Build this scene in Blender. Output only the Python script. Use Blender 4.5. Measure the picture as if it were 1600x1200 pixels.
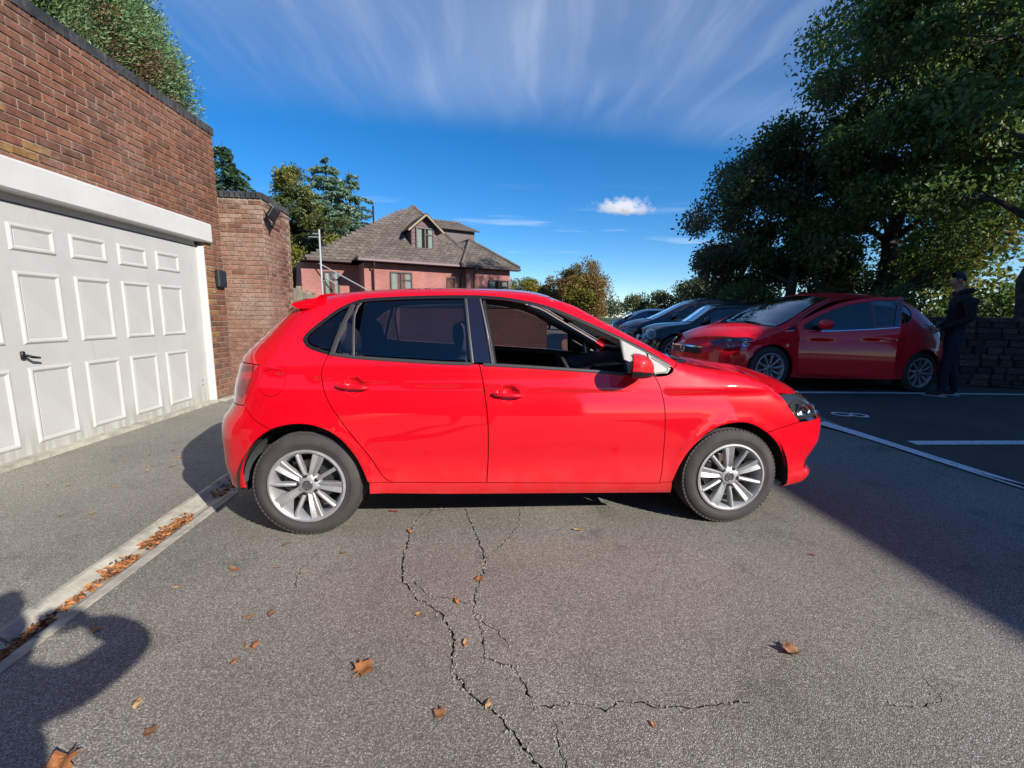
import bpy, bmesh, math, random
import numpy as np
from mathutils import Vector, Matrix
from mathutils.geometry import delaunay_2d_cdt
random.seed(7); rng = np.random.default_rng(7)
R = math.radians
scene = bpy.context.scene
for o in list(bpy.data.objects): bpy.data.objects.remove(o)

# ------------------------------------------------------------------ camera
CAM_H = 1.247
cam_d = bpy.data.cameras.new('camera'); cam = bpy.data.objects.new('camera', cam_d)
scene.collection.objects.link(cam); scene.camera = cam
cam_d.sensor_width = 36.0; cam_d.lens = 690/1600*36
cam_d.clip_start = 0.02; cam_d.clip_end = 3000
cam.matrix_world = (Matrix.Translation((0, 0, CAM_H)) @ Matrix.Rotation(R(90-8.758), 4, 'X') @ Matrix.Rotation(R(0.7), 4, 'Z'))
scene.render.resolution_x = 1024; scene.render.resolution_y = 768

# ------------------------------------------------------------------ sun and sky
SUN_EL = R(27.0)
SUN_H = Vector((0.735, -0.678, 0)).normalized()            # horizontal direction towards the sun
SUN_DIR = SUN_H*math.cos(SUN_EL) + Vector((0, 0, math.sin(SUN_EL)))
sun_d = bpy.data.lights.new('sun', 'SUN'); sun_d.energy = 5.0; sun_d.angle = R(0.53); sun_d.color = (1.0, 0.945, 0.86)
sun = bpy.data.objects.new('sun', sun_d); scene.collection.objects.link(sun)
sun.rotation_euler = SUN_DIR.to_track_quat('Z', 'Y').to_euler()
world = bpy.data.worlds.new('World'); scene.world = world; world.use_nodes = True

class NT:
    """small helper to write node trees"""
    def __init__(s, tree): s.t = tree; tree.nodes.clear()
    def n(s, typ, **kw):
        nd = s.t.nodes.new(typ)
        ins = kw.pop('i', {})
        for k, v in kw.items(): setattr(nd, k, v)
        for k, v in ins.items():
            if isinstance(v, tuple) and len(v) == 2 and hasattr(v[0], 'outputs'):
                s.t.links.new(v[0].outputs[v[1]], nd.inputs[k])
            elif hasattr(v, 'outputs'): s.t.links.new(v.outputs[0], nd.inputs[k])
            else: nd.inputs[k].default_value = v
        return nd
    def math(s, op, a, b=0.0, c=None, clamp=False):
        d = {0: a, 1: b}
        if c is not None: d[2] = c
        return s.n('ShaderNodeMath', operation=op, use_clamp=clamp, i=d)
    def mix(s, f, a, b, typ='MIX'):
        nd = s.n('ShaderNodeMix', data_type='RGBA', blend_type=typ)
        for idx, v in ((0, f), (6, a), (7, b)):
            if isinstance(v, tuple) and len(v) == 2 and hasattr(v[0], 'outputs'): s.t.links.new(v[0].outputs[v[1]], nd.inputs[idx])
            elif hasattr(v, 'outputs'): s.t.links.new(v.outputs[2 if v.bl_idname == 'ShaderNodeMix' else 0], nd.inputs[idx])
            else: nd.inputs[idx].default_value = v if not isinstance(v, (tuple, list)) or len(v) == 4 else (*v, 1)
        return nd
    def ramp(s, f, stops, interp='LINEAR'):
        nd = s.n('ShaderNodeValToRGB', i={0: f}); cr = nd.color_ramp; cr.interpolation = interp
        while len(cr.elements) < len(stops): cr.elements.new(0.5)
        for e, (p, c) in zip(cr.elements, stops):
            e.position = p; e.color = (c, c, c, 1) if not isinstance(c, (tuple, list)) else (*c, 1)
        return nd
    def map(s, v, fr0, fr1, to0=0.0, to1=1.0, smooth=True):
        return s.n('ShaderNodeMapRange', interpolation_type='SMOOTHSTEP' if smooth else 'LINEAR', i={0: v, 1: fr0, 2: fr1, 3: to0, 4: to1})

w = NT(world.node_tree)
sky = w.n('ShaderNodeTexSky', sky_type='NISHITA', sun_disc=False, sun_elevation=SUN_EL, altitude=1600, air_density=1.0, dust_density=0.0, ozone_density=3.5)
sky.sun_rotation = math.atan2(SUN_H.x, SUN_H.y)
skyc = w.n('ShaderNodeHueSaturation', i={'Hue': 0.503, 'Saturation': 1.36, 'Value': 1.22, 'Color': sky})
tc = w.n('ShaderNodeTexCoord')
sep = w.n('ShaderNodeSeparateXYZ', i={0: (tc, 'Generated')})
zc_ = w.math('MAXIMUM', (sep, 2), 0.02); yc_ = w.math('MAXIMUM', (sep, 1), 0.02)
# high thin cirrus on a flat cloud deck overhead
px = w.math('DIVIDE', (sep, 0), zc_); py = w.math('DIVIDE', (sep, 1), zc_)
deck = w.n('ShaderNodeCombineXYZ', i={0: px, 1: py, 2: 0.0})
warp = w.n('ShaderNodeTexNoise', i={'Vector': deck, 'Scale': 0.9, 'Detail': 3.0})
deck2 = w.n('ShaderNodeVectorMath', operation='MULTIPLY_ADD', i={0: (warp, 'Color'), 1: (0.35, 0.4, 0.0), 2: deck})
st = w.n('ShaderNodeMapping', i={'Vector': deck2, 'Rotation': (0, 0, R(-9)), 'Scale': (3.4, 0.42, 1.0)})
fib = w.n('ShaderNodeTexNoise', i={'Vector': st, 'Scale': 2.2, 'Detail': 5.0, 'Roughness': 0.5})
broad = w.n('ShaderNodeTexNoise', i={'Vector': deck2, 'Scale': 0.75, 'Detail': 2.0})
edge = w.math('ADD', py, w.math('MULTIPLY', px, -0.16))
band = w.map(edge, 2.75, 2.0, 0.0, 1.0)
band2 = w.math('MULTIPLY', band, w.map(px, -1.9, -0.5, 0.12, 1.0))
band3 = w.math('MULTIPLY', band2, w.map(edge, 0.5, 1.7, 0.15, 1.0))
cir = w.math('MULTIPLY', w.math('ADD', w.map((fib, 'Fac'), 0.40, 0.85, 0.0, 0.17), w.map((broad, 'Fac'), 0.25, 0.72, 0.06, 0.27)), band3)
# low streaks and one small cumulus, described by azimuth / elevation tangents
gx = w.math('DIVIDE', (sep, 0), yc_); gz = w.math('DIVIDE', (sep, 2), yc_)
gv = w.n('ShaderNodeCombineXYZ', i={0: gx, 1: gz, 2: 0.0})
stm = w.n('ShaderNodeMapping', i={'Vector': gv, 'Rotation': (0, 0, R(4)), 'Scale': (2.2, 26.0, 1.0)})
stn = w.n('ShaderNodeTexNoise', i={'Vector': stm, 'Scale': 1.3, 'Detail': 4.0, 'Roughness': 0.55})
streak = w.math('MULTIPLY', w.map((stn, 'Fac'), 0.56, 0.74, 0.0, 0.5), w.math('MULTIPLY', w.map(gz, 0.05, 0.09), w.map(gz, 0.30, 0.14)))
CX, CZ = 0.2385, 0.2305
cvx = w.math('MULTIPLY', w.math('SUBTRACT', gx, CX), 15.5); cvz = w.math('MULTIPLY', w.math('SUBTRACT', gz, CZ), 39.0)
base_flat = w.map(cvz, -0.9, -0.1, 1.6, 0.0)
cnz = w.n('ShaderNodeTexNoise', i={'Vector': gv, 'Scale': 44.0, 'Detail': 6.0, 'Roughness': 0.6})
rr = w.math('SQRT', w.math('ADD', w.math('MULTIPLY', cvx, cvx), w.math('ADD', w.math('MULTIPLY', cvz, cvz), base_flat)))
rr2 = w.math('ADD', rr, w.math('MULTIPLY', w.math('SUBTRACT', (cnz, 'Fac'), 0.5), 1.7))
cum = w.math('MULTIPLY', w.map(rr2, 1.15, 0.3, 0.0, 0.9), w.math('GREATER_THAN', (sep, 1), 0.3))
cumshade = w.map(w.math('ADD', cvz, w.math('MULTIPLY', w.math('SUBTRACT', (cnz, 'Fac'), 0.5), 2.2)), -0.9, 0.6, 0.55, 1.0)
f1 = w.math('MINIMUM', w.math('ADD', w.math('ADD', cir, streak), 0.02), 0.62)
c1 = w.mix(f1, (skyc, 'Color'), (6.6, 7.4, 8.6, 1))
cumcol = w.n('ShaderNodeVectorMath', operation='SCALE', i={0: (7.4, 7.5, 8.0), 'Scale': cumshade})
c2 = w.mix(cum, c1, (cumcol, 0))
bg = w.n('ShaderNodeBackground', i={'Color': (c2, 2), 'Strength': 0.098})
w.n('ShaderNodeOutputWorld', i={0: bg})

vs = scene.view_settings
vs.view_transform = 'Standard'; vs.look = 'None'; vs.gamma = 1.0; vs.use_curve_mapping = False
vs.exposure = 0.42
scene.render.engine = 'CYCLES'
scene.cycles.max_bounces = 8; scene.cycles.transparent_max_bounces = 24

# ------------------------------------------------------------------ helpers
COL = scene.collection
def tag(o, label=None, cat=None, group=None, kind=None):
    if label: o['label'] = label
    if cat: o['category'] = cat
    if group: o['group'] = group
    if kind: o['kind'] = kind
    return o
def empty(name, loc=(0, 0, 0), rz=0.0, parent=None):
    o = bpy.data.objects.new(name, None); COL.objects.link(o); o.location = loc; o.rotation_euler = (0, 0, rz)
    o.empty_display_size = 0.1
    if parent: o.parent = parent
    return o
def mesh_data(name, V, F, mat=None, smooth=False):
    me = bpy.data.meshes.new(name)
    me.from_pydata([tuple(map(float, v)) for v in V], [], [tuple(map(int, f)) for f in F])
    for m in (mat if isinstance(mat, (list, tuple)) else [mat]):
        if m: me.materials.append(m)
    if smooth: me.polygons.foreach_set('use_smooth', [True]*len(me.polygons))
    me.update(); return me
def link(name, me, parent=None, loc=None, rot=None, scale=None):
    o = bpy.data.objects.new(name, me); COL.objects.link(o)
    if parent: o.parent = parent
    if loc is not None: o.location = loc
    if rot is not None: o.rotation_euler = rot
    if scale is not None: o.scale = scale
    return o
def copy_tree(o, parent=None):
    c = o.copy(); COL.objects.link(c)
    if parent: c.parent = parent
    for ch in list(o.children): copy_tree(ch, c)
    return c

class MB:
    """collects primitives; build() links them as one mesh object"""
    def __init__(s): s.V = []; s.F = []; s.n = 0
    def add(s, V, F):
        s.V += [tuple(v) for v in V]; s.F += [tuple(i+s.n for i in f) for f in F]; s.n += len(V); return s
    def box(s, c, d, M=None, bev=0.0):
        hx, hy, hz = d[0]/2, d[1]/2, d[2]/2
        if bev <= 0:
            V = [(sx*hx, sy*hy, sz*hz) for sx in (-1, 1) for sy in (-1, 1) for sz in (-1, 1)]
            F = [(0, 1, 3, 2), (4, 6, 7, 5), (0, 4, 5, 1), (2, 3, 7, 6), (0, 2, 6, 4), (1, 5, 7, 3)]
        else:
            b = min(bev, hx*.98, hy*.98, hz*.98); V = []; idx = {}
            for sx in (-1, 1):
                for sy in (-1, 1):
                    for sz in (-1, 1):
                        for k, v in enumerate(((hx, hy-b, hz-b), (hx-b, hy, hz-b), (hx-b, hy-b, hz))):
                            idx[(sx, sy, sz, k)] = len(V); V.append((sx*v[0], sy*v[1], sz*v[2]))
            I = idx; F = []
            for a in (-1, 1):
                F.append([I[(a, -1, -1, 0)], I[(a, 1, -1, 0)], I[(a, 1, 1, 0)], I[(a, -1, 1, 0)]][::a])
                F.append([I[(-1, a, -1, 1)], I[(-1, a, 1, 1)], I[(1, a, 1, 1)], I[(1, a, -1, 1)]][::a])
                F.append([I[(-1, -1, a, 2)], I[(1, -1, a, 2)], I[(1, 1, a, 2)], I[(-1, 1, a, 2)]][::a])
            for a in (-1, 1):
                for b_ in (-1, 1):
                    q = a*b_
                    F.append([I[(a, b_, -1, 0)], I[(a, b_, -1, 1)], I[(a, b_, 1, 1)], I[(a, b_, 1, 0)]][::q])
                    F.append([I[(a, -1, b_, 0)], I[(a, 1, b_, 0)], I[(a, 1, b_, 2)], I[(a, -1, b_, 2)]][::q])
                    F.append([I[(-1, a, b_, 1)], I[(-1, a, b_, 2)], I[(1, a, b_, 2)], I[(1, a, b_, 1)]][::q])
            for sx in (-1, 1):
                for sy in (-1, 1):
                    for sz in (-1, 1):
                        F.append([I[(sx, sy, sz, 0)], I[(sx, sy, sz, 1)], I[(sx, sy, sz, 2)]][::sx*sy*sz])
        c = Vector(c)
        V = [(M @ Vector(v) if M else Vector(v)) + c for v in V]
        return s.add(V, F)
    def tube(s, path, r, n=8, cap=True):
        path = [Vector(p) for p in path]; m = len(path)
        rad = r if isinstance(r, (list, tuple)) else [r]*m
        V = []; up = None
        for i, p in enumerate(path):
            t = (path[min(i+1, m-1)]-path[max(i-1, 0)]).normalized()
            if up is None: up = t.orthogonal().normalized()
            up = (up - t*up.dot(t)); up = up.normalized() if up.length > 1e-6 else t.orthogonal().normalized()
            b = t.cross(up)
            for k in range(n):
                a = 2*math.pi*k/n; V.append(p + (up*math.cos(a)+b*math.sin(a))*rad[i])
        F = [(i*n+k, i*n+(k+1) % n, (i+1)*n+(k+1) % n, (i+1)*n+k) for i in range(m-1) for k in range(n)]
        if cap: F += [tuple(range(n))[::-1], tuple(range((m-1)*n, m*n))]
        return s.add(V, F)
    def lathe(s, prof, n=32, axis='Y', c=(0, 0, 0), close=False):
        """prof: list of (radius, along-axis)"""
        V = []; m = len(prof); c = Vector(c)
        for r, a in prof:
            for k in range(n):
                t = 2*math.pi*k/n; ca, sa = r*math.cos(t), r*math.sin(t)
                V.append(c + (Vector((ca, a, sa)) if axis == 'Y' else Vector((ca, sa, a)) if axis == 'Z' else Vector((a, ca, sa))))
        rows = m if close else m-1
        F = [(i*n+k, i*n+(k+1) % n, ((i+1) % m)*n+(k+1) % n, ((i+1) % m)*n+k) for i in range(rows) for k in range(n)]
        if axis == 'Z' or axis == 'X': pass
        else: F = [f[::-1] for f in F]
        return s.add(V, F)
    def prism(s, poly, f0, f1):
        """poly of 2D points; f0,f1 map a point to 3D for the two ends"""
        n = len(poly); V = [f0(p) for p in poly]+[f1(p) for p in poly]
        F = [tuple(range(n))[::-1], tuple(range(n, 2*n))]+[(i, (i+1) % n, n+(i+1) % n, n+i) for i in range(n)]
        return s.add(V, F)
    def build(s, name, mat, parent=None, smooth=False, loc=None, fix=True, rot=None):
        me = mesh_data(name, s.V, s.F, mat, smooth)
        if fix:
            bm = bmesh.new(); bm.from_mesh(me); bmesh.ops.recalc_face_normals(bm, faces=bm.faces); bm.to_mesh(me); bm.free()
        return link(name, me, parent, loc, rot)
def autosmooth(o, ang=35):
    me = o.data; me.polygons.foreach_set('use_smooth', [True]*len(me.polygons))
    bm = bmesh.new(); bm.from_mesh(me)
    for e in bm.edges:
        if len(e.link_faces) == 2 and e.calc_face_angle(0) > R(ang): e.smooth = False
    bm.to_mesh(me); bm.free(); return o

# ------------------------------------------------------------------ materials
MATS = {}
def mat(name, col=(0.5, 0.5, 0.5), rough=0.5, metal=0.0, spec=0.5, coat=0.0, emis=None, fn=None):
    if name in MATS: return MATS[name]
    m = bpy.data.materials.new(name); m.use_nodes = True; t = NT(m.node_tree)
    b = t.n('ShaderNodeBsdfPrincipled', i={'Base Color': (*col, 1), 'Roughness': rough, 'Metallic': metal, 'Specular IOR Level': spec})
    if coat: b.inputs['Coat Weight'].default_value = coat; b.inputs['Coat Roughness'].default_value = 0.03
    out = t.n('ShaderNodeOutputMaterial', i={0: b})
    if fn: fn(t, b, out)
    MATS[name] = m; return m
def L(t, a, k, b, key): t.t.links.new(a.outputs[k], b.inputs[key])
def noise_col(c0, c1, scale=20, detail=5, bump=0.0, bscale=None, lo=0.35, hi=0.65, rnd=0.0, dist=0.01):
    """base colour varied by noise (and per object), optional bump"""
    def fn(t, b, out):
        tc = t.n('ShaderNodeTexCoord')
        n = t.n('ShaderNodeTexNoise', i={'Vector': (tc, 'Object'), 'Scale': scale, 'Detail': detail, 'Roughness': 0.6})
        r = t.ramp((n, 'Fac'), [(lo, c0), (hi, c1)])
        src = (r, 0)
        if rnd:
            oi = t.n('ShaderNodeObjectInfo')
            v = t.map((oi, 'Random'), 0, 1, 1-rnd, 1+rnd, smooth=False)
            h = t.n('ShaderNodeHueSaturation', i={'Color': (r, 0), 'Value': (v, 0)}); src = (h, 0)
        L(t, src[0], 0, b, 'Base Color')
        if bump:
            n2 = t.n('ShaderNodeTexNoise', i={'Vector': (tc, 'Object'), 'Scale': bscale or scale*3, 'Detail': 6.0})
            bp = t.n('ShaderNodeBump', i={'Strength': bump, 'Distance': dist, 'Height': (n2, 'Fac')}); L(t, bp, 0, b, 'Normal')
    return fn
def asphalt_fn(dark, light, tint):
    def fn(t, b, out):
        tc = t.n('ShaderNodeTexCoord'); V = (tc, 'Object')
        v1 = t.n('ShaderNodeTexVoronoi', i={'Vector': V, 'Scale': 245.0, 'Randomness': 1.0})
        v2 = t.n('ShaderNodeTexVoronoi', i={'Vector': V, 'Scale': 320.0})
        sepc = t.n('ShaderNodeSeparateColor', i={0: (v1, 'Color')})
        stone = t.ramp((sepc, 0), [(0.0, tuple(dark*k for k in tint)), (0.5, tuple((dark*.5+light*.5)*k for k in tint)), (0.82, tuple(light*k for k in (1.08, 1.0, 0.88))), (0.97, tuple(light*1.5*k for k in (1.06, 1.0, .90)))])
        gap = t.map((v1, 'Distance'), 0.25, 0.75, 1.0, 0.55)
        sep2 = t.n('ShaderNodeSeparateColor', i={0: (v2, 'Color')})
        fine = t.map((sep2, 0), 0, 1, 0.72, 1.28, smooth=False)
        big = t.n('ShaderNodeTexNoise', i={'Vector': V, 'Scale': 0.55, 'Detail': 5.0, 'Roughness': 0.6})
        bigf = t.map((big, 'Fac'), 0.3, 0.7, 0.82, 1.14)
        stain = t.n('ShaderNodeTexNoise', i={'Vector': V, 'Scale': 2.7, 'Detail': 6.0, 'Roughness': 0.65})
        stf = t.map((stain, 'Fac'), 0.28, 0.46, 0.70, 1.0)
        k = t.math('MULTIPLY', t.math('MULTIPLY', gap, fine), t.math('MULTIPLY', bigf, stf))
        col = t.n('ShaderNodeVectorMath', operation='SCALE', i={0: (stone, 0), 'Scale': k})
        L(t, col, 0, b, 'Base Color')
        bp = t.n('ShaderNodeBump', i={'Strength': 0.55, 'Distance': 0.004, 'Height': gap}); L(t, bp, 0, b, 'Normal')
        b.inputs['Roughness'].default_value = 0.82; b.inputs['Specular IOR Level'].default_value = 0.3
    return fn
M_ASPH = mat('asphalt', fn=asphalt_fn(0.185, 0.345, (1.11, 1.0, 0.81)))
M_DRIVE = mat('asphalt_forecourt', fn=asphalt_fn(0.235, 0.36, (1.09, 1.0, 0.79)))
M_BAY_SHADE = mat('asphalt_shade_toned', fn=asphalt_fn(0.075, 0.14, (1.12, 1.0, 0.82)))
M_CRACK = mat('crack_soil', rough=0.95, fn=noise_col((0.022, 0.018, 0.013), (0.085, 0.068, 0.045), 80, 4))
M_CONC = mat('concrete', rough=0.9, fn=noise_col((0.30, 0.28, 0.225), (0.52, 0.49, 0.40), 9, 8, 0.4, 90))
M_PAINTLINE = mat('road_paint', rough=0.7, fn=noise_col((0.42, 0.42, 0.41), (0.80, 0.80, 0.78), 26, 8, 0.2, 160, 0.33, 0.46))
# ------------------------------------------------------------------ ground
def zg(x, y):
    s = lambda t: (lambda q: q*q*(3-2*q))(min(max(t, 0), 1))
    return (.268-.03*min(max(x-3.5, 0), 6))*s((x-2.3)/1.2)*(.35*s((y-2.3)/3.9)+.65*min(max((y-2.3)/3.9, 0), 1))
def pip(P, poly):
    """points in polygon, vectorised"""
    P = np.asarray(P, float); poly = np.asarray(poly, float); x, y = P[:, 0], P[:, 1]
    inside = np.zeros(len(P), bool); j = len(poly)-1
    for i in range(len(poly)):
        xi, yi = poly[i]; xj, yj = poly[j]
        c = ((yi > y) != (yj > y)) & (x < (xj-xi)*(y-yi)/((yj-yi) if yj != yi else 1e-12)+xi)
        inside ^= c; j = i
    return inside
def cdt(loops, extra):
    """constrained triangulation; loops = closed polygons, extra = free points"""
    V = []; E = []
    for lp in loops:
        b = len(V); n = len(lp); V += [Vector((float(p[0]), float(p[1]))) for p in lp]; E += [(b+i, b+(i+1) % n) for i in range(n)]
    V += [Vector((float(p[0]), float(p[1]))) for p in extra]
    r = delaunay_2d_cdt(V, E, [], 0, 1e-5)
    return np.array([(v.x, v.y) for v in r[0]]), np.array([list(f) for f in r[2]], int)
def inset_simple(P, d):
    c = np.mean(np.array(P), axis=0); return [tuple(np.array(p)+(c-np.array(p))/np.linalg.norm(c-np.array(p))*d) for p in P]
def wobble(pts, step, amp, rnd):
    """jagged, densified polyline"""
    out = []
    for a, b in zip(pts[:-1], pts[1:]):
        a = Vector(a); b = Vector(b); n = max(1, int((b-a).length/step)); d = (b-a); nn = Vector((-d.y, d.x)).normalized()
        for k in range(n):
            p = a+d*(k/n)
            out.append(p+nn*(rnd.uniform(-amp, amp) if out else 0))
    out.append(Vector(pts[-1])); return out
CRACKS = [
 ([(-.411,2.749),(-.574,2.622),(-.586,2.412),(-.556,2.136),(-.52,1.939),(-.415,1.796),(-.302,1.712),(-.249,1.634),(-.207,1.51),(-.205,1.402),(-.15,1.321),(-.103,1.271),(-.027,1.214),(.013,1.16),(.068,1.092),(.13,1.0)], .011),
 ([(-.306,2.752),(-.189,2.347),(-.133,2.146),(-.13,2.0),(-.156,1.824),(-.152,1.714),(-.111,1.599),(-.089,1.449),(.012,1.42),(.056,1.337),(.079,1.25)], .010),
 ([(.062,2.833),(.049,2.509),(-.025,2.315),(-.092,2.197)], .006),
 ([(.044,1.242),(.137,1.251),(.222,1.269),(.31,1.241),(.358,1.27),(.434,1.279),(.498,1.249),(.594,1.257),(.715,1.271),(.815,1.282)], .007),
 ([(.139,1.205),(.148,1.152),(.165,1.057),(.19,.96)], .008),
 ([(-.147,1.715),(-.093,1.636),(-.044,1.6),(0,1.498)], .005),
 ([(1.477,1.385),(1.438,1.293),(1.351,1.268),(1.228,1.271)], .005),
 ([(-1.012,2.189),(-1.029,2.008),(-.965,1.785)], .005),
 ([(-.477,1.94),(-.363,1.82),(-.273,1.799),(-.142,1.757)], .006),
 ([(-.089,1.449),(-.105,1.40),(-.16,1.35)], .004),
]
GR = [(-1.60, 0.0), (-1.70, 0.7), (-1.93, 3.2), (-2.16, 6.6), (-2.33, 9.5)]     # channel, right edge
GL = [(-1.80, 0.0), (-1.90, 0.7), (-2.22, 3.2), (-2.46, 6.6), (-2.63, 9.5)]     # channel, left edge
rc = random.Random(3)
ribs = []
for pts, wd in CRACKS:
    c = wobble(pts, 0.016, 0.0075, rc); n = len(c); lft, rgt = [], []
    for i, p in enumerate(c):
        t = (c[min(i+1, n-1)]-c[max(i-1, 0)]).normalized(); nn = Vector((-t.y, t.x))
        k = min(1, (i+.4)/3, (n-1-i+.4)/3); wv = wd*k*rc.uniform(.10, .66)
        lft.append(p+nn*wv); rgt.append(p-nn*wv*rc.uniform(.5, 1))
    ribs.append([(p.x, p.y) for p in lft+rgt[::-1]])
XA, XB, YA, YB = -40, 40, -30, 60
car_park = GR[:]+[(GR[-1][0]-.3, YB), (XB, YB), (XB, YA), (GR[0][0]+2, YA)]
grid = [(x, y) for x in np.arange(-1.5, 14, .7) for y in np.arange(-4, 22, .7)]
grid = [p for p in grid if pip([p], car_park)[0] and not any(pip([p], r)[0] for r in ribs)]
V2, T2 = cdt([car_park]+ribs, grid)
cen = V2[T2].mean(axis=1)
keep = pip(cen, car_park); crk = np.zeros(len(cen), bool)
for r in ribs: crk |= pip(cen, r)
Vg = [(x, y, zg(x, y)) for x, y in V2]; top = T2[keep & ~crk]
car_park_o = tag(link('car_park', mesh_data('car_park', Vg, top, M_ASPH)), kind='structure')
ct = T2[crk]; used = sorted(set(ct.flatten())); rm = {v: i for i, v in enumerate(used)}
cb = MB(); cv = [(V2[v][0], V2[v][1], zg(*V2[v])-.007) for v in used]
cf = [tuple(rm[v] for v in f) for f in ct]
cnt = {}
for f in ct:
    for a, b in ((f[0], f[1]), (f[1], f[2]), (f[2], f[0])): cnt.setdefault((min(a, b), max(a, b)), []).append((a, b))
nb = len(cv)
cv += [(V2[v][0], V2[v][1], zg(*V2[v])) for v in used]
cf += [(rm[a], rm[b], rm[b]+nb, rm[a]+nb) for k, l in cnt.items() if len(l) == 1 for a, b in l]
rg0 = np.random.default_rng(4); cr_ = MB()
for pts, wd in CRACKS:                              # loose grit broken out along the cracks
    for a, b in zip(pts[:-1], pts[1:]):
        for k in range(int(9*wd/.008)):
            t_ = rg0.random(); x = a[0]+(b[0]-a[0])*t_+rg0.normal()*.012; y = a[1]+(b[1]-a[1])*t_+rg0.normal()*.012; q = rg0.uniform(.0012, .003)
            cr_.box((x, y, zg(x, y)+q*.4), (q*2, q*1.6, q*1.5), M=Matrix.Rotation(rg0.random()*6, 3, 'Z'))
tag(cr_.build('grit', M_CONC, car_park_o, fix=False), label='loose pale grit along the asphalt cracks', kind='stuff')
tag(link('crack', mesh_data('crack', cv, cf, M_CRACK), car_park_o), label='dark crack network running through the grey asphalt', kind='stuff')
drive = GL[::-1]+[(GL[0][0]-1.5, YA), (XA, YA), (XA, YB), (GL[-1][0]-.3, YB)]
V3, T3 = cdt([drive], [])
T3 = T3[pip(V3[T3].mean(axis=1), drive)]
tag(link('forecourt', mesh_data('forecourt', [(x, y, 0) for x, y in V3], T3, M_DRIVE)), kind='structure')
# gap at the far end of the channel and the land out to the horizon
M_GRASS = mat('grass_land', rough=0.95, fn=noise_col((0.03, 0.05, 0.015), (0.07, 0.09, 0.03), 0.08, 6))
fv = []; S = 1500
for q in ((XA, YA), (XB, YA), (XB, YB), (XA, YB)): fv.append((*q, -0.012))
for q in ((-S, -S), (S, -S), (S, S), (-S, S)): fv.append((*q, -0.012))
tag(link('land', mesh_data('land', fv+[(-3.2, 9.4, -.012), (-2.2, 9.4, -.012), (-2.2, YB, -.012), (-3.2, YB, -.012)], [(0, 1, 5, 4), (1, 2, 6, 5), (2, 3, 7, 6), (3, 0, 4, 7), (8, 9, 10, 11)], M_GRASS)), kind='structure')

# dished concrete drainage channel in precast lengths
def lerp_line(Ln, y):
    for (xa, ya), (xb, yb) in zip(Ln[:-1], Ln[1:]):
        if y <= yb: return xa+(xb-xa)*(y-ya)/(yb-ya)
    return Ln[-1][0]
chan = tag(empty('drainage_channel', (-1.9, 3, 0)), 'pale concrete drainage channel holding orange leaves beside the asphalt', 'drain')
ys = [0.0, 0.62, 1.53, 2.44, 3.35, 4.26, 5.17, 6.08, 6.99, 7.9, 8.8, 9.5]
PROF = [(0.0, -.05), (0.0, .004), (.10, .004), (.17, -.004), (.30, -.022), (.47, -.030), (.62, -.022), (.73, -.004), (.80, .005), (1.0, .005), (1.0, -.05)]
for a, b in zip(ys[:-1], ys[1:]):
    V = []; F = []; K = 7; a2, b2 = a+.006, b-.006; m = len(PROF)
    for i in range(K):
        y = a2+(b2-a2)*i/(K-1); xl, xr = lerp_line(GL, y), lerp_line(GR, y)
        for u, z in PROF: V.append((xl+(xr-xl)*(u*.985+.0075)+rc.uniform(-.002, .002)+1.9, y-3, z+rc.uniform(-.0015, .0015)))
    F = [(i*m+k, i*m+k+1, (i+1)*m+k+1, (i+1)*m+k) for i in range(K-1) for k in range(m-1)]
    F += [tuple(range(m)), tuple(range((K-1)*m, K*m))[::-1]]
    o = link('channel_length', mesh_data('channel_length', V, F, M_CONC), chan)
# concrete threshold strip under the garage door is built with the garage

# bay surfacing, coloured darker and warmer to deepen the shade over it
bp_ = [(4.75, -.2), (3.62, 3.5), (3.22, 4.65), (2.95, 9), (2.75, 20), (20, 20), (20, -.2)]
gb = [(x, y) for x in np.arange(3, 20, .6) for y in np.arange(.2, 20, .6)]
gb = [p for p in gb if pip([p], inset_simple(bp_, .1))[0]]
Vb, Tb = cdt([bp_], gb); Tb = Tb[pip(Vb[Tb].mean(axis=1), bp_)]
tag(link('shade_toned_bays', mesh_data('shade_toned_bays', [(x, y, zg(x, y)+.006) for x, y in Vb], Tb, M_BAY_SHADE)), kind='structure')
# painted bay lines and number
def flat_poly(name, polys, matl, dz=0.012, parent=None):
    mb = MB()
    for P in polys:
        mb.add([(x, y, zg(x, y)+dz) for x, y in P], [tuple(range(len(P)))])
    return mb.build(name, matl, parent, fix=False)
def line_strip(a, b, wd, n=14):
    a = Vector(a); b = Vector(b); d = (b-a); nn = Vector((-d.y, d.x)).normalized()*wd/2; out = []
    for i in range(n):
        p, q = a+d*(i/n), a+d*((i+1)/n); out.append([p-nn, q-nn, q+nn, p+nn])
    return out
bays = tag(empty('bay_marking', (0, 0, 0)), 'white painted parking bay lines with a bay number on dark asphalt', 'road marking')
def strip_obj(name, a, b, wd):
    polys = [[(p.x, p.y) for p in q] for q in line_strip(a, b, wd)]
    o = flat_poly(name, polys, M_PAINTLINE, .012, bays); return o
LINES = [((4.45, .9), (3.30, 4.62), .12), ((3.74, 4.0), (9.3, 4.42), .10), ((3.9, 5.98), (9.6, 7.02), .10), ((3.28, 4.68), (2.9, 14.5), .10)]
for a, b, wd in LINES: strip_obj('painted_line', a, b, wd)
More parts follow.
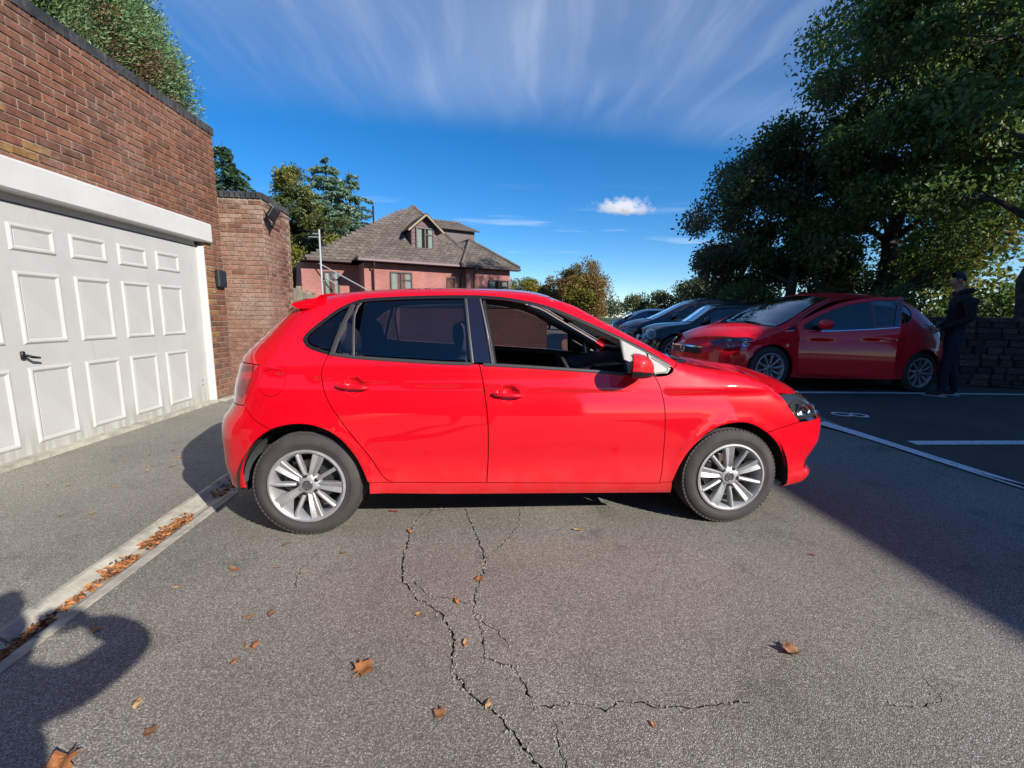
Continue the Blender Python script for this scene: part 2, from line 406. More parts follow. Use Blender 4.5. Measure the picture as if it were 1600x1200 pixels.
# the figure eight, its long axis across the view
ring = []
def annulus(cx, cy, rx, ry, wd, n=22):
    q = []
    for i in range(n):
        a0, a1 = 2*math.pi*i/n, 2*math.pi*(i+1)/n
        q.append([(cx+rx*math.cos(a0), cy+ry*math.sin(a0)), (cx+rx*math.cos(a1), cy+ry*math.sin(a1)), (cx+(rx-wd)*math.cos(a1), cy+(ry-wd)*math.sin(a1)), (cx+(rx-wd)*math.cos(a0), cy+(ry-wd)*math.sin(a0))])
    return q
flat_poly('bay_number', annulus(3.745, 4.905, .115, .085, .036)+annulus(3.925, 4.885, .10, .085, .036), M_PAINTLINE, .012, bays)
# ------------------------------------------------------------------ garage block
def brick_fn(c0, c1, c2, eff=0.25):
    def fn(t, b, out):
        tc = t.n('ShaderNodeTexCoord'); oi = t.n('ShaderNodeObjectInfo'); geo = t.n('ShaderNodeNewGeometry')
        off = t.n('ShaderNodeVectorMath', operation='SCALE', i={0: (1, 1, 1), 'Scale': t.math('MULTIPLY', (oi, 'Random'), 37.0)})
        V = t.n('ShaderNodeVectorMath', operation='ADD', i={0: (tc, 'Object'), 1: off})
        n1 = t.n('ShaderNodeTexNoise', i={'Vector': V, 'Scale': 9.0, 'Detail': 5.0, 'Roughness': 0.7})
        n2 = t.n('ShaderNodeTexNoise', i={'Vector': V, 'Scale': 70.0, 'Detail': 5.0, 'Roughness': 0.7})
        base = t.ramp((oi, 'Random'), [(0.0, c0), (0.45, c1), (0.8, c2), (1.0, c0)])
        k = t.math('MULTIPLY', t.map((n1, 'Fac'), 0.3, 0.7, 0.72, 1.25), t.map((n2, 'Fac'), 0.3, 0.7, 0.8, 1.18))
        col = t.n('ShaderNodeVectorMath', operation='SCALE', i={0: (base, 0), 'Scale': k})
        we = t.n('ShaderNodeTexNoise', i={'Vector': (geo, 'Position'), 'Scale': 1.5, 'Detail': 8.0, 'Roughness': 0.72})
        we2 = t.n('ShaderNodeTexNoise', i={'Vector': (geo, 'Position'), 'Scale': 28.0, 'Detail': 6.0, 'Roughness': 0.8})
        f = t.math('MULTIPLY', t.map((we, 'Fac'), 0.42, 0.72, 0.0, eff*2.2), t.map((we2, 'Fac'), 0.38, 0.66))
        dirt = t.map((we, 'Fac'), 0.25, 0.5, 0.62, 1.0)
        col2 = t.n('ShaderNodeVectorMath', operation='SCALE', i={0: col, 'Scale': dirt})
        mx = t.mix(f, (col2, 0), (0.38, 0.32, 0.26, 1)); L(t, mx, 2, b, 'Base Color')
        bp = t.n('ShaderNodeBump', i={'Strength': 0.6, 'Distance': 0.004, 'Height': (n2, 'Fac')}); L(t, bp, 0, b, 'Normal')
        b.inputs['Roughness'].default_value = 0.92; b.inputs['Specular IOR Level'].default_value = 0.2
    return fn
M_BRICK = mat('brick_red', fn=brick_fn((0.175, 0.078, 0.050), (0.235, 0.097, 0.059), (0.13, 0.063, 0.046)))
M_BRICK_B = mat('brick_weathered', fn=brick_fn((0.26, 0.135, 0.10), (0.31, 0.155, 0.11), (0.23, 0.13, 0.105), 0.6))
M_BRICK_O = mat('brick_ochre', fn=brick_fn((0.25, 0.13, 0.05), (0.28, 0.165, 0.07), (0.22, 0.11, 0.05), 0.3))
M_BLUE = mat('brick_blue', fn=brick_fn((0.035, 0.038, 0.045), (0.05, 0.054, 0.062), (0.027, 0.03, 0.036), 0.12))
M_MORTAR = mat('mortar', rough=0.95, fn=noise_col((0.22, 0.165, 0.12), (0.38, 0.31, 0.235), 6, 8, 0.5, 120))
M_MORTAR_D = mat('mortar_dark', rough=0.95, fn=noise_col((0.14, 0.13, 0.12), (0.30, 0.28, 0.25), 6, 8, 0.5, 120))
def paint_fn(c, wear, grime=True):
    def fn(t, b, out):
        tc = t.n('ShaderNodeTexCoord')
        n = t.n('ShaderNodeTexNoise', i={'Vector': (tc, 'Object'), 'Scale': 2.3, 'Detail': 8.0, 'Roughness': 0.7})
        n2 = t.n('ShaderNodeTexNoise', i={'Vector': (tc, 'Object'), 'Scale': 14.0, 'Detail': 8.0, 'Roughness': 0.75})
        k = t.map((n, 'Fac'), 0.3, 0.7, 0.93, 1.03)
        col = t.n('ShaderNodeVectorMath', operation='SCALE', i={0: c, 'Scale': k})
        m = t.mix(t.map((n2, 'Fac'), 0.66, 0.70, 0.0, wear), (col, 0), (0.30, 0.27, 0.2, 1))
        sp = t.n('ShaderNodeSeparateXYZ', i={0: (tc, 'Object')})
        st = t.n('ShaderNodeTexNoise', i={'Vector': t.n('ShaderNodeMapping', i={'Vector': (tc, 'Object'), 'Scale': (1, 9, 1.1)}), 'Scale': 1.6, 'Detail': 6.0})
        gr_ = t.math('ADD', t.math('MULTIPLY', t.map((sp, 2), .35, .02, 0.0, .55), t.map((st, 'Fac'), .38, .62)), t.map((st, 'Fac'), .58, .78, 0.0, .16), clamp=True)
        if not grime: L(t, m, 2, b, 'Base Color')
        else:
          m = t.mix(gr_, (m, 2), (0.27, 0.24, 0.185, 1)); L(t, m, 2, b, 'Base Color')
        bp = t.n('ShaderNodeBump', i={'Strength': 0.12, 'Distance': 0.003, 'Height': (n2, 'Fac')}); L(t, bp, 0, b, 'Normal')
    return fn
M_DOOR = mat('door_white', rough=0.42, fn=paint_fn((0.50, 0.495, 0.465), 0.0))
M_PANEL = mat('door_panel_white', rough=0.42, fn=paint_fn((0.50, 0.495, 0.465), 0.0, False))
M_LINTEL = mat('lintel_white', rough=0.7, fn=paint_fn((0.60, 0.595, 0.57), 0.75, False))
M_FRAME = mat('frame_white', rough=0.6, fn=paint_fn((0.66, 0.65, 0.60), 0.9, False))
M_BLACK = mat('black_plastic', (0.012, 0.012, 0.013), 0.45)
M_DKMETAL = mat('dark_metal', (0.03, 0.03, 0.032), 0.4, 0.6)

def brick_variants(name, lx, ly, lz, m, k=5, seed=1):
    """a few slightly irregular bricks; x is the depth, y the length, z the height; outer face at x=0"""
    out = []; r = random.Random(seed)
    for i in range(k):
        mb = MB(); mb.box((-lx/2, 0, 0), (lx, ly, lz), bev=0.005)
        V = [(v[0]+(r.uniform(-.003, .002) if v[0] > -lx/2 else 0), v[1]+r.uniform(-.003, .003), v[2]+r.uniform(-.002, .002)) for v in mb.V]
        out.append(mesh_data(name, V, mb.F, m))
    return out
def joined_bricks(mb, c, d, r):
    mb.box((c[0]-d[0]/2+r.uniform(-.003, .002), c[1], c[2]), d)
GA = R(3.8)
garage = tag(empty('garage', (-4.188, 6.101, 0), GA), 'red brick garage with a white lintel and white panelled double door', 'garage')
gr = random.Random(11)
WX = 0.035                                # outer brick face, local x
L0, L1 = -5.6, 0.44                       # wall ends along its length
Z0, ZT = 2.425, 3.65
bk = brick_variants('brick', .1, .213, .064, M_BRICK, 6, 2); bh = brick_variants('brick', .1, .103, .064, M_BRICK, 3, 3)
bo = brick_variants('brick', .1, .213, .064, M_BRICK_O, 3, 4); boh = brick_variants('brick', .1, .103, .064, M_BRICK_O, 2, 5)
wall_mb = MB()
wall_mb.box((-.12, (L0+L1)/2, (Z0+ZT)/2), (.29, L1-L0-.006, ZT-Z0-.004))
wall_mb.box((-.12, (.03+L1)/2, Z0/2), (.29, L1-.036, Z0-.004)); wall_mb.box((-.12, (L0-5.02)/2, Z0/2), (.29, -5.02-L0, Z0-.004))
wall_mb.box((-2.3, L1-.13, ZT/2), (4.1, .24, ZT)); wall_mb.box((-4.4, -2.5, ZT/2), (.2, 6, ZT)); wall_mb.box((-2.2, -2.5, 3.4), (4.3, 5.9, .12))
wall_o = wall_mb.build('wall', M_MORTAR, garage)
rest = MB(); nb_ = 0
def place(meshes, c, name='brick', par=garage, rz=0):
    return link(name, gr.choice(meshes), par, c, (gr.uniform(-.004, .004), 0, rz))
courses = int(round(ZT/.075))
for k in range(courses):
    z = .0375+k*.075
    y = L1; i = 0
    start_half = (k % 2 == 1)
    while y > L0+.05:
        half = (start_half and i == 0); ln = .1125 if half else .225
        yc = y-ln/2; y -= ln; i += 1
        if z < Z0 and yc-ln/2 < .034 and yc+ln/2 > .034:
            cl = yc+ln/2-.034
            if cl > .05:
                o = place(bo if (z > .45 and gr.random() < .6) else bk, (WX, .034+cl/2, z)); o.scale = (1, cl/.225, 1)
            continue
        if z < Z0 and not (yc > .034 or yc < -5.05): continue
        if yc < -2.75 or (z > Z0 and yc < -2.6): 
            joined_bricks(rest, (WX, yc, z), (.1, ln-.012, .064), gr); continue
        oc = (z < Z0 and yc < .2 and z > .45 and gr.random() < .75) or (yc < -2.1 and 2.5 < z < 3.05 and gr.random() < .22)
        place((boh if half else bo) if oc else (bh if half else bk), (WX, yc, z)); nb_ += 1
# return end of the pier
for k in range(courses):
    z = .0375+k*.075
    for j, (xx, ln) in enumerate(((-.175, .213), (-.40, .213), (-.62, .213)) if k % 2 else ((-.12, .103), (-.285, .213), (-.51, .213))):
        joined_bricks(rest, (0, 0, 0), (.01, .01, .01), gr) if False else rest.box((xx, L1-.03, z), (ln, .07, .064))
tag(rest.build('brick', M_BRICK, garage), kind='stuff')
# blue brick-on-edge coping
bc = brick_variants('coping_brick', .26, .064, .105, M_BLUE, 5, 8)
y = L1+.02; cop = MB(); cop.box((-.085, (L0+L1)/2, ZT+.045), (.235, L1-L0+.02, .085)); cop.build('coping_bed', M_MORTAR_D, garage)
yc = L1-.012
while yc > L0:
    if yc > -3.1: place(bc, (WX+.012, yc, ZT+.057), 'coping_brick')
    yc -= .0745
mb = MB(); yy = yc+.0745*0
yy = -3.1
while yy > L0: mb.box((-.09, yy-.05, ZT+.057), (.26, .064, .105)); yy -= .0745
tag(mb.build('coping_brick', M_BLUE, garage), kind='stuff')
# lintel with a bull-nosed lower edge
pl = [(.08, 2.175), (.095, 2.19), (.095, 2.405), (.085, 2.422), (-.05, 2.422), (-.05, 2.175)]
mb = MB(); mb.prism(pl, lambda p: (p[0], -5.25, p[1]), lambda p: (p[0], .12, p[1])); mb.build('lintel', M_LINTEL, garage)
# timber frame and soffit shadow gap
mb = MB(); mb.box((-.06, .0, 1.06), (.12, .062, 2.12), bev=.004); mb.box((.016, .012, 1.06), (.03, .03, 2.12), bev=.003); mb.build('door_frame', M_FRAME, garage)
mb = MB(); mb.box((-.10, -2.5, 2.145), (.10, 4.93, .06)); mb.build('head_rail', M_FRAME, garage)
# the up-and-over door: leaf, raised and fielded panels, handle
D1, D0 = -.04, -4.96
door = MB(); door.box((-.052, (D0+D1)/2, 1.065), (.04, D1-D0, 2.075), bev=.004)
door_o = door.build('garage_door', M_DOOR, garage)
def panel_mesh(wd, ht):
    """moulded panel: outer roll, sunk groove, raised field"""
    prof = [(0, 0.0), (.014, .013), (.026, .015), (.042, .004), (.05, -.001), (.052, .001)]
    V = []; F = []
    for d, h in prof:
        V += [(h, -wd/2+d, -ht/2+d), (h, wd/2-d, -ht/2+d), (h, wd/2-d, ht/2-d), (h, -wd/2+d, ht/2-d)]
    for i in range(len(prof)-1):
        for k in range(4): F.append((i*4+k, i*4+(k+1) % 4, (i+1)*4+(k+1) % 4, (i+1)*4+k))
    n = (len(prof)-1)*4; F.append((n, n+1, n+2, n+3))
    return mesh_data('door_panel', V, F, M_PANEL)
rows = [(1.725, 1.947), (.962, 1.565), (.115, .770)]
pms = [panel_mesh(.402, b-a) for a, b in rows]
for k in range(8):
    yc = -.61-.5425*k-(.0 if k < 4 else .0)
    for (a, b), pm in zip(rows, pms): link('door_panel', pm, door_o, (-.0315, yc, (a+b)/2))
hb = MB(); hb.box((-.02, -2.47, .875), (.025, .035, .07), bev=.008); hb.tube([(-.01, -2.47, .875), (.03, -2.47, .87), (.04, -2.46, .862), (.04, -2.395, .85)], [.012, .012, .012, .009], 10)
hb.build('handle', M_DKMETAL, door_o, smooth=True)
mb = MB()
for zz in (.33, .27): mb.lathe([(0, .004), (.009, .004), (.011, 0)], 10, 'X', (-.034, -.16, zz))
mb.build('bolt', M_DKMETAL, door_o)
mb = MB(); mb.box((-.02, -2.5, .012), (.17, 5.0, .05)); mb.box((.07, .26, .01), (.10, .4, .045))
mb.build('threshold', M_CONC, garage)
mb = MB(); mb.box((WX+.03, .30, 1.715), (.06, .20, .235), bev=.012); mb.box((WX+.062, .30, 1.72), (.008, .16, .19), bev=.003)
mb.build('letter_box', mat('plate_black', (.018, .02, .024), .5), garage)

# ------------------------------------------------------------------ angled retaining wall beyond the garage
K = Vector((-4.17, 7.65)); Lp = Vector((-5.05, 7.52)); Rp = Vector((-4.36, 8.95)); HT = 3.10
wall2 = tag(empty('retaining_wall', (K.x, K.y, 0)), 'angled weathered brick wall with blue coping beyond the garage', 'wall')
b2 = brick_variants('brick', .1, .213, .064, M_BRICK_B, 6, 21); b2h = brick_variants('brick', .1, .103, .064, M_BRICK_B, 3, 22)
b2r = brick_variants('brick', .1, .213, .064, M_BRICK, 4, 23)
core = MB(); rest = MB()
poly = [K, Rp, Rp+Vector((-.5, -.03)), Lp+Vector((0, .5)), Lp]
mid = sum(poly, Vector((0, 0)))/5
core.prism([p+(mid-p).normalized()*.011-K for p in poly], lambda p: (p.x, p.y, 0), lambda p: (p.x, p.y, HT))
core.build('wall', M_MORTAR, wall2)
for a, b in ((Lp, K), (K, Rp)):
    d = (b-a).normalized(); ln_ = (b-a).length; ang = math.atan2(d.y, d.x)-math.pi/2; nrm = Vector((d.y, -d.x))
    Mz = Matrix.Rotation(ang, 3, 'Z')
    for k in range(int(HT/.075)):
        z = .04+k*.075; s = 0; i = 0; sh = (k % 2 == (0 if a is K else 1))
        while s < ln_-.04:
            half = sh and i == 0; ln = .1125 if half else .225
            ln = min(ln, ln_-s); p = a+d*(s+ln/2)-K; s += ln; i += 1
            if z > 1.28 and ln > .1:
                full = ln > .2
                red = gr.random() < (.55 if z > 2.55 or (a is K and p.length > .7) else .06)
                o = link('brick', gr.choice((b2r if red else b2) if full else b2h), wall2, (p.x+nrm.x*.002, p.y+nrm.y*.002, z), (0, 0, ang))
                if full and ln < .224: o.scale = (1, ln/.225, 1)
            else:
                rest.box((p.x-nrm.x*.048, p.y-nrm.y*.048, z), (.1, max(.03, ln-.012), .064), M=Mz.to_3x3())
    n = int(ln_/.0745)
    for j in range(n):
        p = a+d*((j+.5)*ln_/n)-K
        o = link('coping_brick', gr.choice(bc), wall2, (p.x+nrm.x*.015, p.y+nrm.y*.015, HT+.055), (0, 0, ang))
tag(rest.build('brick', M_BRICK_B, wall2), kind='stuff')
# flood light and cable on that wall
fl = tag(empty('flood_light', (-4.12, 7.74, 2.86), R(-20)), 'small black flood light with sensor fixed on the angled brick wall', 'flood light')
mb = MB(); Mt = Matrix.Rotation(R(-28), 3, 'X') @ Matrix.Rotation(R(12), 3, 'Y')
mb.box((.11, 0, .02), (.07, .17, .21), M=Mt, bev=.012); mb.build('lamp_body', M_BLACK, fl)
mb = MB(); mb.box((.12, -.01, .115), (.09, .19, .02), M=Mt, bev=.005); mb.tube([(0, 0, 0), (.05, 0, .0), (.09, 0, .02)], .018, 8); mb.build('bracket', mat('grey_metal', (.45, .45, .45), .4, .7), fl)
mb = MB(); mb.box((.148, 0, .02), (.006, .13, .15), M=Mt, bev=.002); mb.build('lens', mat('dark_glass', (.02, .02, .025), .08), fl)
mb = MB(); mb.tube([(.08, .02, -.10), (.05, .03, -.17), (.02, .05, -.19), (.02, .09, -.12), (.03, .12, 0), (.02, .3, .04), (-.02, .62, .0)], .008, 6); mb.build('cable', M_BLACK, fl, smooth=True)
# timber fence beyond it
M_WOODF = mat('fence_timber', rough=0.9, fn=noise_col((0.16, 0.13, 0.10), (0.34, 0.29, 0.22), 14, 6, 0.4, 60, rnd=0.25))
fence = tag(empty('timber_fence', (-4.75, 9.6, 0)), 'weathered vertical board fence beside the angled brick wall', 'fence')
fa, fb = Vector((0, 0)), Vector((-1.75, 5.2)); fd = (fb-fa).normalized(); nbd = 34
bm_ = MB(); bm_.box((0, 0, .9), (.12, .02, 1.8), bev=.004); bme = mesh_data('board', bm_.V, bm_.F, M_WOODF)
for i in range(nbd):
    p = fa+(fb-fa)*(i/(nbd-1)); link('board', bme, fence, (p.x, p.y, gr.uniform(-.015, .015)), (0, 0, math.atan2(fd.y, fd.x)+R(gr.uniform(-6, 6))))
for i in range(4):
    p = fa+(fb-fa)*(i/3); mb = MB(); mb.box((p.x-.06, p.y, .95), (.1, .1, 1.95), bev=.006); mb.build('post', M_WOODF, fence)
for zz in (.35, 1.55):
    mb = MB(); mb.tube([(fa.x-.05, fa.y, zz), (fb.x-.05, fb.y, zz)], .035, 4); mb.build('rail', M_WOODF, fence)
# ------------------------------------------------------------------ the house behind
def housebrick_fn(t, b, out, k0=1.0):
    tc = t.n('ShaderNodeTexCoord')
    sp = t.n('ShaderNodeSeparateXYZ', i={0: (tc, 'Object')})
    cv = t.n('ShaderNodeCombineXYZ', i={0: t.math('ADD', (sp, 0), (sp, 1)), 1: (sp, 2), 2: 0.0})
    br = t.n('ShaderNodeTexBrick', i={'Vector': cv, 'Color1': (0.42, 0.155, 0.125, 1), 'Color2': (0.34, 0.12, 0.10, 1), 'Mortar': (0.30, 0.20, 0.17, 1), 'Scale': 1.0, 'Mortar Size': 0.008, 'Brick Width': 0.225, 'Row Height': 0.075})
    n = t.n('ShaderNodeTexNoise', i={'Vector': (tc, 'Object'), 'Scale': 1.1, 'Detail': 6.0})
    k = t.n('ShaderNodeVectorMath', operation='SCALE', i={0: (br, 0), 'Scale': t.map((n, 'Fac'), .3, .7, .85*k0, 1.12*k0)}); L(t, k, 0, b, 'Base Color')
    bp = t.n('ShaderNodeBump', i={'Strength': .4, 'Distance': .01, 'Height': (br, 'Fac')}); bp.invert = True; L(t, bp, 0, b, 'Normal')
def shaded_house_fn(t, b, out): housebrick_fn(t, b, out, .2)
M_HBRICK = mat('house_brick', rough=.9, fn=housebrick_fn)
def tile_fn(t, b, out):
    tc = t.n('ShaderNodeTexCoord'); geo = t.n('ShaderNodeNewGeometry')
    n = t.n('ShaderNodeTexNoise', i={'Vector': (tc, 'Object'), 'Scale': .7, 'Detail': 6.0, 'Roughness': .7})
    r = t.ramp((geo, 'Random Per Island'), [(0, (.105, .083, .068)), (.5, (.135, .108, .088)), (1, (.165, .135, .11))])
    k = t.n('ShaderNodeVectorMath', operation='SCALE', i={0: (r, 0), 'Scale': t.map((n, 'Fac'), .3, .7, .88, 1.1)}); L(t, k, 0, b, 'Base Color')
M_TILE = mat('roof_tile', rough=.9, fn=tile_fn)
M_UPVC = mat('brown_trim', (.055, .028, .026), .45)
M_FASCIA = mat('fascia', (.20, .13, .13), .5)
M_CREAM = mat('barge_board', rough=.7, fn=noise_col((.26, .20, .13), (.36, .29, .20), 6, 5))
M_CURT = mat('net_curtain', rough=.9, fn=noise_col((.42, .43, .40), (.62, .62, .58), 22, 2))
M_WALLFILL = mat('room_dark', (.03, .03, .035), .9)
def glass_fn(tint, refl):
    def fn(t, b, out):
        tr = t.n('ShaderNodeBsdfTransparent', i={0: (*tint, 1)}); gl = t.n('ShaderNodeBsdfGlossy', i={0: (1, 1, 1, 1), 'Roughness': 0.0})
        fr = t.n('ShaderNodeFresnel', i={'IOR': 1.52}); f = t.math('MULTIPLY', fr, refl, clamp=True)
        mx = t.n('ShaderNodeMixShader', i={0: f, 1: tr, 2: gl}); L(t, mx, 0, out, 0)
    return fn
M_PANE = mat('window_pane', fn=glass_fn((.82, .86, .86), 1.6))
HA = Vector((-7.56, 22.0, 0)); HB = Vector((.22, 26.3, 0)); hd = (HB-HA).normalized(); hang = math.atan2(hd.y, hd.x)
house = tag(empty('house', HA, hang), 'red brick house with hipped grey tiled roof and a dormer window', 'house')
# local x runs along the front (0..8.9), local y goes back, z up; eaves at 3.96
EV = 3.96; HL = (HB-HA).length
wm = MB()
wm.box((HL/2-1.2, 5.2, 1.9), (HL-2.4-.8+.0, 9.4, 3.8)); wm.build('wall', M_HBRICK, house)
wm = MB(); wm.box((HL-1.75, 4.6, 1.895), (2.7, 8.9, 3.79)); wm.build('wall', M_HBRICK, house)
wm = MB(); wm.box((-1.0, 6.0, 1.89), (2.8, 8.0, 3.78)); wm.build('wall', M_HBRICK, house)
rr_ = random.Random(5)
def tiled(name, P, n_c, parent, tw=.30, holes=None):
    """courses of single lapped tiles over the polygon P (eave left, eave right, then up); tiles are small wedges"""
    P = [Vector(p) for p in P]; o = P[0]; ex = (P[1]-P[0]).normalized(); nrm = ex.cross(P[2]-P[0]).normalized()
    if nrm.z < 0: nrm = -nrm
    ey = nrm.cross(ex).normalized()
    if ey.z < 0: ey = -ey
    q = [((p-o).dot(ex), (p-o).dot(ey)) for p in P]; xs = [a for a, _ in q]; ysq = [b for _, b in q]
    mb = MB(); H = max(ysq); ch = H/n_c
    for c in range(n_c):
        y0 = c*ch; off = (c % 2)*tw/2; x = min(xs)-tw+off; ycen = y0+ch*.5
        xin = []
        for i in range(len(q)):
            (xa, ya), (xb, yb) = q[i], q[(i+1) % len(q)]
            if (ya-ycen)*(yb-ycen) < 0: xin.append(xa+(xb-xa)*(ycen-ya)/(yb-ya))
        if len(xin) < 2: continue
        lo, hi = min(xin), max(xin)
        while x < hi:
            a, b_ = max(x+.006, lo), min(x+tw-.006, hi); x += tw
            if b_-a < .03: continue
            if holes and pip([((a+b_)/2, ycen)], holes)[0]: continue
            t0 = .045+rr_.uniform(-.008, .008); t1 = .012
            v = []
            for xx, yy, tt in ((a, y0-.03, t0), ((a+b_)/2, y0-.03, t0-.022), (b_, y0-.03, t0), (b_, y0+ch, t1), ((a+b_)/2, y0+ch, t1-.01), (a, y0+ch, t1)): v.append(o+ex*xx+ey*yy+nrm*tt)
            for xx in (a, (a+b_)/2, b_): v.append(o+ex*xx+ey*(y0-.03)-nrm*.01)
            mb.add(v, [(0, 1, 4, 5), (1, 2, 3, 4), (0, 6, 7, 1), (1, 7, 8, 2)])
    ob = mb.build(name, M_TILE, parent, fix=False); tag(ob, kind='stuff'); return ob
def slab(name, P, m, parent, th=.05):
    P = [Vector(p) for p in P]; n = (P[1]-P[0]).cross(P[2]-P[0]).normalized()
    if n.z < 0: n = -n
    mb = MB(); k = len(P); mb.add([p for p in P]+[p-n*th for p in P], [tuple(range(k)), tuple(range(k, 2*k))[::-1]]+[(i, (i+1) % k, k+(i+1) % k, k+i) for i in range(k)])
    return mb.build(name, m, parent)
AP = (4.15, 4.5, 7.72)
roof = slab('roof', [(0, 0, EV), (6.6, 0, EV), AP], M_TILE, house)
slab('roof', [(6.6, 0, EV), (8.9, 8.6, EV), AP], M_TILE, house); slab('roof', [(8.9, 8.6, EV), (-1.2, 10, EV), AP], M_TILE, house)
slab('roof', [(0, 0, EV), AP, (-1.2, 10, EV), (-2.3, 9, EV), (-2.3, 1.5, EV), (-.0, 1.5, EV+.02)], M_TILE, house)
tiled('roof_tile', [(0, 0, EV), (6.6, 0, EV), AP], 25, roof)
tiled('roof_tile', [(-2.3, 1.4, EV-.02), (.05, 1.4, EV+.02), (4.0, 4.4, 7.6), (3.0, 4.4, 7.0)], 22, roof)
A2 = (6.75, 1.95, 5.62)
for P in ([(5.35, -.25, EV-.03), (8.95, -.25, EV-.03), A2], [(5.35, -.25, EV-.03), A2, (6.0, 5.2, 5.62), (4.8, 3, 5.2)], [(8.95, -.25, EV-.03), (8.95, 8.8, EV-.03), (6.75, 5.8, 5.62), A2]):
    slab('roof', P, M_TILE, house)
tiled('roof_tile', [(5.35, -.25, EV-.03), (8.95, -.25, EV-.03), A2], 12, roof)
# higher rear gablet
slab('roof', [(6.3, 6.0, 6.95), (9.3, 6.0, 6.95), (8.7, 8.0, 7.75), (6.0, 8.0, 7.75)], M_TILE, house); tiled('roof_tile', [(6.3, 6.0, 6.95), (9.3, 6.0, 6.95), (8.7, 8.0, 7.75), (6.0, 8.0, 7.75)], 8, roof)
wm = MB(); wm.box((7.7, 8.5, 5.5), (2.6, 4.4, 3.2)); wm.build('wall', M_UPVC, house)
# ridge and hip caps
for P in ([(0, 0, EV), AP], [AP, (6.6, 0, EV)], [(5.35, -.25, EV), A2], [A2, (8.95, -.25, EV)], [A2, (6.75, 5.8, 5.62)], [(6.0, 8.0, 7.77), (8.7, 8.0, 7.77)]):
    mb = MB(); a, b_ = Vector(P[0]), Vector(P[1]); n = max(2, int((b_-a).length/.35))
    for i in range(n): mb.tube([a+(b_-a)*(i/n)+Vector((0, 0, .02)), a+(b_-a)*((i+.93)/n)+Vector((0, 0, .02))], .085, 7)
    mb.build('ridge_tile', M_TILE, house)
# gutters, fascia, downpipes
for x0, x1, yv, zz in ((0.02, 5.3, -.05, EV-.07), (5.3, 8.95, -.30, EV-.10), (-2.35, 0, 1.38, EV-.07)):
    mb = MB(); mb.box(((x0+x1)/2, yv, zz), (x1-x0, .12, .13), bev=.02); mb.build('gutter', M_FASCIA if x0 == .02 else M_UPVC, house)
    mb = MB(); mb.box(((x0+x1)/2, yv+.2, zz-.04), (x1-x0-.02, .36, .06)); mb.build('soffit', M_UPVC, house)
for x, y in ((.82, .44), (5.55, .44), (6.15, .05)):
    mb = MB(); mb.tube([(x, y-.4, EV-.12), (x, y-.34, EV-.3), (x, y-.06, EV-.5), (x, y-.06, 0)], .05, 8); mb.build('downpipe', M_UPVC, house, smooth=True)
def window(x, y, z0, wd, ht, par, side=False, curt=True, trans=True):
    w0 = MB(); t = .07
    for c, d in (((x, y, z0+t/2), (wd, .10, t)), ((x, y, z0+ht-t/2), (wd, .10, t)), ((x-wd/2+t/2, y, z0+ht/2), (t, .10, ht-2*t)), ((x+wd/2-t/2, y, z0+ht/2), (t, .10, ht-2*t))): w0.box(c, d, bev=.008)
    if wd > .7: w0.box((x, y, z0+ht/2), (.07, .09, ht-2*t), bev=.006)
    if trans and wd > .7: w0.box((x+wd/4, y, z0+ht*.68), (wd/2-.1, .08, .05), bev=.004)
    f = w0.build('window', M_UPVC, par)
    p = MB(); p.box((x, y-.005, z0+ht/2), (wd-2*t, .012, ht-2*t)); p.build('pane', M_PANE, f)
    p = MB(); p.box((x, y+.04, z0+ht/2), (wd-2*t, .02, ht-2*t)); p.build('room', M_WALLFILL, f)
    if curt:
        for s in ((-1, 1) if wd > .7 else (1,)):
            cw = wd*.30; xs = np.linspace(x+s*wd*.33-cw/2, x+s*wd*.33+cw/2, 17); V = []; F = []
            for i, xx in enumerate(xs):
                yy = y+.012+.010*math.sin(i*1.9); V += [(xx, yy, z0+t), (xx, yy, z0+ht-t)]
            F = [(2*i, 2*i+2, 2*i+3, 2*i+1) for i in range(16)]
            link('curtain', mesh_data('curtain', V, F, M_CURT), f)
    return f
window(2.25, .48, 2.15, 1.15, 1.28, house); window(5.0, .48, 2.1, .5, 1.2, house, curt=False); window(7.75, .12, 2.1, 1.25, 1.15, house)
window(-.95, 1.98, 2.2, .75, 1.2, house)
mb = MB(); mb.tube([(-1.6, 1.6, 3.75), (.45, -.1, 2.4)], .03, 6); mb.build('handrail', mat('rail_grey', (.35, .33, .33), .5), house)
# dormer
dx0, dx1, dyf = 3.0, 4.45, 1.05; dz0 = 4.62; dz1 = 5.92; da = 6.5
mb = MB(); mb.prism([(dx0, dz0), (dx1, dz0), (dx1, dz1), ((dx0+dx1)/2, da-.05), (dx0, dz1)], lambda p: (p[0], dyf, p[1]), lambda p: (p[0], dyf+3.2, p[1])); dm = mb.build('dormer', mat('dormer_boards', rough=.6, fn=noise_col((.10, .05, .055), (.16, .085, .09), 3, 4)), house)
for k in range(11):
    z = dz0+.1+k*.19; half = (dx1-dx0)/2 if z < dz1 else max(.05, (da-z)/(da-dz1)*(dx1-dx0)/2)
    if z < da-.15:
        mb = MB(); mb.box(((dx0+dx1)/2, dyf-.012, z), (half*2-.06, .02, .17), bev=.005); mb.build('board', MATS['dormer_boards'], dm)
window((dx0+dx1)/2, dyf-.06, dz0+.12, 1.0, 1.12, dm)
mx_ = (dx0+dx1)/2
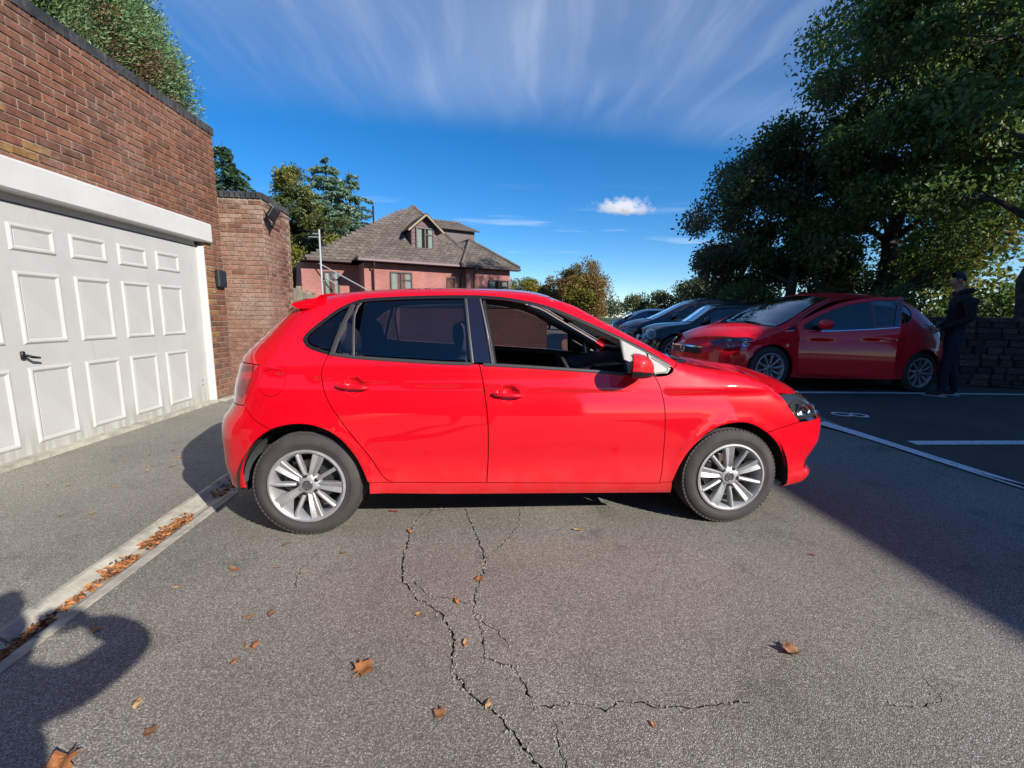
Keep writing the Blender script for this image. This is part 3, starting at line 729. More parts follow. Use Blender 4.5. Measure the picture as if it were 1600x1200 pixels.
for s in (-1, 1):
    P = [(mx_, dyf-.35, da+.06), (mx_+s*.96, dyf-.35, dz1-.22), (mx_+s*.96, dyf+2.2, dz1-.22), (mx_, dyf+3.0, da+.06)]
    slab('dormer_roof', P, M_TILE, house); tiled('roof_tile', [P[1], P[2], P[3], P[0]], 8, roof)
    mb = MB(); mb.tube([(mx_, dyf-.37, da-.02), (mx_+s*.98, dyf-.37, dz1-.31)], .06, 4); mb.build('barge_board', M_CREAM, house)
mb = MB(); mb.box((mx_, dyf-.08, dz0+.06), (1.5, .12, .08), bev=.01); mb.build('sill', M_UPVC, house)
mb = MB(); mb.tube([(1.6, 3.6, 6.1), (1.6, 3.6, 7.25)], .05, 8); mb.build('flue', M_DKMETAL, house)
# white aerial mast in front of the trees
mast = tag(empty('aerial_mast', (-8.9, 21.0, 0)), 'slim white mast with short arms beside the brick house', 'mast')
mb = MB(); mb.tube([(0, 0, 0), (0, 0, 5.05)], .04, 8); mb.build('pole', mat('mast_white', (.40, .40, .40), .5), mast, smooth=True)
for z, l in ((4.7, .5), (4.85, .3)):
    mb = MB(); mb.tube([(0, 0, z), (-l, 0, z+.02)], .018, 6); mb.build('arm', MATS['mast_white'], mast)
mb = MB(); mb.tube([(.0, 0, 2.7), (.3, -.1, 2.85), (.75, -.2, 2.6)], .025, 6); mb.build('arm', MATS['mast_white'], mast)
# low brick wall across the back of the court (seen through the car's windows)
lw = tag(empty('boundary_wall', (-.6, 9.2, 0), R(4)), 'low brick wall coloured as if shaded at the back of the court behind the red car', 'wall')
mb = MB(); mb.box((-.9, 0, .70), (4.4, .22, 1.40)); mb.build('wall', mat('wall_brick_shaded', rough=.9, fn=shaded_house_fn), lw)  # brick colour scaled down to imitate shade on this wall
mb = MB(); mb.box((-.9, 0, 1.44), (4.46, .28, .08), bev=.01); mb.build('coping', M_BLUE, lw)
# dark stone wall on the right
M_STONE = mat('wall_stone', rough=.95, fn=noise_col((.05, .045, .04), (.15, .135, .11), 5, 8, .7, 40, rnd=.35))
rw = tag(empty('stone_wall', (6.55, 7.82, zg(7.4, 7.6)), R(-11)), 'dark rubble stone wall with flat coping behind the standing person', 'wall')
mb = MB(); mb.box((3.3, .16, .55), (6.6, .26, 1.1)); mb.build('core', M_MORTAR_D, rw)
sv = []
rs = random.Random(9)
for i in range(6):
    mb = MB(); mb.box((0, 0, 0), (1, .12, 1), bev=.05); V = [(v[0]*1+rs.uniform(-.03, .03), v[1]+rs.uniform(-.015, .015), v[2]+rs.uniform(-.06, .06)) for v in mb.V]
    sv.append(mesh_data('stone', V, mb.F, M_STONE))
z = .02
while z < 1.06:
    h = rs.uniform(.085, .13); x = .02+rs.uniform(0, .1)
    while x < 6.5:
        l = rs.uniform(.16, .38); o = link('stone', rs.choice(sv), rw, (x+l/2, .02, z+h/2)); o.scale = (l-.014, 1, h-.012); x += l
    z += h
for i in range(9):
    mb = MB(); mb.box((.37+i*.735, .14, 1.13), (.72, .38, .075), bev=.012); mb.build('coping_stone', M_STONE, rw)
# brick apartment block to the right of and behind the viewpoint; it throws the shade over the bays
blk = tag(empty('apartment_block', (9.9, -1.6, 0), R(1.5)), 'brick apartment block beside the parking bays, outside the picture on the right', 'building')
mb = MB(); mb.box((3, 0, 2.55), (6.0, 13.0, 5.1)); mb.build('wall', M_HBRICK, blk)
mb = MB(); mb.box((2.9, 0, 5.2), (6.5, 13.4, .22), bev=.03); mb.build('parapet', M_FASCIA, blk)
for y in (-4.6, -1.5, 1.5, 4.6):
    for z in (.9, 3.3):
        f = MB(); f.box((-.02, y, z+.6), (.1, 1.3, 1.25), bev=.01); w_ = f.build('window', M_UPVC, blk)
        f = MB(); f.box((-.06, y, z+.6), (.04, 1.12, 1.07)); f.build('pane', MATS['dark_glass'], w_)
sky_block = tag(empty('apartment_block', (-7.0, -14.5, 0), R(-2)), 'brick building behind the photographer, outside the picture, made tall to block sky light', 'building')  # building behind the viewpoint, made taller to cut the sky fill
mb = MB(); mb.box((0, 0, 4.4), (24, 8, 8.8)); mb.build('wall', mat('block_brick_dark', rough=.9, fn=lambda t, b, o: housebrick_fn(t, b, o, .6)), sky_block)
mb = MB(); mb.prism([(-4.6, 8.8), (4.6, 8.8), (0, 12.2)], lambda p: (-12.4, p[0], p[1]), lambda p: (12.4, p[0], p[1])); mb.build('roof', M_TILE, sky_block)
for i in range(7):
    for z in (.9, 3.5, 6.1):
        f = MB(); f.box((-10.2+i*3.4, 4.0, z+.65), (1.5, .12, 1.3), bev=.01); w_ = f.build('window', M_UPVC, sky_block)
        f = MB(); f.box((-10.2+i*3.4, 4.06, z+.65), (1.3, .04, 1.1)); f.build('pane', MATS['dark_glass'], w_)
# ------------------------------------------------------------------ cars
def paint_mat(name, col, rough=.32, metal=0.0, coat=1.0):
    def fn(t, b, out):
        b.inputs['Coat Weight'].default_value = 1.0; b.inputs['Coat Roughness'].default_value = .025; b.inputs['Coat IOR'].default_value = 1.62
        tc = t.n('ShaderNodeTexCoord')
        n = t.n('ShaderNodeTexNoise', i={'Vector': (tc, 'Object'), 'Scale': 1.6, 'Detail': 5.0})
        dn = t.map((n, 'Fac'), .35, .75, rough, rough+.14); L(t, dn, 0, b, 'Roughness')
        op = t.n('ShaderNodeTexNoise', i={'Vector': (tc, 'Object'), 'Scale': 900.0, 'Detail': 2.0})
        bp = t.n('ShaderNodeBump', i={'Strength': .012, 'Distance': .001, 'Height': (op, 'Fac')})
        t.t.links.new(bp.outputs[0], b.inputs['Coat Normal'])
        sp = t.n('ShaderNodeSeparateXYZ', i={0: (tc, 'Object')})
        d1 = t.n('ShaderNodeTexNoise', i={'Vector': (tc, 'Object'), 'Scale': 7.0, 'Detail': 8.0, 'Roughness': .7})
        df = t.math('MULTIPLY', t.map((sp, 2), .52, .18, .0, .16), t.map((d1, 'Fac'), .35, .7, .25, 1.0))
        cm = t.mix(df, (*col, 1), (.28, .22, .17, 1)); L(t, cm, 2, b, 'Base Color')
        b.inputs['Coat Weight'].default_value = coat
    return mat(name, col, rough, metal, .12, fn=fn)
M_RED = paint_mat('paint_red', (.66, .0015, .011))
M_CRED = paint_mat('paint_cherry', (.80, .006, .018), coat=.55)
M_NAVY = paint_mat('paint_navy', (.018, .024, .05), .3, .3)
M_BLK = paint_mat('paint_black', (.008, .008, .012), .3)
M_BLUEGREY = paint_mat('paint_slate', (.06, .085, .15), .3, .4)
M_TRIM = mat('trim_black', (.014, .013, .015), .38)
M_TRIMG = mat('trim_grey', (.045, .042, .044), .42)
M_PILLAR = mat('pillar_gloss', (.012, .010, .022), .08, coat=1.0)
M_SAIL_SHEEN = mat('sail_sheen', (.40, .385, .35), .5)  # black trim triangles coloured pale grey to imitate their sunlit sheen
M_CHROME = mat('chrome', (.72, .72, .74), .12, 1.0)
M_LINER = mat('arch_liner', (.012, .012, .013), .9)
M_LINERG = mat('arch_liner_dusty', (.075, .08, .082), .9)
M_INT = mat('interior_dark', (.018, .017, .02), .75)
M_INTG = mat('interior_grey', (.10, .10, .10), .8)
M_HEADL = mat('headliner', (.32, .31, .29), .9)
M_SEAT = mat('seat_cloth', rough=.95, fn=noise_col((.03, .03, .038), (.06, .06, .075), 160, 3))
M_GLASS = mat('car_glass', fn=glass_fn((.50, .53, .56), 1.5))
M_GLASSD = mat('car_glass_tint', fn=glass_fn((.46, .45, .50), 1.7))
M_SCREEN = mat('windscreen_glass', fn=glass_fn((.42, .46, .48), 2.2))
M_LENS = mat('lamp_lens', fn=glass_fn((.85, .87, .9), 1.3))
M_REFL = mat('lamp_reflector', (.55, .56, .58), .18, 1.0)
M_BEZEL = mat('lamp_bezel', (.035, .037, .04), .25)
def taill_fn(t, b, out):
    b.inputs['Base Color'].default_value = (.50, .006, .014, 1); b.inputs['Roughness'].default_value = .08
    b.inputs['Coat Weight'].default_value = 1.0; b.inputs['Subsurface Weight'].default_value = .2
M_TAIL = mat('tail_lens', fn=taill_fn); M_TAILD = mat('tail_lens_dark', (.20, .004, .01), .12, coat=1.0)
def tyre_fn(t, b, out):
    tc = t.n('ShaderNodeTexCoord'); n = t.n('ShaderNodeTexNoise', i={'Vector': (tc, 'Object'), 'Scale': 7.0, 'Detail': 6.0})
    r = t.ramp((n, 'Fac'), [(.3, (.034, .030, .029)), (.7, (.066, .058, .055))]); L(t, r, 0, b, 'Base Color'); b.inputs['Roughness'].default_value = .82
M_TYRE = mat('tyre_rubber', fn=tyre_fn)
def alloy_fn(t, b, out):
    tc = t.n('ShaderNodeTexCoord'); n = t.n('ShaderNodeTexNoise', i={'Vector': (tc, 'Object'), 'Scale': 24.0, 'Detail': 5.0})
    r = t.ramp((n, 'Fac'), [(.3, (.40, .40, .40)), (.7, (.52, .52, .52))]); L(t, r, 0, b, 'Base Color')
    b.inputs['Metallic'].default_value = .6; b.inputs['Roughness'].default_value = .5
M_ALLOY = mat('alloy_silver', fn=alloy_fn)
M_ALLOYD = mat('alloy_inner', (.16, .15, .145), .55, .5)
M_DISC = mat('brake_disc', rough=.45, metal=.6, fn=noise_col((.10, .055, .035), (.24, .2, .18), 9, 5))
M_BOLT = mat('wheel_bolt', (.03, .03, .032), .5, .3)

class Curve:
    """smooth (pchip-like) 1D interpolation"""
    def __init__(s, pts):
        p = np.array(sorted(pts), float); s.x, s.y = p[:, 0], p[:, 1]
        h = np.diff(s.x); d = np.diff(s.y)/h; m = np.zeros(len(s.x)); m[0], m[-1] = d[0], d[-1]
        for i in range(1, len(d)):
            if d[i-1]*d[i] > 0:
                w1, w2 = 2*h[i]+h[i-1], h[i]+2*h[i-1]; m[i] = (w1+w2)/(w1/d[i-1]+w2/d[i])
        s.m = m
    def __call__(s, q):
        q = np.clip(np.asarray(q, float), s.x[0], s.x[-1]); i = np.clip(np.searchsorted(s.x, q)-1, 0, len(s.x)-2)
        h = s.x[i+1]-s.x[i]; t = (q-s.x[i])/h
        return (2*t**3-3*t**2+1)*s.y[i]+(t**3-2*t**2+t)*h*s.m[i]+(-2*t**3+3*t**2)*s.y[i+1]+(t**3-t**2)*h*s.m[i+1]

def densify(P, step=.03, closed=True):
    out = []; n = len(P)
    for i in range(n if closed else n-1):
        a, b = np.array(P[i], float), np.array(P[(i+1) % n], float); k = max(1, int(np.hypot(*(b-a))/step))
        out += [tuple(a+(b-a)*j/k) for j in range(k)]
    if not closed: out.append(tuple(P[-1]))
    return out
def smooth_line(P, step=.03):
    """Catmull-Rom through the points"""
    P = [np.array(p, float) for p in P]; out = []
    for i in range(len(P)-1):
        p0, p1, p2, p3 = P[max(i-1, 0)], P[i], P[i+1], P[min(i+2, len(P)-1)]
        k = max(2, int(np.hypot(*(p2-p1))/step))
        for j in range(k):
            t = j/k; out.append(tuple(.5*((2*p1)+(-p0+p2)*t+(2*p0-5*p1+4*p2-p3)*t*t+(-p0+3*p1-3*p2+p3)*t**3)))
    out.append(tuple(P[-1])); return out
def area2(P):
    P = np.array(P); x, y = P[:, 0], P[:, 1]; return np.dot(x, np.roll(y, -1))-np.dot(y, np.roll(x, -1))
def inset(P, d):
    """move a closed polygon inwards by d"""
    if abs(d) < 1e-9: return P
    P = [p for i, p in enumerate(P) if np.hypot(p[0]-P[i-1][0], p[1]-P[i-1][1]) > 1e-4]
    s = 1 if area2(P) > 0 else -1; n = len(P); out = []
    for i in range(n):
        a, b, c = np.array(P[i-1]), np.array(P[i]), np.array(P[(i+1) % n])
        e1 = (b-a)/max(1e-9, np.hypot(*(b-a))); e2 = (c-b)/max(1e-9, np.hypot(*(c-b)))
        n1 = np.array((-e1[1], e1[0]))*s; n2 = np.array((-e2[1], e2[0]))*s; m = n1+n2; l = np.hypot(*m)
        m = m/l if l > 1e-6 else n1; k = min(2.0, 1/max(.3, float(np.dot(m, n1)))); out.append(tuple(b+m*d*k))
    return out

class Car:
    """body built from panels that lie on one side surface y=Y(x,z), plus top, front and rear skins"""
    def __init__(s, name, spec, loc, rz, label, group, scale=1.0):
        s.sp = spec; s.root = tag(empty(name, loc, rz), label, 'car', group); s.root.scale = (scale,)*3
        s.sec = Curve(spec['sec']); s.fs = Curve(spec['front']); s.rs = Curve(spec['rear'])
        s.fx = Curve(spec['fshift']); s.rx = Curve(spec['rshift']); s.ze = Curve(spec['zedge']); s.zc = Curve(spec['zc'])
        # inverse: x as a function of inset
        s.fsi = Curve([(b, a) for a, b in spec['front']]); s.rsi = Curve([(b, -a) for a, b in spec['rear']])
    def Y(s, x, z):
        x = np.asarray(x, float); z = np.asarray(z, float); sp = s.sp
        y = s.sec(z)-s.fs(x-s.fx(z))-s.rs(x-s.rx(z))
        for cx, cz, r in sp['wheels']:
            d = np.hypot(x-cx, z-cz); y = y+.010*np.exp(-((d-r)/.035)**2)*(z > cz-.2)
        if 'crease' in sp:
            zc = Curve(sp['crease'])(x); u = zc-z
            y = y-np.where((u > 0) & (u < .17), .011*(1-np.clip(u/.17, 0, 1))**1.4*np.clip(u/.014, 0, 1), 0)*np.clip((x-sp['crease'][0][0])/.15, 0, 1)
        for hx, hz, hr in sp.get('dents', []):
            d2 = ((x-hx)/hr)**2+((z-hz)/(hr*.75))**2; y = y-.024*np.clip(1-d2, 0, 1)**.6
        t = np.clip((s.ze(x)-z)/sp['er'], 0, 1); y = y-sp['eR']*(1-np.sqrt(np.clip(1-(1-t)**2, 0, 1)))
        return y
    def N(s, x, z, sg):
        e = .004; dx = (s.Y(x+e, z)-s.Y(x-e, z))/(2*e); dz = (s.Y(x, z+e)-s.Y(x, z-e))/(2*e)
        n = np.stack([-dx, np.ones_like(dx)*1.0, -dz], -1); n /= np.linalg.norm(n, axis=1)[:, None]; n[:, 1] *= sg; return n
    def panel(s, name, outline, m, sides=(-1, 1), gap=.0025, off=0.0, depth=.022, holes=(), step=.03, grid=.035, parent=None, lam=None, label=None):
        O = densify(inset(outline, gap), step); H = [densify(inset(h, -gap), step*.6) for h in holes]
        P = np.array(O); x0, z0 = P.min(0); x1, z1 = P.max(0)
        gx, gz = np.meshgrid(np.arange(x0+grid/2, x1, grid), np.arange(z0+grid/2, z1, grid)); G = np.stack([gx.ravel(), gz.ravel()], 1)
        if len(G):
            k = pip(G, inset(O, grid*.35))
            for h in H: k &= ~pip(G, inset(h, -grid*.3))
            G = G[k]
        V, T = cdt([O]+H, G if len(G) else [])
        c = V[T].mean(axis=1); k = pip(c, O)
        for h in H: k &= ~pip(c, h)
        T = T[k]; res = []
        for sg in sides:
            n = len(V); y = s.Y(V[:, 0], V[:, 1])+off
            if lam is not None: y = lam(V[:, 0], V[:, 1], y)
            top = np.stack([V[:, 0], sg*y, V[:, 1]], 1); NN = s.N(V[:, 0], V[:, 1], sg)
            a2 = np.cross(V[T[:, 1]]-V[T[:, 0]], V[T[:, 2]]-V[T[:, 0]])
            F = [tuple(f) if (q*sg < 0) else tuple(f[::-1]) for f, q in zip(T, a2)]
            ed = {}
            for f in F:
                for a, b in ((f[0], f[1]), (f[1], f[2]), (f[2], f[0])): ed[(a, b)] = 1
            bd = [(a, b) for a, b in ed if (b, a) not in ed]; allv = [tuple(p) for p in top]; nrm = [tuple(q) for q in NN]
            loops = []
            for f in F: loops += [nrm[i] for i in f]
            if depth > 0:
                cen = V.mean(0); mp = {}
                for a, b in bd:
                    for q in (a, b):
                        if q not in mp:
                            base = len(allv); mp[q] = base
                            p = top[q]; i_ = np.array((0, -sg*depth, 0)); allv += [tuple(p), tuple(p-NN[q]*depth)]
                    fa = (b, a, mp[a]+1, mp[b]+1); fa = (mp[b], mp[a], mp[a]+1, mp[b]+1)
                    F.append(fa); A = np.array(allv[fa[0]]); B = np.array(allv[fa[1]]); Cc = np.array(allv[fa[2]])
                    nn = np.cross(B-A, Cc-B); l = np.linalg.norm(nn); nn = nn/l if l > 1e-12 else NN[a]; loops += [tuple(nn)]*4
            me = mesh_data(name, allv, F, m, True); me.normals_split_custom_set(loops)
            o = link(name, me, parent[sg] if isinstance(parent, dict) else (parent or s.root))
            if label: o['label'] = label
            res.append(o)
        return dict(zip(sides, res))
    def strip(s, name, line, wd, m, sides=(-1, 1), out=.006, parent=None, closed=False):
        """raised moulding along a line on the side surface"""
        Ln = np.array(smooth_line(line)); n = len(Ln); T = np.gradient(Ln, axis=0); T /= np.linalg.norm(T, axis=1)[:, None]; Q = np.stack([-T[:, 1], T[:, 0]], 1)
        prof = [(-.5, -.006), (-.5, out*.6), (-.3, out), (.3, out), (.5, out*.6), (.5, -.006)]; k = len(prof); res = {}
        for sg in sides:
            V = []
            for i in range(n):
                for u, h in prof:
                    p = Ln[i]+Q[i]*u*wd; V.append((p[0], sg*(float(s.Y(p[0], p[1]))+h), p[1]))
            F = [(i*k+j, i*k+j+1, (i+1)*k+j+1, (i+1)*k+j) for i in range(n-1) for j in range(k-1)]+[tuple(range(k)), tuple(range((n-1)*k, n*k))]
            mb = MB(); mb.add(V, F); res[sg] = autosmooth(mb.build(name, m, parent[sg] if isinstance(parent, dict) else (parent or s.root)))
        return res
    def Ztop(s, x, y, k=2.3):
        x = np.asarray(x, float); ye = s.Y(x, s.ze(x)); u = np.clip(np.abs(y)/np.maximum(ye, .05), 0, 1)
        return s.zc(x)-(s.zc(x)-s.ze(x))*u**k
    def top(s, name, xa, xb, m, off=0.0, nx=40, ny=40, vmax=1.0, depth=.015, parent=None, k=2.3):
        """skin over the top between two lines x=xa(v), x=xb(v), v in -1..1 across"""
        V = []; N = []
        u = np.linspace(0, 1, nx); v = np.linspace(-vmax, vmax, ny); U, W = np.meshgrid(u, v, indexing='ij')
        X = xa(W)+(xb(W)-xa(W))*U
        def pos(X, W):
            ye = s.Y(X, s.ze(X)); y = W*ye; return np.stack([X, y, s.zc(X)-(s.zc(X)-s.ze(X))*np.abs(W)**k], -1)
        P = pos(X, W); e = .004
        dn = np.cross(pos(X+e, W)-pos(X-e, W), pos(X, np.clip(W+e, -1, 1))-pos(X, np.clip(W-e, -1, 1))); dn /= np.linalg.norm(dn, axis=-1)[..., None]
        dn[dn[..., 2] < 0] *= -1; P = P+dn*off
        n = nx*ny; V = P.reshape(-1, 3); Nf = dn.reshape(-1, 3); F = []; lp = []
        for i in range(nx-1):
            for j in range(ny-1):
                f = (i*ny+j, (i+1)*ny+j, (i+1)*ny+j+1, i*ny+j+1); F.append(f); lp += [tuple(Nf[q]) for q in f]
        allv = [tuple(p) for p in V]
        rim = [i*ny for i in range(nx)]+[(nx-1)*ny+j for j in range(1, ny)]+[i*ny+ny-1 for i in range(nx-2, -1, -1)]+[j for j in range(ny-2, 0, -1)]
        b0 = len(allv)
        for q in rim: allv += [tuple(V[q]), tuple(V[q]-Nf[q]*depth)]
        r = len(rim)
        for i in range(r):
            f = (b0+2*i, b0+2*((i+1) % r), b0+2*((i+1) % r)+1, b0+2*i+1); F.append(f)
            A, B, Cc = (np.array(allv[f[t]]) for t in (0, 1, 2)); nn = np.cross(B-A, Cc-B); l = np.linalg.norm(nn); nn = nn/l if l > 1e-12 else np.array((0, 0, 1.)); lp += [tuple(nn)]*4
        me = mesh_data(name, allv, F, m, True); me.normals_split_custom_set(lp)
        return link(name, me, parent or s.root)
    def endskin(s, name, za, zb, inn, m, front=True, off=0.0, nz=18, ny=28, parent=None, vr=(-1, 1), xtop=None):
        """skin over the nose or tail: for each height a plan curve; zb may depend on y"""
        V = []; F = []
        for i in range(nz):
            for j in range(ny):
                v = vr[0]+(vr[1]-vr[0])*j/(ny-1)
                z1 = zb(v) if callable(zb) else zb
                z = za+(z1-za)*i/(nz-1); w = float(s.sec(z)); ym = w-inn; y = v*ym; ins = w-abs(y)
                x = float(s.fsi(min(ins, s.fsi.x[-1])))+float(s.fx(z)) if front else -float(s.rsi(min(ins, s.rsi.x[-1])))+float(s.rx(z))
                if xtop is not None:
                    t = max(0, (i/(nz-1)-.55)/.45); t = t*t*(3-2*t)
                    xt, yt, zt = xtop(v); x = x+(xt-x)*t; y = y+(yt-y)*t; z = z+(zt-z)*t if i == nz-1 else z
                V.append((x+(off if front else -off), y, z))
        F = [(i*ny+j, i*ny+j+1, (i+1)*ny+j+1, (i+1)*ny+j) for i in range(nz-1) for j in range(ny-1)]
        if not front: F = [f[::-1] for f in F]
        return link(name, mesh_data(name, V, F, m, True), parent or s.root)
    def xlimf(s, z, inn=.30): return float(s.fsi(inn))+float(s.fx(z))
    def xlimr(s, z, inn=.34): return -float(s.rsi(inn))+float(s.rx(z))
    def liner(s, cx, cz, r, m=None, width=.26):
        for sg in (-1, 1):
            mb = MB(); V = []; n = 28; y0 = float(s.Y(cx, cz+r+.01))-.012
            for i in range(n+1):
                a = R(-8)+R(196)*i/n
                for yy in (y0, y0-width): V.append((cx+(r+.006)*math.cos(a), sg*yy, max(.16, cz+(r+.006)*math.sin(a))))
            mb.add(V, [(2*i, 2*i+1, 2*i+3, 2*i+2) for i in range(n)]+[tuple(2*i+1 for i in range(n+1))])
            mb.build('arch_liner', m or M_LINER, s.root)

def make_wheel(parent, loc, face, kind='polo', r_t=.301, r_r=.203, wd=.185, rot=0.0, steer=0.0):
    """wheel with its outer face towards -y when face=-1"""
    w_ = empty('wheel', loc, 0 if face < 0 else math.pi, parent); w_.rotation_euler[2] += steer
    h = wd/2; rt, rr_ = r_t, r_r
    prof = [(rr_+.004, h-.012), (rr_+.012, h-.002), (rr_+.03, h+.001), (rr_+.034, h+.003), (rt-.055, h+.004), (rt-.030, h-.004), (rt-.012, h-.020), (rt-.003, h-.034)]
    tread = []
    for k, y in enumerate((h-.045, .030, .024, .006, -.006, -.024, -.030, -(h-.045))): pass
    yy = h-.036
    for g in (.042, .014, -.014, -.042): tread += [(rt, g+.005), (rt-.007, g+.004), (rt-.007, g-.004), (rt, g-.005)]
    full = prof+[(rt, yy)]+tread+[(rt, -yy)]+[(a, -b) for a, b in prof[::-1]]
    mb = MB(); mb.lathe([(a, -b) for a, b in full], 80, 'Y'); ty = autosmooth(mb.build('tyre', M_TYRE, w_), 28)
    mb = MB()                                      # shoulder tread blocks
    for k in range(72):
        a = 2*math.pi*k/72; M = Matrix.Rotation(-a, 3, 'Y')
        for sg in (-1, 1):
            c = M @ Vector((rt-.0140, sg*(h-.030), 0)); mb.box(c, (.018, .026, .0195), M=M)
    tb = mb.build('tread', M_TYRE, w_); tb['kind'] = 'stuff'
    o = -h
    mb = MB(); mb.lathe([(rr_+.008, o+.002), (rr_+.006, o-.006), (rr_-.004, o-.008), (rr_-.012, o-.001), (rr_-.02, o+.012), (rr_-.030, o+.06), (rr_-.036, o+.13)], 64, 'Y'); autosmooth(mb.build('rim', M_ALLOY, w_), 40)
    mb = MB(); mb.lathe([(rr_-.03, o+.13), (.10, o+.135), (.0, o+.135)], 40, 'Y'); mb.build('wheel_house', M_LINER, w_)
    mb = MB(); mb.lathe([(.125, o+.085), (.13, o+.088), (.13, o+.10), (.02, o+.10)], 40, 'Y'); mb.lathe([(.02, o+.084), (.125, o+.084)], 40, 'Y'); mb.build('brake_disc', M_DISC, w_)
    mb = MB(); mb.box((-.115, o+.085, .02), (.055, .06, .13), bev=.012); mb.build('brake_caliper', M_ALLOYD, w_)
    def spoke(wi, wo, dr, skew, nm):
        """tapered spoke along +x, with a sunken flank"""
        st = []
        for i in range(9):
            t = i/8; r = .045+(rr_-.014-.045)*t; ww = wi+(wo-wi)*t**.8; yf = o+.020-.024*math.sin(t*math.pi*.5)**.8
            st.append((r, ww, yf))
        V = []; F = []
        for r, ww, yf in st:
            c = skew*(r-.045)
            V += [(r, yf+.034, c-ww*.5), (r, yf+.004, c-ww*.5), (r, yf, c-ww*.5+.004), (r, yf+dr, c), (r, yf, c+ww*.5-.004), (r, yf+.004, c+ww*.5), (r, yf+.034, c+ww*.5)]
        k = 7; F = [(i*k+j, i*k+j+1, (i+1)*k+j+1, (i+1)*k+j) for i in range(8) for j in range(k-1)]
        return mesh_data(nm, V, F, M_ALLOY, False)
    if kind == 'polo':
        wide = spoke(.030, .064, .010, .0, 'spoke'); thin = spoke(.020, .021, -.003, .0, 'spoke')
        for k in range(5):
            link('spoke', wide, w_, (0, 0, 0), (0, rot+2*math.pi*k/5, 0)); link('spoke', thin, w_, (0, 0, 0), (0, rot+2*math.pi*(k+.5)/5, 0))
    else:
        thin = spoke(.020, .030, -.002, .10, 'spoke')
        for k in range(10): link('spoke', thin, w_, (0, 0, 0), (0, rot+2*math.pi*k/10, 0))
    mb = MB(); mb.lathe([(.0, o+.0125), (.034, o+.0125), (.042, o+.015), (.062, o+.022), (.068, o+.036), (.068, o+.06)], 40, 'Y'); autosmooth(mb.build('hub', M_ALLOY, w_), 50)
    bo_ = MB(); bo_.lathe([(0, 0), (.0095, 0), (.0105, .002), (.0105, .02)], 10, 'Y'); bo_.lathe([(.0105, .004), (.0135, .006), (.0135, .012)], 12, 'Y')
    bmesh_ = mesh_data('wheel_bolt', bo_.V, bo_.F, M_BOLT)
    for k in range(5):
        a = rot+2*math.pi*(k+.5)/5; link('wheel_bolt', bmesh_, w_, (.054*math.cos(a), o+.012, -.054*math.sin(a)))
    mb = MB(); mb.lathe([(0, o+.008), (.026, o+.008), (.0285, o+.0095), (.0295, o+.014)], 32, 'Y'); cap = mb.build('centre_cap', M_CHROME if kind != 'polo' else mat('cap_grey', (.22, .22, .23), .3, .8), w_)
    if kind == 'polo':                             # round badge: a V over a W inside a ring
        mb = MB(); mb.lathe([(.0235, o+.008), (.0235, o+.0055), (.0262, o+.0055), (.0262, o+.008)], 32, 'Y')
        ca, sa = math.cos(rot*1.7), math.sin(rot*1.7)
        for pl_ in ([(-.011, .019), (0, .003), (.011, .019)], [(-.0195, .011), (-.0105, -.017), (0, -.002), (.0105, -.017), (.0195, .011)]):
            for p, q in zip(pl_[:-1], pl_[1:]):
                f = lambda p_: (p_[0]*ca-p_[1]*sa, o+.0062, p_[0]*sa+p_[1]*ca)
                mb.tube([f(p), f(q)], .0019, 5)
        mb.build('badge', M_CHROME, cap)
    return w_
# ---- the red hatchback in front
POLO = dict(
 sec=[(0,.76),(.18,.80),(.24,.832),(.30,.842),(.44,.836),(.55,.842),(.65,.843),(.75,.838),(.82,.826),(.90,.797),(.95,.78),(1.10,.722),(1.25,.655),(1.36,.60),(1.42,.565),(1.5,.52)],
 front=[(2.30,0),(2.47,.002),(2.77,.015),(2.89,.035),(2.99,.06),(3.06,.09),(3.115,.14),(3.16,.2),(3.205,.3),(3.235,.4),(3.27,.6),(3.285,.84)],
 rear=[(-.65,.84),(-.625,.54),(-.575,.34),(-.54,.24),(-.49,.14),(-.455,.09),(-.38,.04),(-.25,.012),(0,.001),(.1,0)],
 fshift=[(.17,-.24),(.195,-.17),(.21,-.09),(.245,-.045),(.285,-.035),(.315,-.07),(.36,-.07),(.42,-.035),(.5,0),(.58,0),(.645,-.015),(.70,-.05),(.76,-.10),(.82,-.17),(.9,-.3)],
 rshift=[(.20,.06),(.28,.03),(.337,.02),(.40,0),(.57,0),(.64,.010),(.70,.052),(.76,.082),(.866,.090),(.985,.112),(1.123,.222),(1.247,.328),(1.30,.37),(1.4,.5)],
 zedge=[(-.7,1.2),(-.16,1.285),(-.10,1.30),(.046,1.343),(.175,1.364),(.316,1.378),(.57,1.396),(.83,1.401),(1.075,1.397),(1.266,1.385),(1.352,1.366),(1.5,1.324),(1.679,1.232),(1.886,1.124),(2.066,1.028),(2.15,.985),(2.3,.952),(2.47,.930),(2.60,.905),(2.70,.862),(2.77,.815),(2.91,.80),(3.03,.765),(3.2,.70),(3.3,.62)],
 zc=[(-.7,1.2),(-.2,1.30),(-.13,1.318),(0,1.362),(.17,1.395),(.4,1.416),(.7,1.429),(1.0,1.431),(1.2,1.425),(1.35,1.408),(1.45,1.378),(1.6,1.315),(1.8,1.225),(2.0,1.13),(2.2,1.035),(2.33,.975),(2.38,.965),(2.47,.950),(2.62,.937),(2.79,.918),(2.95,.888),(3.08,.845),(3.17,.79),(3.24,.71),(3.3,.63)],
 er=.07, eR=.05, wheels=[(0,.30,.352),(2.47,.30,.348)], crease=[(-.25,.955),(.114,.902),(.994,.856),(2.01,.828),(2.7,.826),(2.9,.80)],
 dents=[(.275,.862,.056),(1.118,.816,.056)])
ya = R(5.08); nn_ = Vector((-math.sin(ya), math.cos(ya), 0))
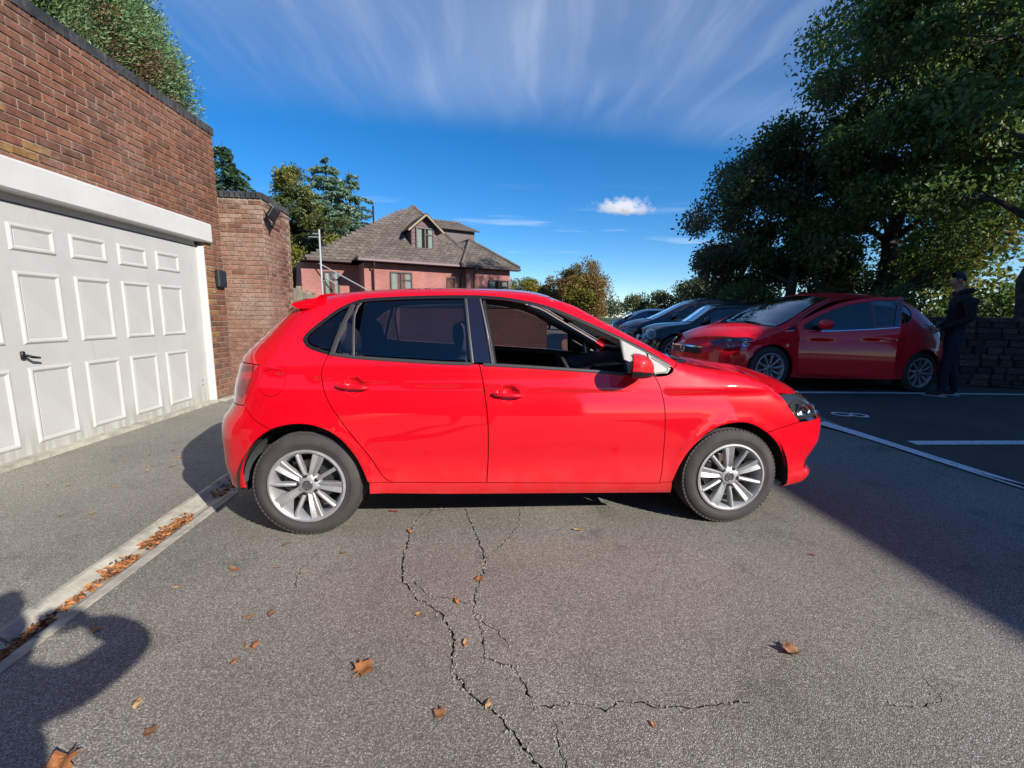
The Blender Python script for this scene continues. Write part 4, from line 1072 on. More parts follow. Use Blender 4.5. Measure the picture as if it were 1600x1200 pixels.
P0 = Vector((-1.132, 2.335, 0))+nn_*.822
polo = Car('red_hatchback', POLO, P0, ya, 'bright red five-door hatchback in side view at the front of the court', None)
c = polo
arch_r = smooth_line([(-.322,.296),(-.335,.381),(-.302,.485),(-.236,.577),(-.135,.639),(-.004,.660),(.112,.634),(.205,.569),(.281,.457),(.335,.328)])
arch_f = smooth_line([(2.858,.190),(2.833,.322),(2.755,.483),(2.652,.582),(2.53,.641),(2.404,.638),(2.298,.596),(2.198,.496),(2.131,.387),(2.094,.290)])
seam_r = smooth_line([(.128,1.024),(.101,.948),(.105,.878),(.139,.784),(.217,.656),(.342,.482),(.411,.365),(.45,.328),(.483,.318)])
seam_b = smooth_line([(.955,.977),(.976,.877),(1.001,.68),(1.005,.471),(.997,.306)])
seam_f = smooth_line([(1.970,.911),(2.0,.839),(2.023,.724),(2.031,.526),(2.029,.362),(2.016,.279)])
dlo_b = smooth_line([(-.007,1.108),(.015,1.074),(.06,1.054),(.128,1.034),(.222,1.018),(.343,1.007),(.71,.985),(.884,.979),(.955,.977),(1.249,.962),(1.629,.938),(1.787,.922),(1.970,.911)])
dlo_t = smooth_line([(-.007,1.108),(.008,1.133),(.064,1.187),(.151,1.259),(.201,1.289),(.249,1.311),(.322,1.329),(.573,1.346),(.883,1.356),(1.036,1.352),(1.149,1.341),(1.347,1.302),(1.543,1.228),(1.777,1.127),(1.932,1.052),(2.085,.955)])
fcor = smooth_line([(1.970,.911),(2.04,.916),(2.078,.935),(2.085,.955)])
lamp_r = smooth_line([(-.243,.966),(-.247,.903),(-.278,.82),(-.314,.752)]); bseam = smooth_line([(-.314,.752),(-.255,.684),(-.203,.649),(-.160,.629)])
fbs = smooth_line([(2.655,.581),(2.732,.600),(2.841,.627),(2.891,.634)])
hl_back = smooth_line([(2.765,.800),(2.782,.77),(2.833,.694),(2.891,.634)])
def upto(line, x): return [p for p in line if p[0] <= x]
# parts of the arches: the bumpers take the outer ends
ar_b = [p for p in arch_r if p[0] < -.16 and p[1] < .632]; ar_q = [p for p in arch_r if not (p[0] < -.16 and p[1] < .632)]
af_b = [p for p in arch_f if p[0] > 2.655]; af_w = [p for p in arch_f if p[0] <= 2.655]
zl = np.linspace
def rlim(a, b, n, inn=.34): return [(c.xlimr(z, inn), z) for z in zl(a, b, n)]
def flim(a, b, n, inn=.30): return [(c.xlimf(z, inn), z) for z in zl(a, b, n)]
roof_line = [(x, float(c.ze(x))-.001) for x in np.arange(2.13, -.10, -.035)]
cap_poly = [(-.162+.071*math.cos(a), .876+.0705*math.sin(a)) for a in zl(0, 2*math.pi, 33)[:-1]]
quarter = ar_q+[(.345,.322),(.483,.318)]+seam_r[::-1]+dlo_b[:dlo_b.index(min(dlo_b, key=lambda p: abs(p[0]-.128)))][::-1]+dlo_t[1:]+[(2.11,.975)]+roof_line+rlim(1.285,.972,14)+[(-.30,.972)]+lamp_r+bseam[1:]
c.panel('quarter_panel', quarter, M_RED, holes=[inset(cap_poly, .0012)], step=.022)
c.panel('fuel_flap', cap_poly, M_RED, sides=(-1,), off=.0, gap=.0012)
c.panel('rear_bumper', ar_b+bseam[::-1]+[(-.34,.752)]+rlim(.752,.285,16)+[(-.40,.285)], M_RED, step=.022, depth=.008)
tl = c.panel('tail_lamp', lamp_r[::-1]+[(-.30,.972)]+rlim(.972,.757,9), M_TAIL, off=.004, grid=.025)
c.panel('lamp_band', [(-.262,.962),(-.30,.965),(-.42,.955),(-.42,.915),(-.35,.925),(-.268,.93)], M_TAILD, off=.0055, depth=.004, grid=.03, parent=tl)
c.panel('lamp_band', [(-.272,.90),(-.33,.895),(-.37,.87),(-.36,.80),(-.325,.79),(-.295,.82)], M_TAILD, off=.0055, depth=.004, grid=.03, parent=tl)
c.panel('sill', [(.342,.254),(.777,.238),(1.522,.222),(2.101,.209),(2.094,.286),(2.016,.279),(.997,.306),(.483,.318),(.345,.322)], M_RED)
ib = min(range(len(dlo_b)), key=lambda i: abs(dlo_b[i][0]-.955)); iq = min(range(len(dlo_b)), key=lambda i: abs(dlo_b[i][0]-.128))
rd = c.panel('rear_door', seam_r+[(.74,.312)]+seam_b[::-1]+dlo_b[iq+1:ib][::-1], M_RED, step=.022, grid=.02)
fd = c.panel('front_door', seam_b+[(1.5,.292)]+seam_f[::-1]+dlo_b[ib+1:-1][::-1], M_RED, step=.022, grid=.02)
wing_top = [(x, float(c.ze(x))-.001) for x in np.arange(2.13, 2.765, .03)]
c.panel('front_wing', seam_f[::-1]+fcor[1:]+[(2.11,.975)]+wing_top+hl_back+fbs[::-1][1:]+af_w, M_RED, step=.022)
fb_ = af_b[::-1]
c.panel('front_bumper', fbs[:]+[(2.964,.637),(3.03,.645)]+flim(.645,.187,26)+[(2.88,.187)]+[p for p in arch_f if p[0] > 2.655], M_RED, step=.02, grid=.025, depth=.008)
hl = c.panel('headlight', hl_back[:]+[(2.964,.637),(3.03,.648)]+flim(.648,.775,6)+[(2.98,.785),(2.90,.798)], M_LENS, off=.002, depth=.006, grid=.03)
c.panel('lamp_housing', inset(hl_back[:]+[(2.964,.637),(3.03,.648)]+flim(.648,.775,6)+[(2.98,.785),(2.90,.798)], .004), M_BEZEL, off=-.022, depth=.0, grid=.03, parent=hl, lam=lambda x, z, y: y-.02*np.exp(-((x-2.93)/.05)**2-((z-.70)/.05)**2))
for cx_, cz_, r_ in ((2.925,.695,.036),(2.99,.70,.032)):
    for sg in (-1, 1):
        mb = MB(); yy = float(c.Y(cx_, cz_))-.018; mb.lathe([(0, .012), (r_*.55, .008), (r_, -.006), (r_*1.08, -.004), (r_*1.1, .006)], 20, 'Y', (0, 0, 0))
        autosmooth(mb.build('reflector', M_REFL, hl[sg], loc=(cx_, sg*yy, cz_), rot=(0, 0, 0 if sg < 0 else math.pi)), 50)
    c.panel('lamp_fin', [(2.82,.735),(2.86,.755),(2.98,.735),(2.98,.725),(2.87,.735),(2.83,.715)], M_REFL, off=-.010, depth=.004, parent=hl)
# fog intake, chin
c.panel('air_intake', [(2.985,.318),(3.01,.375),(3.06,.43),(3.10,.44),(3.12,.40),(3.08,.318)], M_TRIM, off=.003, depth=.006, grid=.025)
# top skins
cst = lambda v: (lambda W: W*0+v)
bow = lambda a, b: (lambda W: a-b*np.abs(W)**2.2)
rf = c.top('roof', bow(-.165, -.05), bow(1.455, .085), M_RED, nx=56, ny=40)
c.top('windscreen', bow(1.462, .085), bow(2.36, .25), M_SCREEN, off=-.004, nx=40, ny=36, vmax=.965)
c.top('cowl', bow(2.362, .25), bow(2.40, .235), M_TRIM, off=-.012, nx=8, ny=36)
c.top('bonnet', bow(2.405, .235), bow(3.262, .31), M_RED, nx=54, ny=48)
c.top('bonnet_gap', bow(2.40, .235), bow(2.43, .235), M_TRIM, off=-.02, nx=4, ny=30, vmax=.98)
def bonnet_edge(v):
    # the bonnet's leading edge expressed for the nose skin
    x = 3.262-.31*abs(v*.93)**2.2; ye = float(c.Y(x, c.ze(x))); return x, v*.93*ye, float(c.zc(x)-(c.zc(x)-c.ze(x))*abs(v*.93)**2.3)
c.endskin('nose', .187, lambda v: min(.74, bonnet_edge(v)[2]-.01), .295, M_RED, True, xtop=bonnet_edge, nz=24, ny=40)
c.endskin('grille', .60, .69, .34, M_TRIM, True, off=.006, vr=(-.75, .75))
c.endskin('lower_grille', .25, .40, .36, M_TRIM, True, off=.008, vr=(-.8, .8))
c.endskin('number_plate', .44, .55, .5, mat('plate_white', (.7, .7, .7), .4), True, off=.012, vr=(-.75, .75), nz=4)
c.endskin('tailgate', .76, 1.285, .335, M_RED, False, nz=24, ny=34)
c.endskin('rear_screen', 1.0, 1.24, .36, M_GLASSD, False, off=.005, vr=(-.93, .93))
c.endskin('bumper_skin', .285, .76, .335, M_RED, False, nz=14, ny=34)
# roof spoiler: a wedge across the top of the tailgate
SPF = [(.06,1.352),(-.02,1.335),(-.10,1.318),(-.150,1.303),(-.156,1.292),(-.12,1.272),(-.06,1.275),(.02,1.30)]
V = []; n = len(SPF); ks = 25
for j in range(ks):
    v = -1+2*j/(ks-1); bow_ = .055*abs(v)**3; ye = .618 if abs(v) > .99 else .618
    for x, z in SPF:
        cz_ = (1-abs(v)**2.3)*.028; V.append((x+(bow_ if x < 0 else 0)-.03*(1-v*v)*(x < -.05), v*ye*(1+.05*(1.35-z)), z+cz_*(z > 1.28)))
F = [(j*n+k, j*n+(k+1) % n, (j+1)*n+(k+1) % n, (j+1)*n+k) for j in range(ks-1) for k in range(n)]+[tuple(range(n)), tuple(range((ks-1)*n, ks*n))]
mb = MB(); mb.add(V, F); autosmooth(mb.build('spoiler', M_RED, c.root), 35)
# glasshouse: frames, panes, pillars
def poly_between(lo, hi): return lo+hi[::-1]
def topz(x): return float(np.interp(x, [p[0] for p in dlo_t], [p[1] for p in dlo_t]))
def botz(x): return float(np.interp(x, [p[0] for p in dlo_b], [p[1] for p in dlo_b]))
def span(x0b, x1b, x0t, x1t, n=12, inb=.012, intp=.012):
    lo = [(x, botz(x)+inb) for x in zl(x0b, x1b, n)]; hi = [(x, topz(x)-intp) for x in zl(x0t, x1t, n)]; return lo+hi[::-1]
qg = c.panel('quarter_glass', inset([p for p in dlo_b if p[0] < .14]+[(.142,1.036),(.232,1.300)]+[p for p in dlo_t if 0 < p[0] < .232][::-1], .016), M_GLASSD, off=-.006, depth=.003, gap=0)
c.strip('quarter_seal', [p for p in dlo_b if p[0] < .15][::-1]+[p for p in dlo_t if .004 < p[0] < .25], .017, M_TRIM, out=.003)
c.strip('door_pillar', [(.150,1.035),(.19,1.17),(.243,1.303)], .026, M_TRIMG, out=.004)
c.panel('fixed_glass', inset([(.165,1.034),(.262,1.021),(.252,1.242),(.246,1.285)], .004), M_GLASSD, off=-.007, depth=.003, gap=0)
c.strip('glass_divider', [(.263,1.020),(.253,1.245),(.285,1.312)], .013, M_TRIMG, out=.004)
c.panel('rear_door_glass', inset(span(.266,.916,.30,.874), .004), M_GLASSD, off=-.008, depth=.003, gap=0)
c.strip('window_frame', [(.23,1.298)]+[p for p in dlo_t if .26 < p[0] < 1.0], .018, M_TRIM, out=.003)
c.strip('window_frame', [p for p in dlo_t if .93 < p[0] < 2.085], .018, M_TRIM, out=.002)
c.panel('centre_pillar', [(.920,.988),(1.020,.985),(.955,1.346),(.882,1.348)], M_PILLAR, off=.0015, depth=.01, gap=0)
c.strip('pillar_trim', [(.916,.982),(.897,1.15),(.877,1.345)], .016, M_TRIMG, out=.004)
c.strip('pillar_trim', [(1.030,.974),(1.000,1.16),(.962,1.345)], .010, mat('trim_satin', (.20, .19, .19), .3, .6), out=.004)
c.strip('window_seal', [(1.046,.975),(1.018,1.16),(.985,1.335)], .016, M_TRIM, out=-.002)
c.strip('belt_moulding', [(.135,1.030)]+[p for p in dlo_b if .16 < p[0] < .95], .017, M_TRIMG, out=.005, parent=rd)
c.strip('belt_moulding', [p for p in dlo_b if .96 < p[0] < 1.80], .017, M_TRIMG, out=.005, parent=fd)
c.panel('mirror_sail', inset([(1.786,1.116),(1.928,1.044),(1.962,.922),(1.806,.930)], .002), M_SAIL_SHEEN, off=.001, depth=.008, gap=0)
c.panel('front_quarter_glass', inset([(1.936,1.040),(2.072,.956),(2.05,.928),(1.972,.922)], .002), M_SAIL_SHEEN, off=-.001, depth=.006, gap=0)
c.strip('quarter_outline', [(1.955,1.018),(2.052,.955),(2.03,.934),(1.982,.930)], .004, M_TRIMG, out=.002)
c.strip('window_seal', [(1.803,.934),(1.778,1.118)], .018, M_TRIM, out=.004)
c.panel('far_door_glass', inset(span(1.02,1.80,.96,1.77), .004), M_GLASSD, sides=(1,), off=-.008, depth=.003, gap=0)
# the near front window is wound down: only the top of its pane shows above the belt line
c.panel('lowered_glass', [(1.05,.935),(1.79,.895),(1.79,.918),(1.05,.962)], M_GLASS, sides=(-1,), off=-.016, depth=.002, gap=0)
c.panel('frame_lining', [p for p in dlo_t if .26 < p[0] < 2.06]+[(x, float(c.ze(x))-.008) for x in np.arange(2.04, .26, -.04)], M_HEADL, off=-.022, depth=.012, gap=0, grid=.05)
c.panel('rear_pillar_lining', [p for p in dlo_t if p[0] < .30]+[(.30, 1.36), (.05, 1.33), (-.08, 1.26), (-.16, 1.12), (-.16, .98), (.12, .98), (.12, 1.02)]+[p for p in dlo_b if p[0] < .1][::-1], M_INTG, off=-.03, depth=.0, gap=0, grid=.05)
# handles
for hx, hz, key in ((.270,.856,False),(1.115,.812,True)):
    for sg in (-1, 1):
        par = fd[sg] if key else rd[sg]
        n = 17; V = []; F = []
        for i in range(n):
            t = -1+2*i/(n-1); x = hx+t*.092; bow_ = .024*(1-abs(t)**3.2)+.001; y = float(polo.sec(hz))-.004+bow_
            hh = .0105*(1-abs(t)**6)**.5+.0015
            for k in range(10):
                a = 2*math.pi*k/10; V.append((x, sg*(y+.010*math.cos(a)), hz-.055*(x-hx)+hh*math.sin(a)))
        F = [(i*10+k, i*10+(k+1) % 10, (i+1)*10+(k+1) % 10, (i+1)*10+k) for i in range(n-1) for k in range(10)]+[tuple(range(10)), tuple(range((n-1)*10, n*10))]
        mb = MB(); mb.add(V, F); h_ = mb.build('door_handle', M_RED, par, smooth=True)
        if key and sg < 0:
            mb = MB(); mb.lathe([(0, -.0015), (.007, -.0015), (.009, .003)], 14, 'Y', (hx-.082, -(float(polo.sec(hz))+.010), hz+.004)); mb.build('lock_barrel', M_DKMETAL, h_)
# door mirrors
for sg in (-1, 1):
    mr = empty('door_mirror', (1.868, sg*.80, .985), sg*R(16), c.root)
    def mring(x, sy, sz, cy, cz, n=20, p=3.2):
        out = []
        for k in range(n):
            a = 2*math.pi*k/n; ca, sa = math.cos(a), math.sin(a); rr_ = (abs(ca)**p+abs(sa)**p)**(-1/p); out.append((x, sg*(cy+sy*ca*rr_), cz+sz*sa*rr_))
        return out
    rings = [mring(-.050, .092, .060, .10, -.004), mring(-.046, .100, .067, .10, -.002), mring(-.015, .100, .068, .10, -.002), mring(.02, .093, .063, .097, -.006), mring(.05, .076, .050, .09, -.014), mring(.068, .05, .034, .08, -.022), mring(.076, .02, .016, .075, -.028)]
    V = sum(rings, []); n = 20; F = [(i*n+k, i*n+(k+1) % n, (i+1)*n+(k+1) % n, (i+1)*n+k) for i in range(len(rings)-1) for k in range(n)]+[tuple(range((len(rings)-1)*n, len(rings)*n))]
    up_f = [f for f in F if np.mean([V[i][2] for i in f]) > -.034]; dn_f = [f for f in F if f not in up_f]
    mb = MB(); mb.add(V, up_f); autosmooth(mb.build('mirror_cap', M_RED, mr), 45)
    mb = MB(); mb.add([(v[0], v[1]*.995, v[2]) for v in V], dn_f); autosmooth(mb.build('mirror_base', M_TRIM, mr), 45)
    mb = MB(); mb.add(mring(-.049, .092, .060, .10, -.004), [tuple(range(20))]); mb.build('mirror_surround', M_TRIM, mr)
    mb = MB(); mb.add(mring(-.0505, .082, .052, .10, -.002), [tuple(range(20))]); mb.build('mirror_glass', mat('mirror_silver', (.9, .9, .9), .02, 1.0), mr)
    mb = MB(); mb.tube([(.01, sg*.03, -.05), (.005, sg*-.005, -.055), (0, sg*-.03, -.055)], [.028, .03, .036], 10); mb.build('mirror_arm', M_TRIM, mr, smooth=True)
# arches, underside, wheels
c.liner(0, .30, .352); c.liner(2.47, .30, .348)
mb = MB(); V = []
for i in range(9):
    a = R(118)+R(60)*i/8
    for yy in (.80, .63): V.append((.345*math.cos(a), -yy, .30+.345*math.sin(a)))
mb.add(V, [(2*i, 2*i+1, 2*i+3, 2*i+2) for i in range(8)]); mb.build('mud_shield', M_LINERG, c.root)
mb = MB(); mb.box((1.25, 0, .235), (1.45, 1.5, .06), bev=.02); mb.box((2.85, 0, .25), (.55, 1.1, .06)); mb.box((-.3, 0, .32), (.45, 1.1, .06)); mb.build('underbody', M_LINER, c.root)
for x, rot in ((0.0, R(-68)), (2.47, R(-97))):
    for sg in (-1, 1): make_wheel(c.root, (x, sg*(.822-.0925), .299), sg, 'polo', rot=rot if sg < 0 else .3)
# cabin
inside = [(.05,.30),(2.02,.30),(2.05,.70),(1.95,.90),(1.60,.925),(.95,.965),(.3,.995),(.05,1.05)]
c.panel('door_card', inside, M_INT, off=-.075, depth=.02, grid=.06)
c.strip('armrest', [(1.15,.70),(1.5,.70),(1.75,.72)], .06, M_INTG, sides=(1,), out=-.03)
c.strip('card_top', [(.3,.97),(.95,.945),(1.6,.91),(1.95,.895)], .05, M_INTG, sides=(1,), out=-.04)
c.top('headliner', bow(.05, -.03), bow(1.38, .08), M_HEADL, off=-.03, nx=20, ny=20, vmax=.96, depth=.0)
for sg in (-1, 1):
    mb = MB(); mb.tube([(1.38, sg*.565, 1.325), (1.6, sg*.60, 1.205), (1.85, sg*.65, 1.085), (2.0, sg*.68, 1.0)], .030, 8); mb.build('pillar_lining', M_HEADL, c.root, smooth=True)
    mb = MB(); mb.tube([(.93, sg*.70, .95), (.91, sg*.62, 1.2), (.90, sg*.56, 1.33)], .04, 8); mb.build('pillar_lining', M_INTG, c.root, smooth=True)
def seat(x, y, kind='front'):
    st_ = empty('seat', (x, y, .38), 0, c.root)
    def loft(rows, nm):
        V = []; n = 16
        for cx_, cz_, hx_, hy_, tilt in rows:
            for k in range(n):
                a = 2*math.pi*k/n; ca, sa = math.cos(a), math.sin(a); q = (abs(ca)**3+abs(sa)**3)**(-1/3)
                V.append((cx_+hx_*ca*q*math.cos(tilt), hy_*sa*q, cz_+hx_*ca*q*math.sin(tilt)))
        F = [(i*n+k, i*n+(k+1) % n, (i+1)*n+(k+1) % n, (i+1)*n+k) for i in range(len(rows)-1) for k in range(n)]+[tuple(range(n)), tuple(range((len(rows)-1)*n, len(rows)*n))]
        mb = MB(); mb.add(V, F); return mb.build(nm, M_SEAT, st_, smooth=True)
    mb = MB(); mb.box((.22, 0, .03), (.52, .50, .16), bev=.05); mb.build('cushion', M_SEAT, st_)
    loft([(-.03, .05, .075, .22, 0), (-.06, .2, .085, .25, 0), (-.11, .4, .08, .25, 0), (-.155, .55, .065, .22, 0), (-.165, .60, .04, .18, 0)], 'backrest')
    loft([(-.165, .63, .03, .09, 0), (-.165, .66, .05, .135, 0), (-.175, .73, .055, .14, 0), (-.185, .79, .045, .125, 0), (-.19, .82, .02, .09, 0)], 'headrest')
    mb = MB()
    for s_ in (-1, 1): mb.tube([(-.155, s_*.05, .55), (-.165, s_*.05, .68)], .007, 6)
    mb.build('headrest_post', M_CHROME, st_)
for y in (-.36, .36): seat(1.02, y)
for y in (-.38, .38): seat(.32, y)
mb = MB(); mb.prism([(1.70,.62),(1.72,.86),(1.80,.905),(1.98,.93),(2.30,.955),(2.34,.62)], lambda p: (p[0], -.70, p[1]), lambda p: (p[0], .70, p[1])); mb.prism([(1.66,.85),(1.72,.93),(1.86,.955),(1.95,.93),(1.9,.85)], lambda p: (p[0], -.54, p[1]), lambda p: (p[0], -.20, p[1]))
autosmooth(mb.build('dashboard', M_INT, c.root), 30)
sw = empty('steering_wheel', (1.55, -.36, .84), 0, c.root); sw.rotation_euler = (0, R(-24), 0)
mb = MB(); V = []
for i in range(33):
    a = 2*math.pi*i/32; V.append((0, .182*math.cos(a), .182*math.sin(a)))
mb.tube(V, .015, 8, False); mb.build('rim', M_INT, sw, smooth=True)
mb = MB(); mb.box((.02, 0, -.01), (.05, .15, .12), bev=.02); mb.box((.01, 0, -.005), (.02, .34, .035), bev=.006); mb.tube([(.01, 0, -.05), (.01, 0, -.17)], .014, 6); mb.tube([(.03, 0, 0), (.25, 0, -.03)], .035, 8); mb.build('hub', M_INT, sw)
mb = MB(); mb.box((1.62, .0, 1.235), (.03, .23, .065), bev=.014); mb.build('rear_view_mirror', M_INT, c.root)
mb = MB(); mb.box((1.0, 0, .30), (2.0, 1.3, .04)); mb.build('floor', M_INT, c.root)
# ---- generic body builder for the parked cars
def span_pts(f, a, b, n): return [(x, f(x)) for x in np.linspace(a, b, n)]
def arch_pts(cx, cz, r, zlo, n=22):
    a0 = math.asin(max(-1, (zlo-cz)/r)); return [(cx+r*math.cos(a), cz+r*math.sin(a)) for a in np.linspace(math.pi-a0, a0, n)]
BASE = dict(
 sec=[(0,.76),(.15,.80),(.22,.835),(.3,.85),(.5,.857),(.65,.853),(.75,.845),(.85,.83),(.93,.81),(1.0,.78),(1.2,.69),(1.35,.61),(1.42,.56),(1.5,.5),(1.7,.42)],
 front=[(2.30,0),(2.6,.008),(2.8,.03),(2.95,.06),(3.05,.11),(3.13,.18),(3.20,.28),(3.26,.42),(3.31,.62),(3.33,.85)],
 fshift=[(.10,-.2),(.16,-.12),(.22,-.03),(.3,0),(.5,0),(.58,-.01),(.66,-.05),(.74,-.12),(.82,-.22),(.9,-.36)],
 rear=[(-.66,.85),(-.635,.55),(-.60,.35),(-.55,.2),(-.48,.12),(-.38,.06),(-.2,.015),(0,.001),(.1,0)],
 rshift=[(.2,.05),(.35,0),(.6,0),(.75,.03),(.9,.07),(1.0,.13),(1.1,.22),(1.25,.36),(1.4,.5)],
 zedge=[(-.7,1.1),(-.2,1.23),(-.05,1.295),(.105,1.35),(.26,1.385),(.756,1.392),(1.135,1.370),(1.474,1.318),(1.694,1.25),(2.0,1.10),(2.2,.99),(2.38,.905),(2.5,.865),(2.7,.79),(2.8,.745),(2.95,.71),(3.1,.675),(3.3,.6)],
 zc=[(-.7,1.1),(-.28,1.27),(-.1,1.355),(.1,1.415),(.5,1.452),(.9,1.458),(1.3,1.432),(1.5,1.392),(1.7,1.315),(2.0,1.165),(2.3,1.015),(2.5,.935),(2.6,.92),(2.8,.885),(3.0,.825),(3.15,.755),(3.27,.67),(3.34,.58)],
 er=.07, eR=.05, wheels=[(0,.305,.345),(2.511,.305,.345)], crease=[(-.3,.80),(.5,.80),(1.5,.76),(2.4,.70),(2.7,.66)], wb=2.511, wr=.312)
def warp(sp, fx=lambda x: x, fz=lambda z: z, sy=1.0):
    """same car, other proportions: x and z remapped, widths scaled"""
    o = dict(sp)
    for k in ('zedge', 'zc', 'crease'): o[k] = [(fx(a), fz(b)) for a, b in sp[k]]
    o['sec'] = [(fz(a), b*sy) for a, b in sp['sec']]; o['front'] = [(fx(a), b*sy) for a, b in sp['front']]; o['rear'] = [(fx(a), b*sy) for a, b in sp['rear']]
    o['fshift'] = [(fz(a), b) for a, b in sp['fshift']]; o['rshift'] = [(fz(a), b) for a, b in sp['rshift']]
    o['wheels'] = [(fx(a), sp['wr'], sp['wr']+.035) for a, b, r in sp['wheels']]; o['wb'] = fx(sp['wb']); return o
def common_ends(c, paint, bx, fx, screen, rearwin=(.98,1.24), zb=.56):
    """roof, screens, bonnet, nose and tail; bx=(roof rear, roof front), fx=(screen base, bonnet nose)"""
    B = lambda a, b: (lambda W: a-b*np.abs(W)**2.2)
    c.top('roof', B(bx[0], -.05), B(bx[1], .09), paint, nx=40, ny=30)
    c.top('windscreen', B(bx[1]+.008, .09), B(fx[0], .14), screen, off=-.004, nx=30, ny=30, vmax=.955)
    for s_ in (-1, 1): pass
    c.top('cowl', B(fx[0]+.004, .14), B(fx[0]+.05, .13), M_TRIM, off=-.008, nx=5, ny=30)
    c.top('bonnet', B(fx[0]+.055, .13), B(fx[1], .36), paint, nx=44, ny=40)
    def edge(v):
        x = fx[1]-.36*abs(v*.93)**2.2; ye = float(c.Y(x, c.ze(x))); return x, v*.93*ye, float(c.zc(x)-(c.zc(x)-c.ze(x))*abs(v*.93)**2.3)
    c.endskin('nose', .19, lambda v: edge(v)[2]-.01, .295, paint, True, xtop=edge, nz=24, ny=40)
    c.endskin('tailgate', .62, rearwin[1]+.1, .335, paint, False, nz=20, ny=30)
    c.endskin('rear_screen', rearwin[0], rearwin[1], .36, M_GLASSD, False, off=.006, vr=(-.93, .93))
    c.endskin('bumper_skin', .26, .62, .335, paint, False, nz=10, ny=30)
def body_side(c, paint, dlo, door, sides=(-1, 1), hole_door=None):
    """one pressing from tail to nose with the window aperture open, arches cut out"""
    sp = c.sp; r0, r1 = sp['wheels']; lo = .21
    xs0, xs1 = c.xlimr(.5), c.xlimf(.5)
    zt = [(x, float(c.ze(x))-.001) for x in np.arange(c.xlimf(.66, .2), -.12, -.04)]
    out = [(c.xlimr(z), z) for z in np.linspace(float(c.ze(-.12))-.03, .27, 18)]+[(r0[0]-r0[2]-.02, .27)]+arch_pts(r0[0], r0[1], r0[2], lo)+[(r0[0]+r0[2]+.1, lo-.01), (r1[0]-r1[2]-.1, lo-.015)]+arch_pts(r1[0], r1[1], r1[2], lo)
    out += [(r1[0]+r1[2]+.02, .20)]+[(c.xlimf(z), z) for z in np.linspace(.20, float(c.ze(c.xlimf(.66, .2)))-.02, 18)]+zt
    return c.panel('body_side', out, paint, sides=sides, holes=[dlo]+([hole_door] if hole_door else []), gap=0, grid=.04)

# ---- the second red hatchback (three doors, passenger door ajar)
fr_ = Vector((3.57, 6.09, .56)); re_ = Vector((6.07, 6.53, .48)); D2 = (fr_-re_).normalized(); N2 = Vector((0, 0, 1)).cross(D2).normalized(); U2 = D2.cross(N2)
CS = 1.01
org = re_-U2*.305*CS-N2*.835*CS
corsa = Car('parked_hatchback', BASE, org, 0, 'cherry red three-door hatchback with its door ajar, parked in shade', None, CS)
corsa.root.matrix_world = Matrix.Translation(org) @ Matrix((D2, N2, U2)).transposed().to_4x4() @ Matrix.Scale(CS, 4)
c = corsa
dlo_q = [(.165,1.20),(.19,1.12),(.24,1.06),(.32,1.018),(.56,.985),(.78,.960),(.865,.952),(.83,1.15),(.775,1.335),(.5,1.335),(.36,1.312),(.22,1.27)]
door_out = smooth_line([(.90,.26),(.925,.55),(.915,.80),(.885,.955),(.855,1.15),(.80,1.36)])[:-1]+smooth_line([(.80,1.36),(.95,1.352),(1.17,1.335),(1.47,1.282),(1.70,1.20),(1.95,1.075),(2.13,.965),(2.155,.93)])[:-1]+smooth_line([(2.155,.93),(2.125,.78),(2.105,.55),(2.07,.26)])
front_tri = [(2.16,.865),(2.29,.822),(2.31,.845),(2.20,.915)]
bs = body_side(c, M_CRED, dlo_q, None, hole_door=door_out)
sides = {1: (1,), -1: (-1,)}
glq = c.panel('quarter_glass', inset(dlo_q, .006), M_GLASSD, off=-.006, depth=.003, gap=0)
for k in range(1): c.strip('quarter_seal', dlo_q[6:]+dlo_q[:7], .014, M_TRIM, out=.003)
hinge = Vector((2.11, 0, 0))
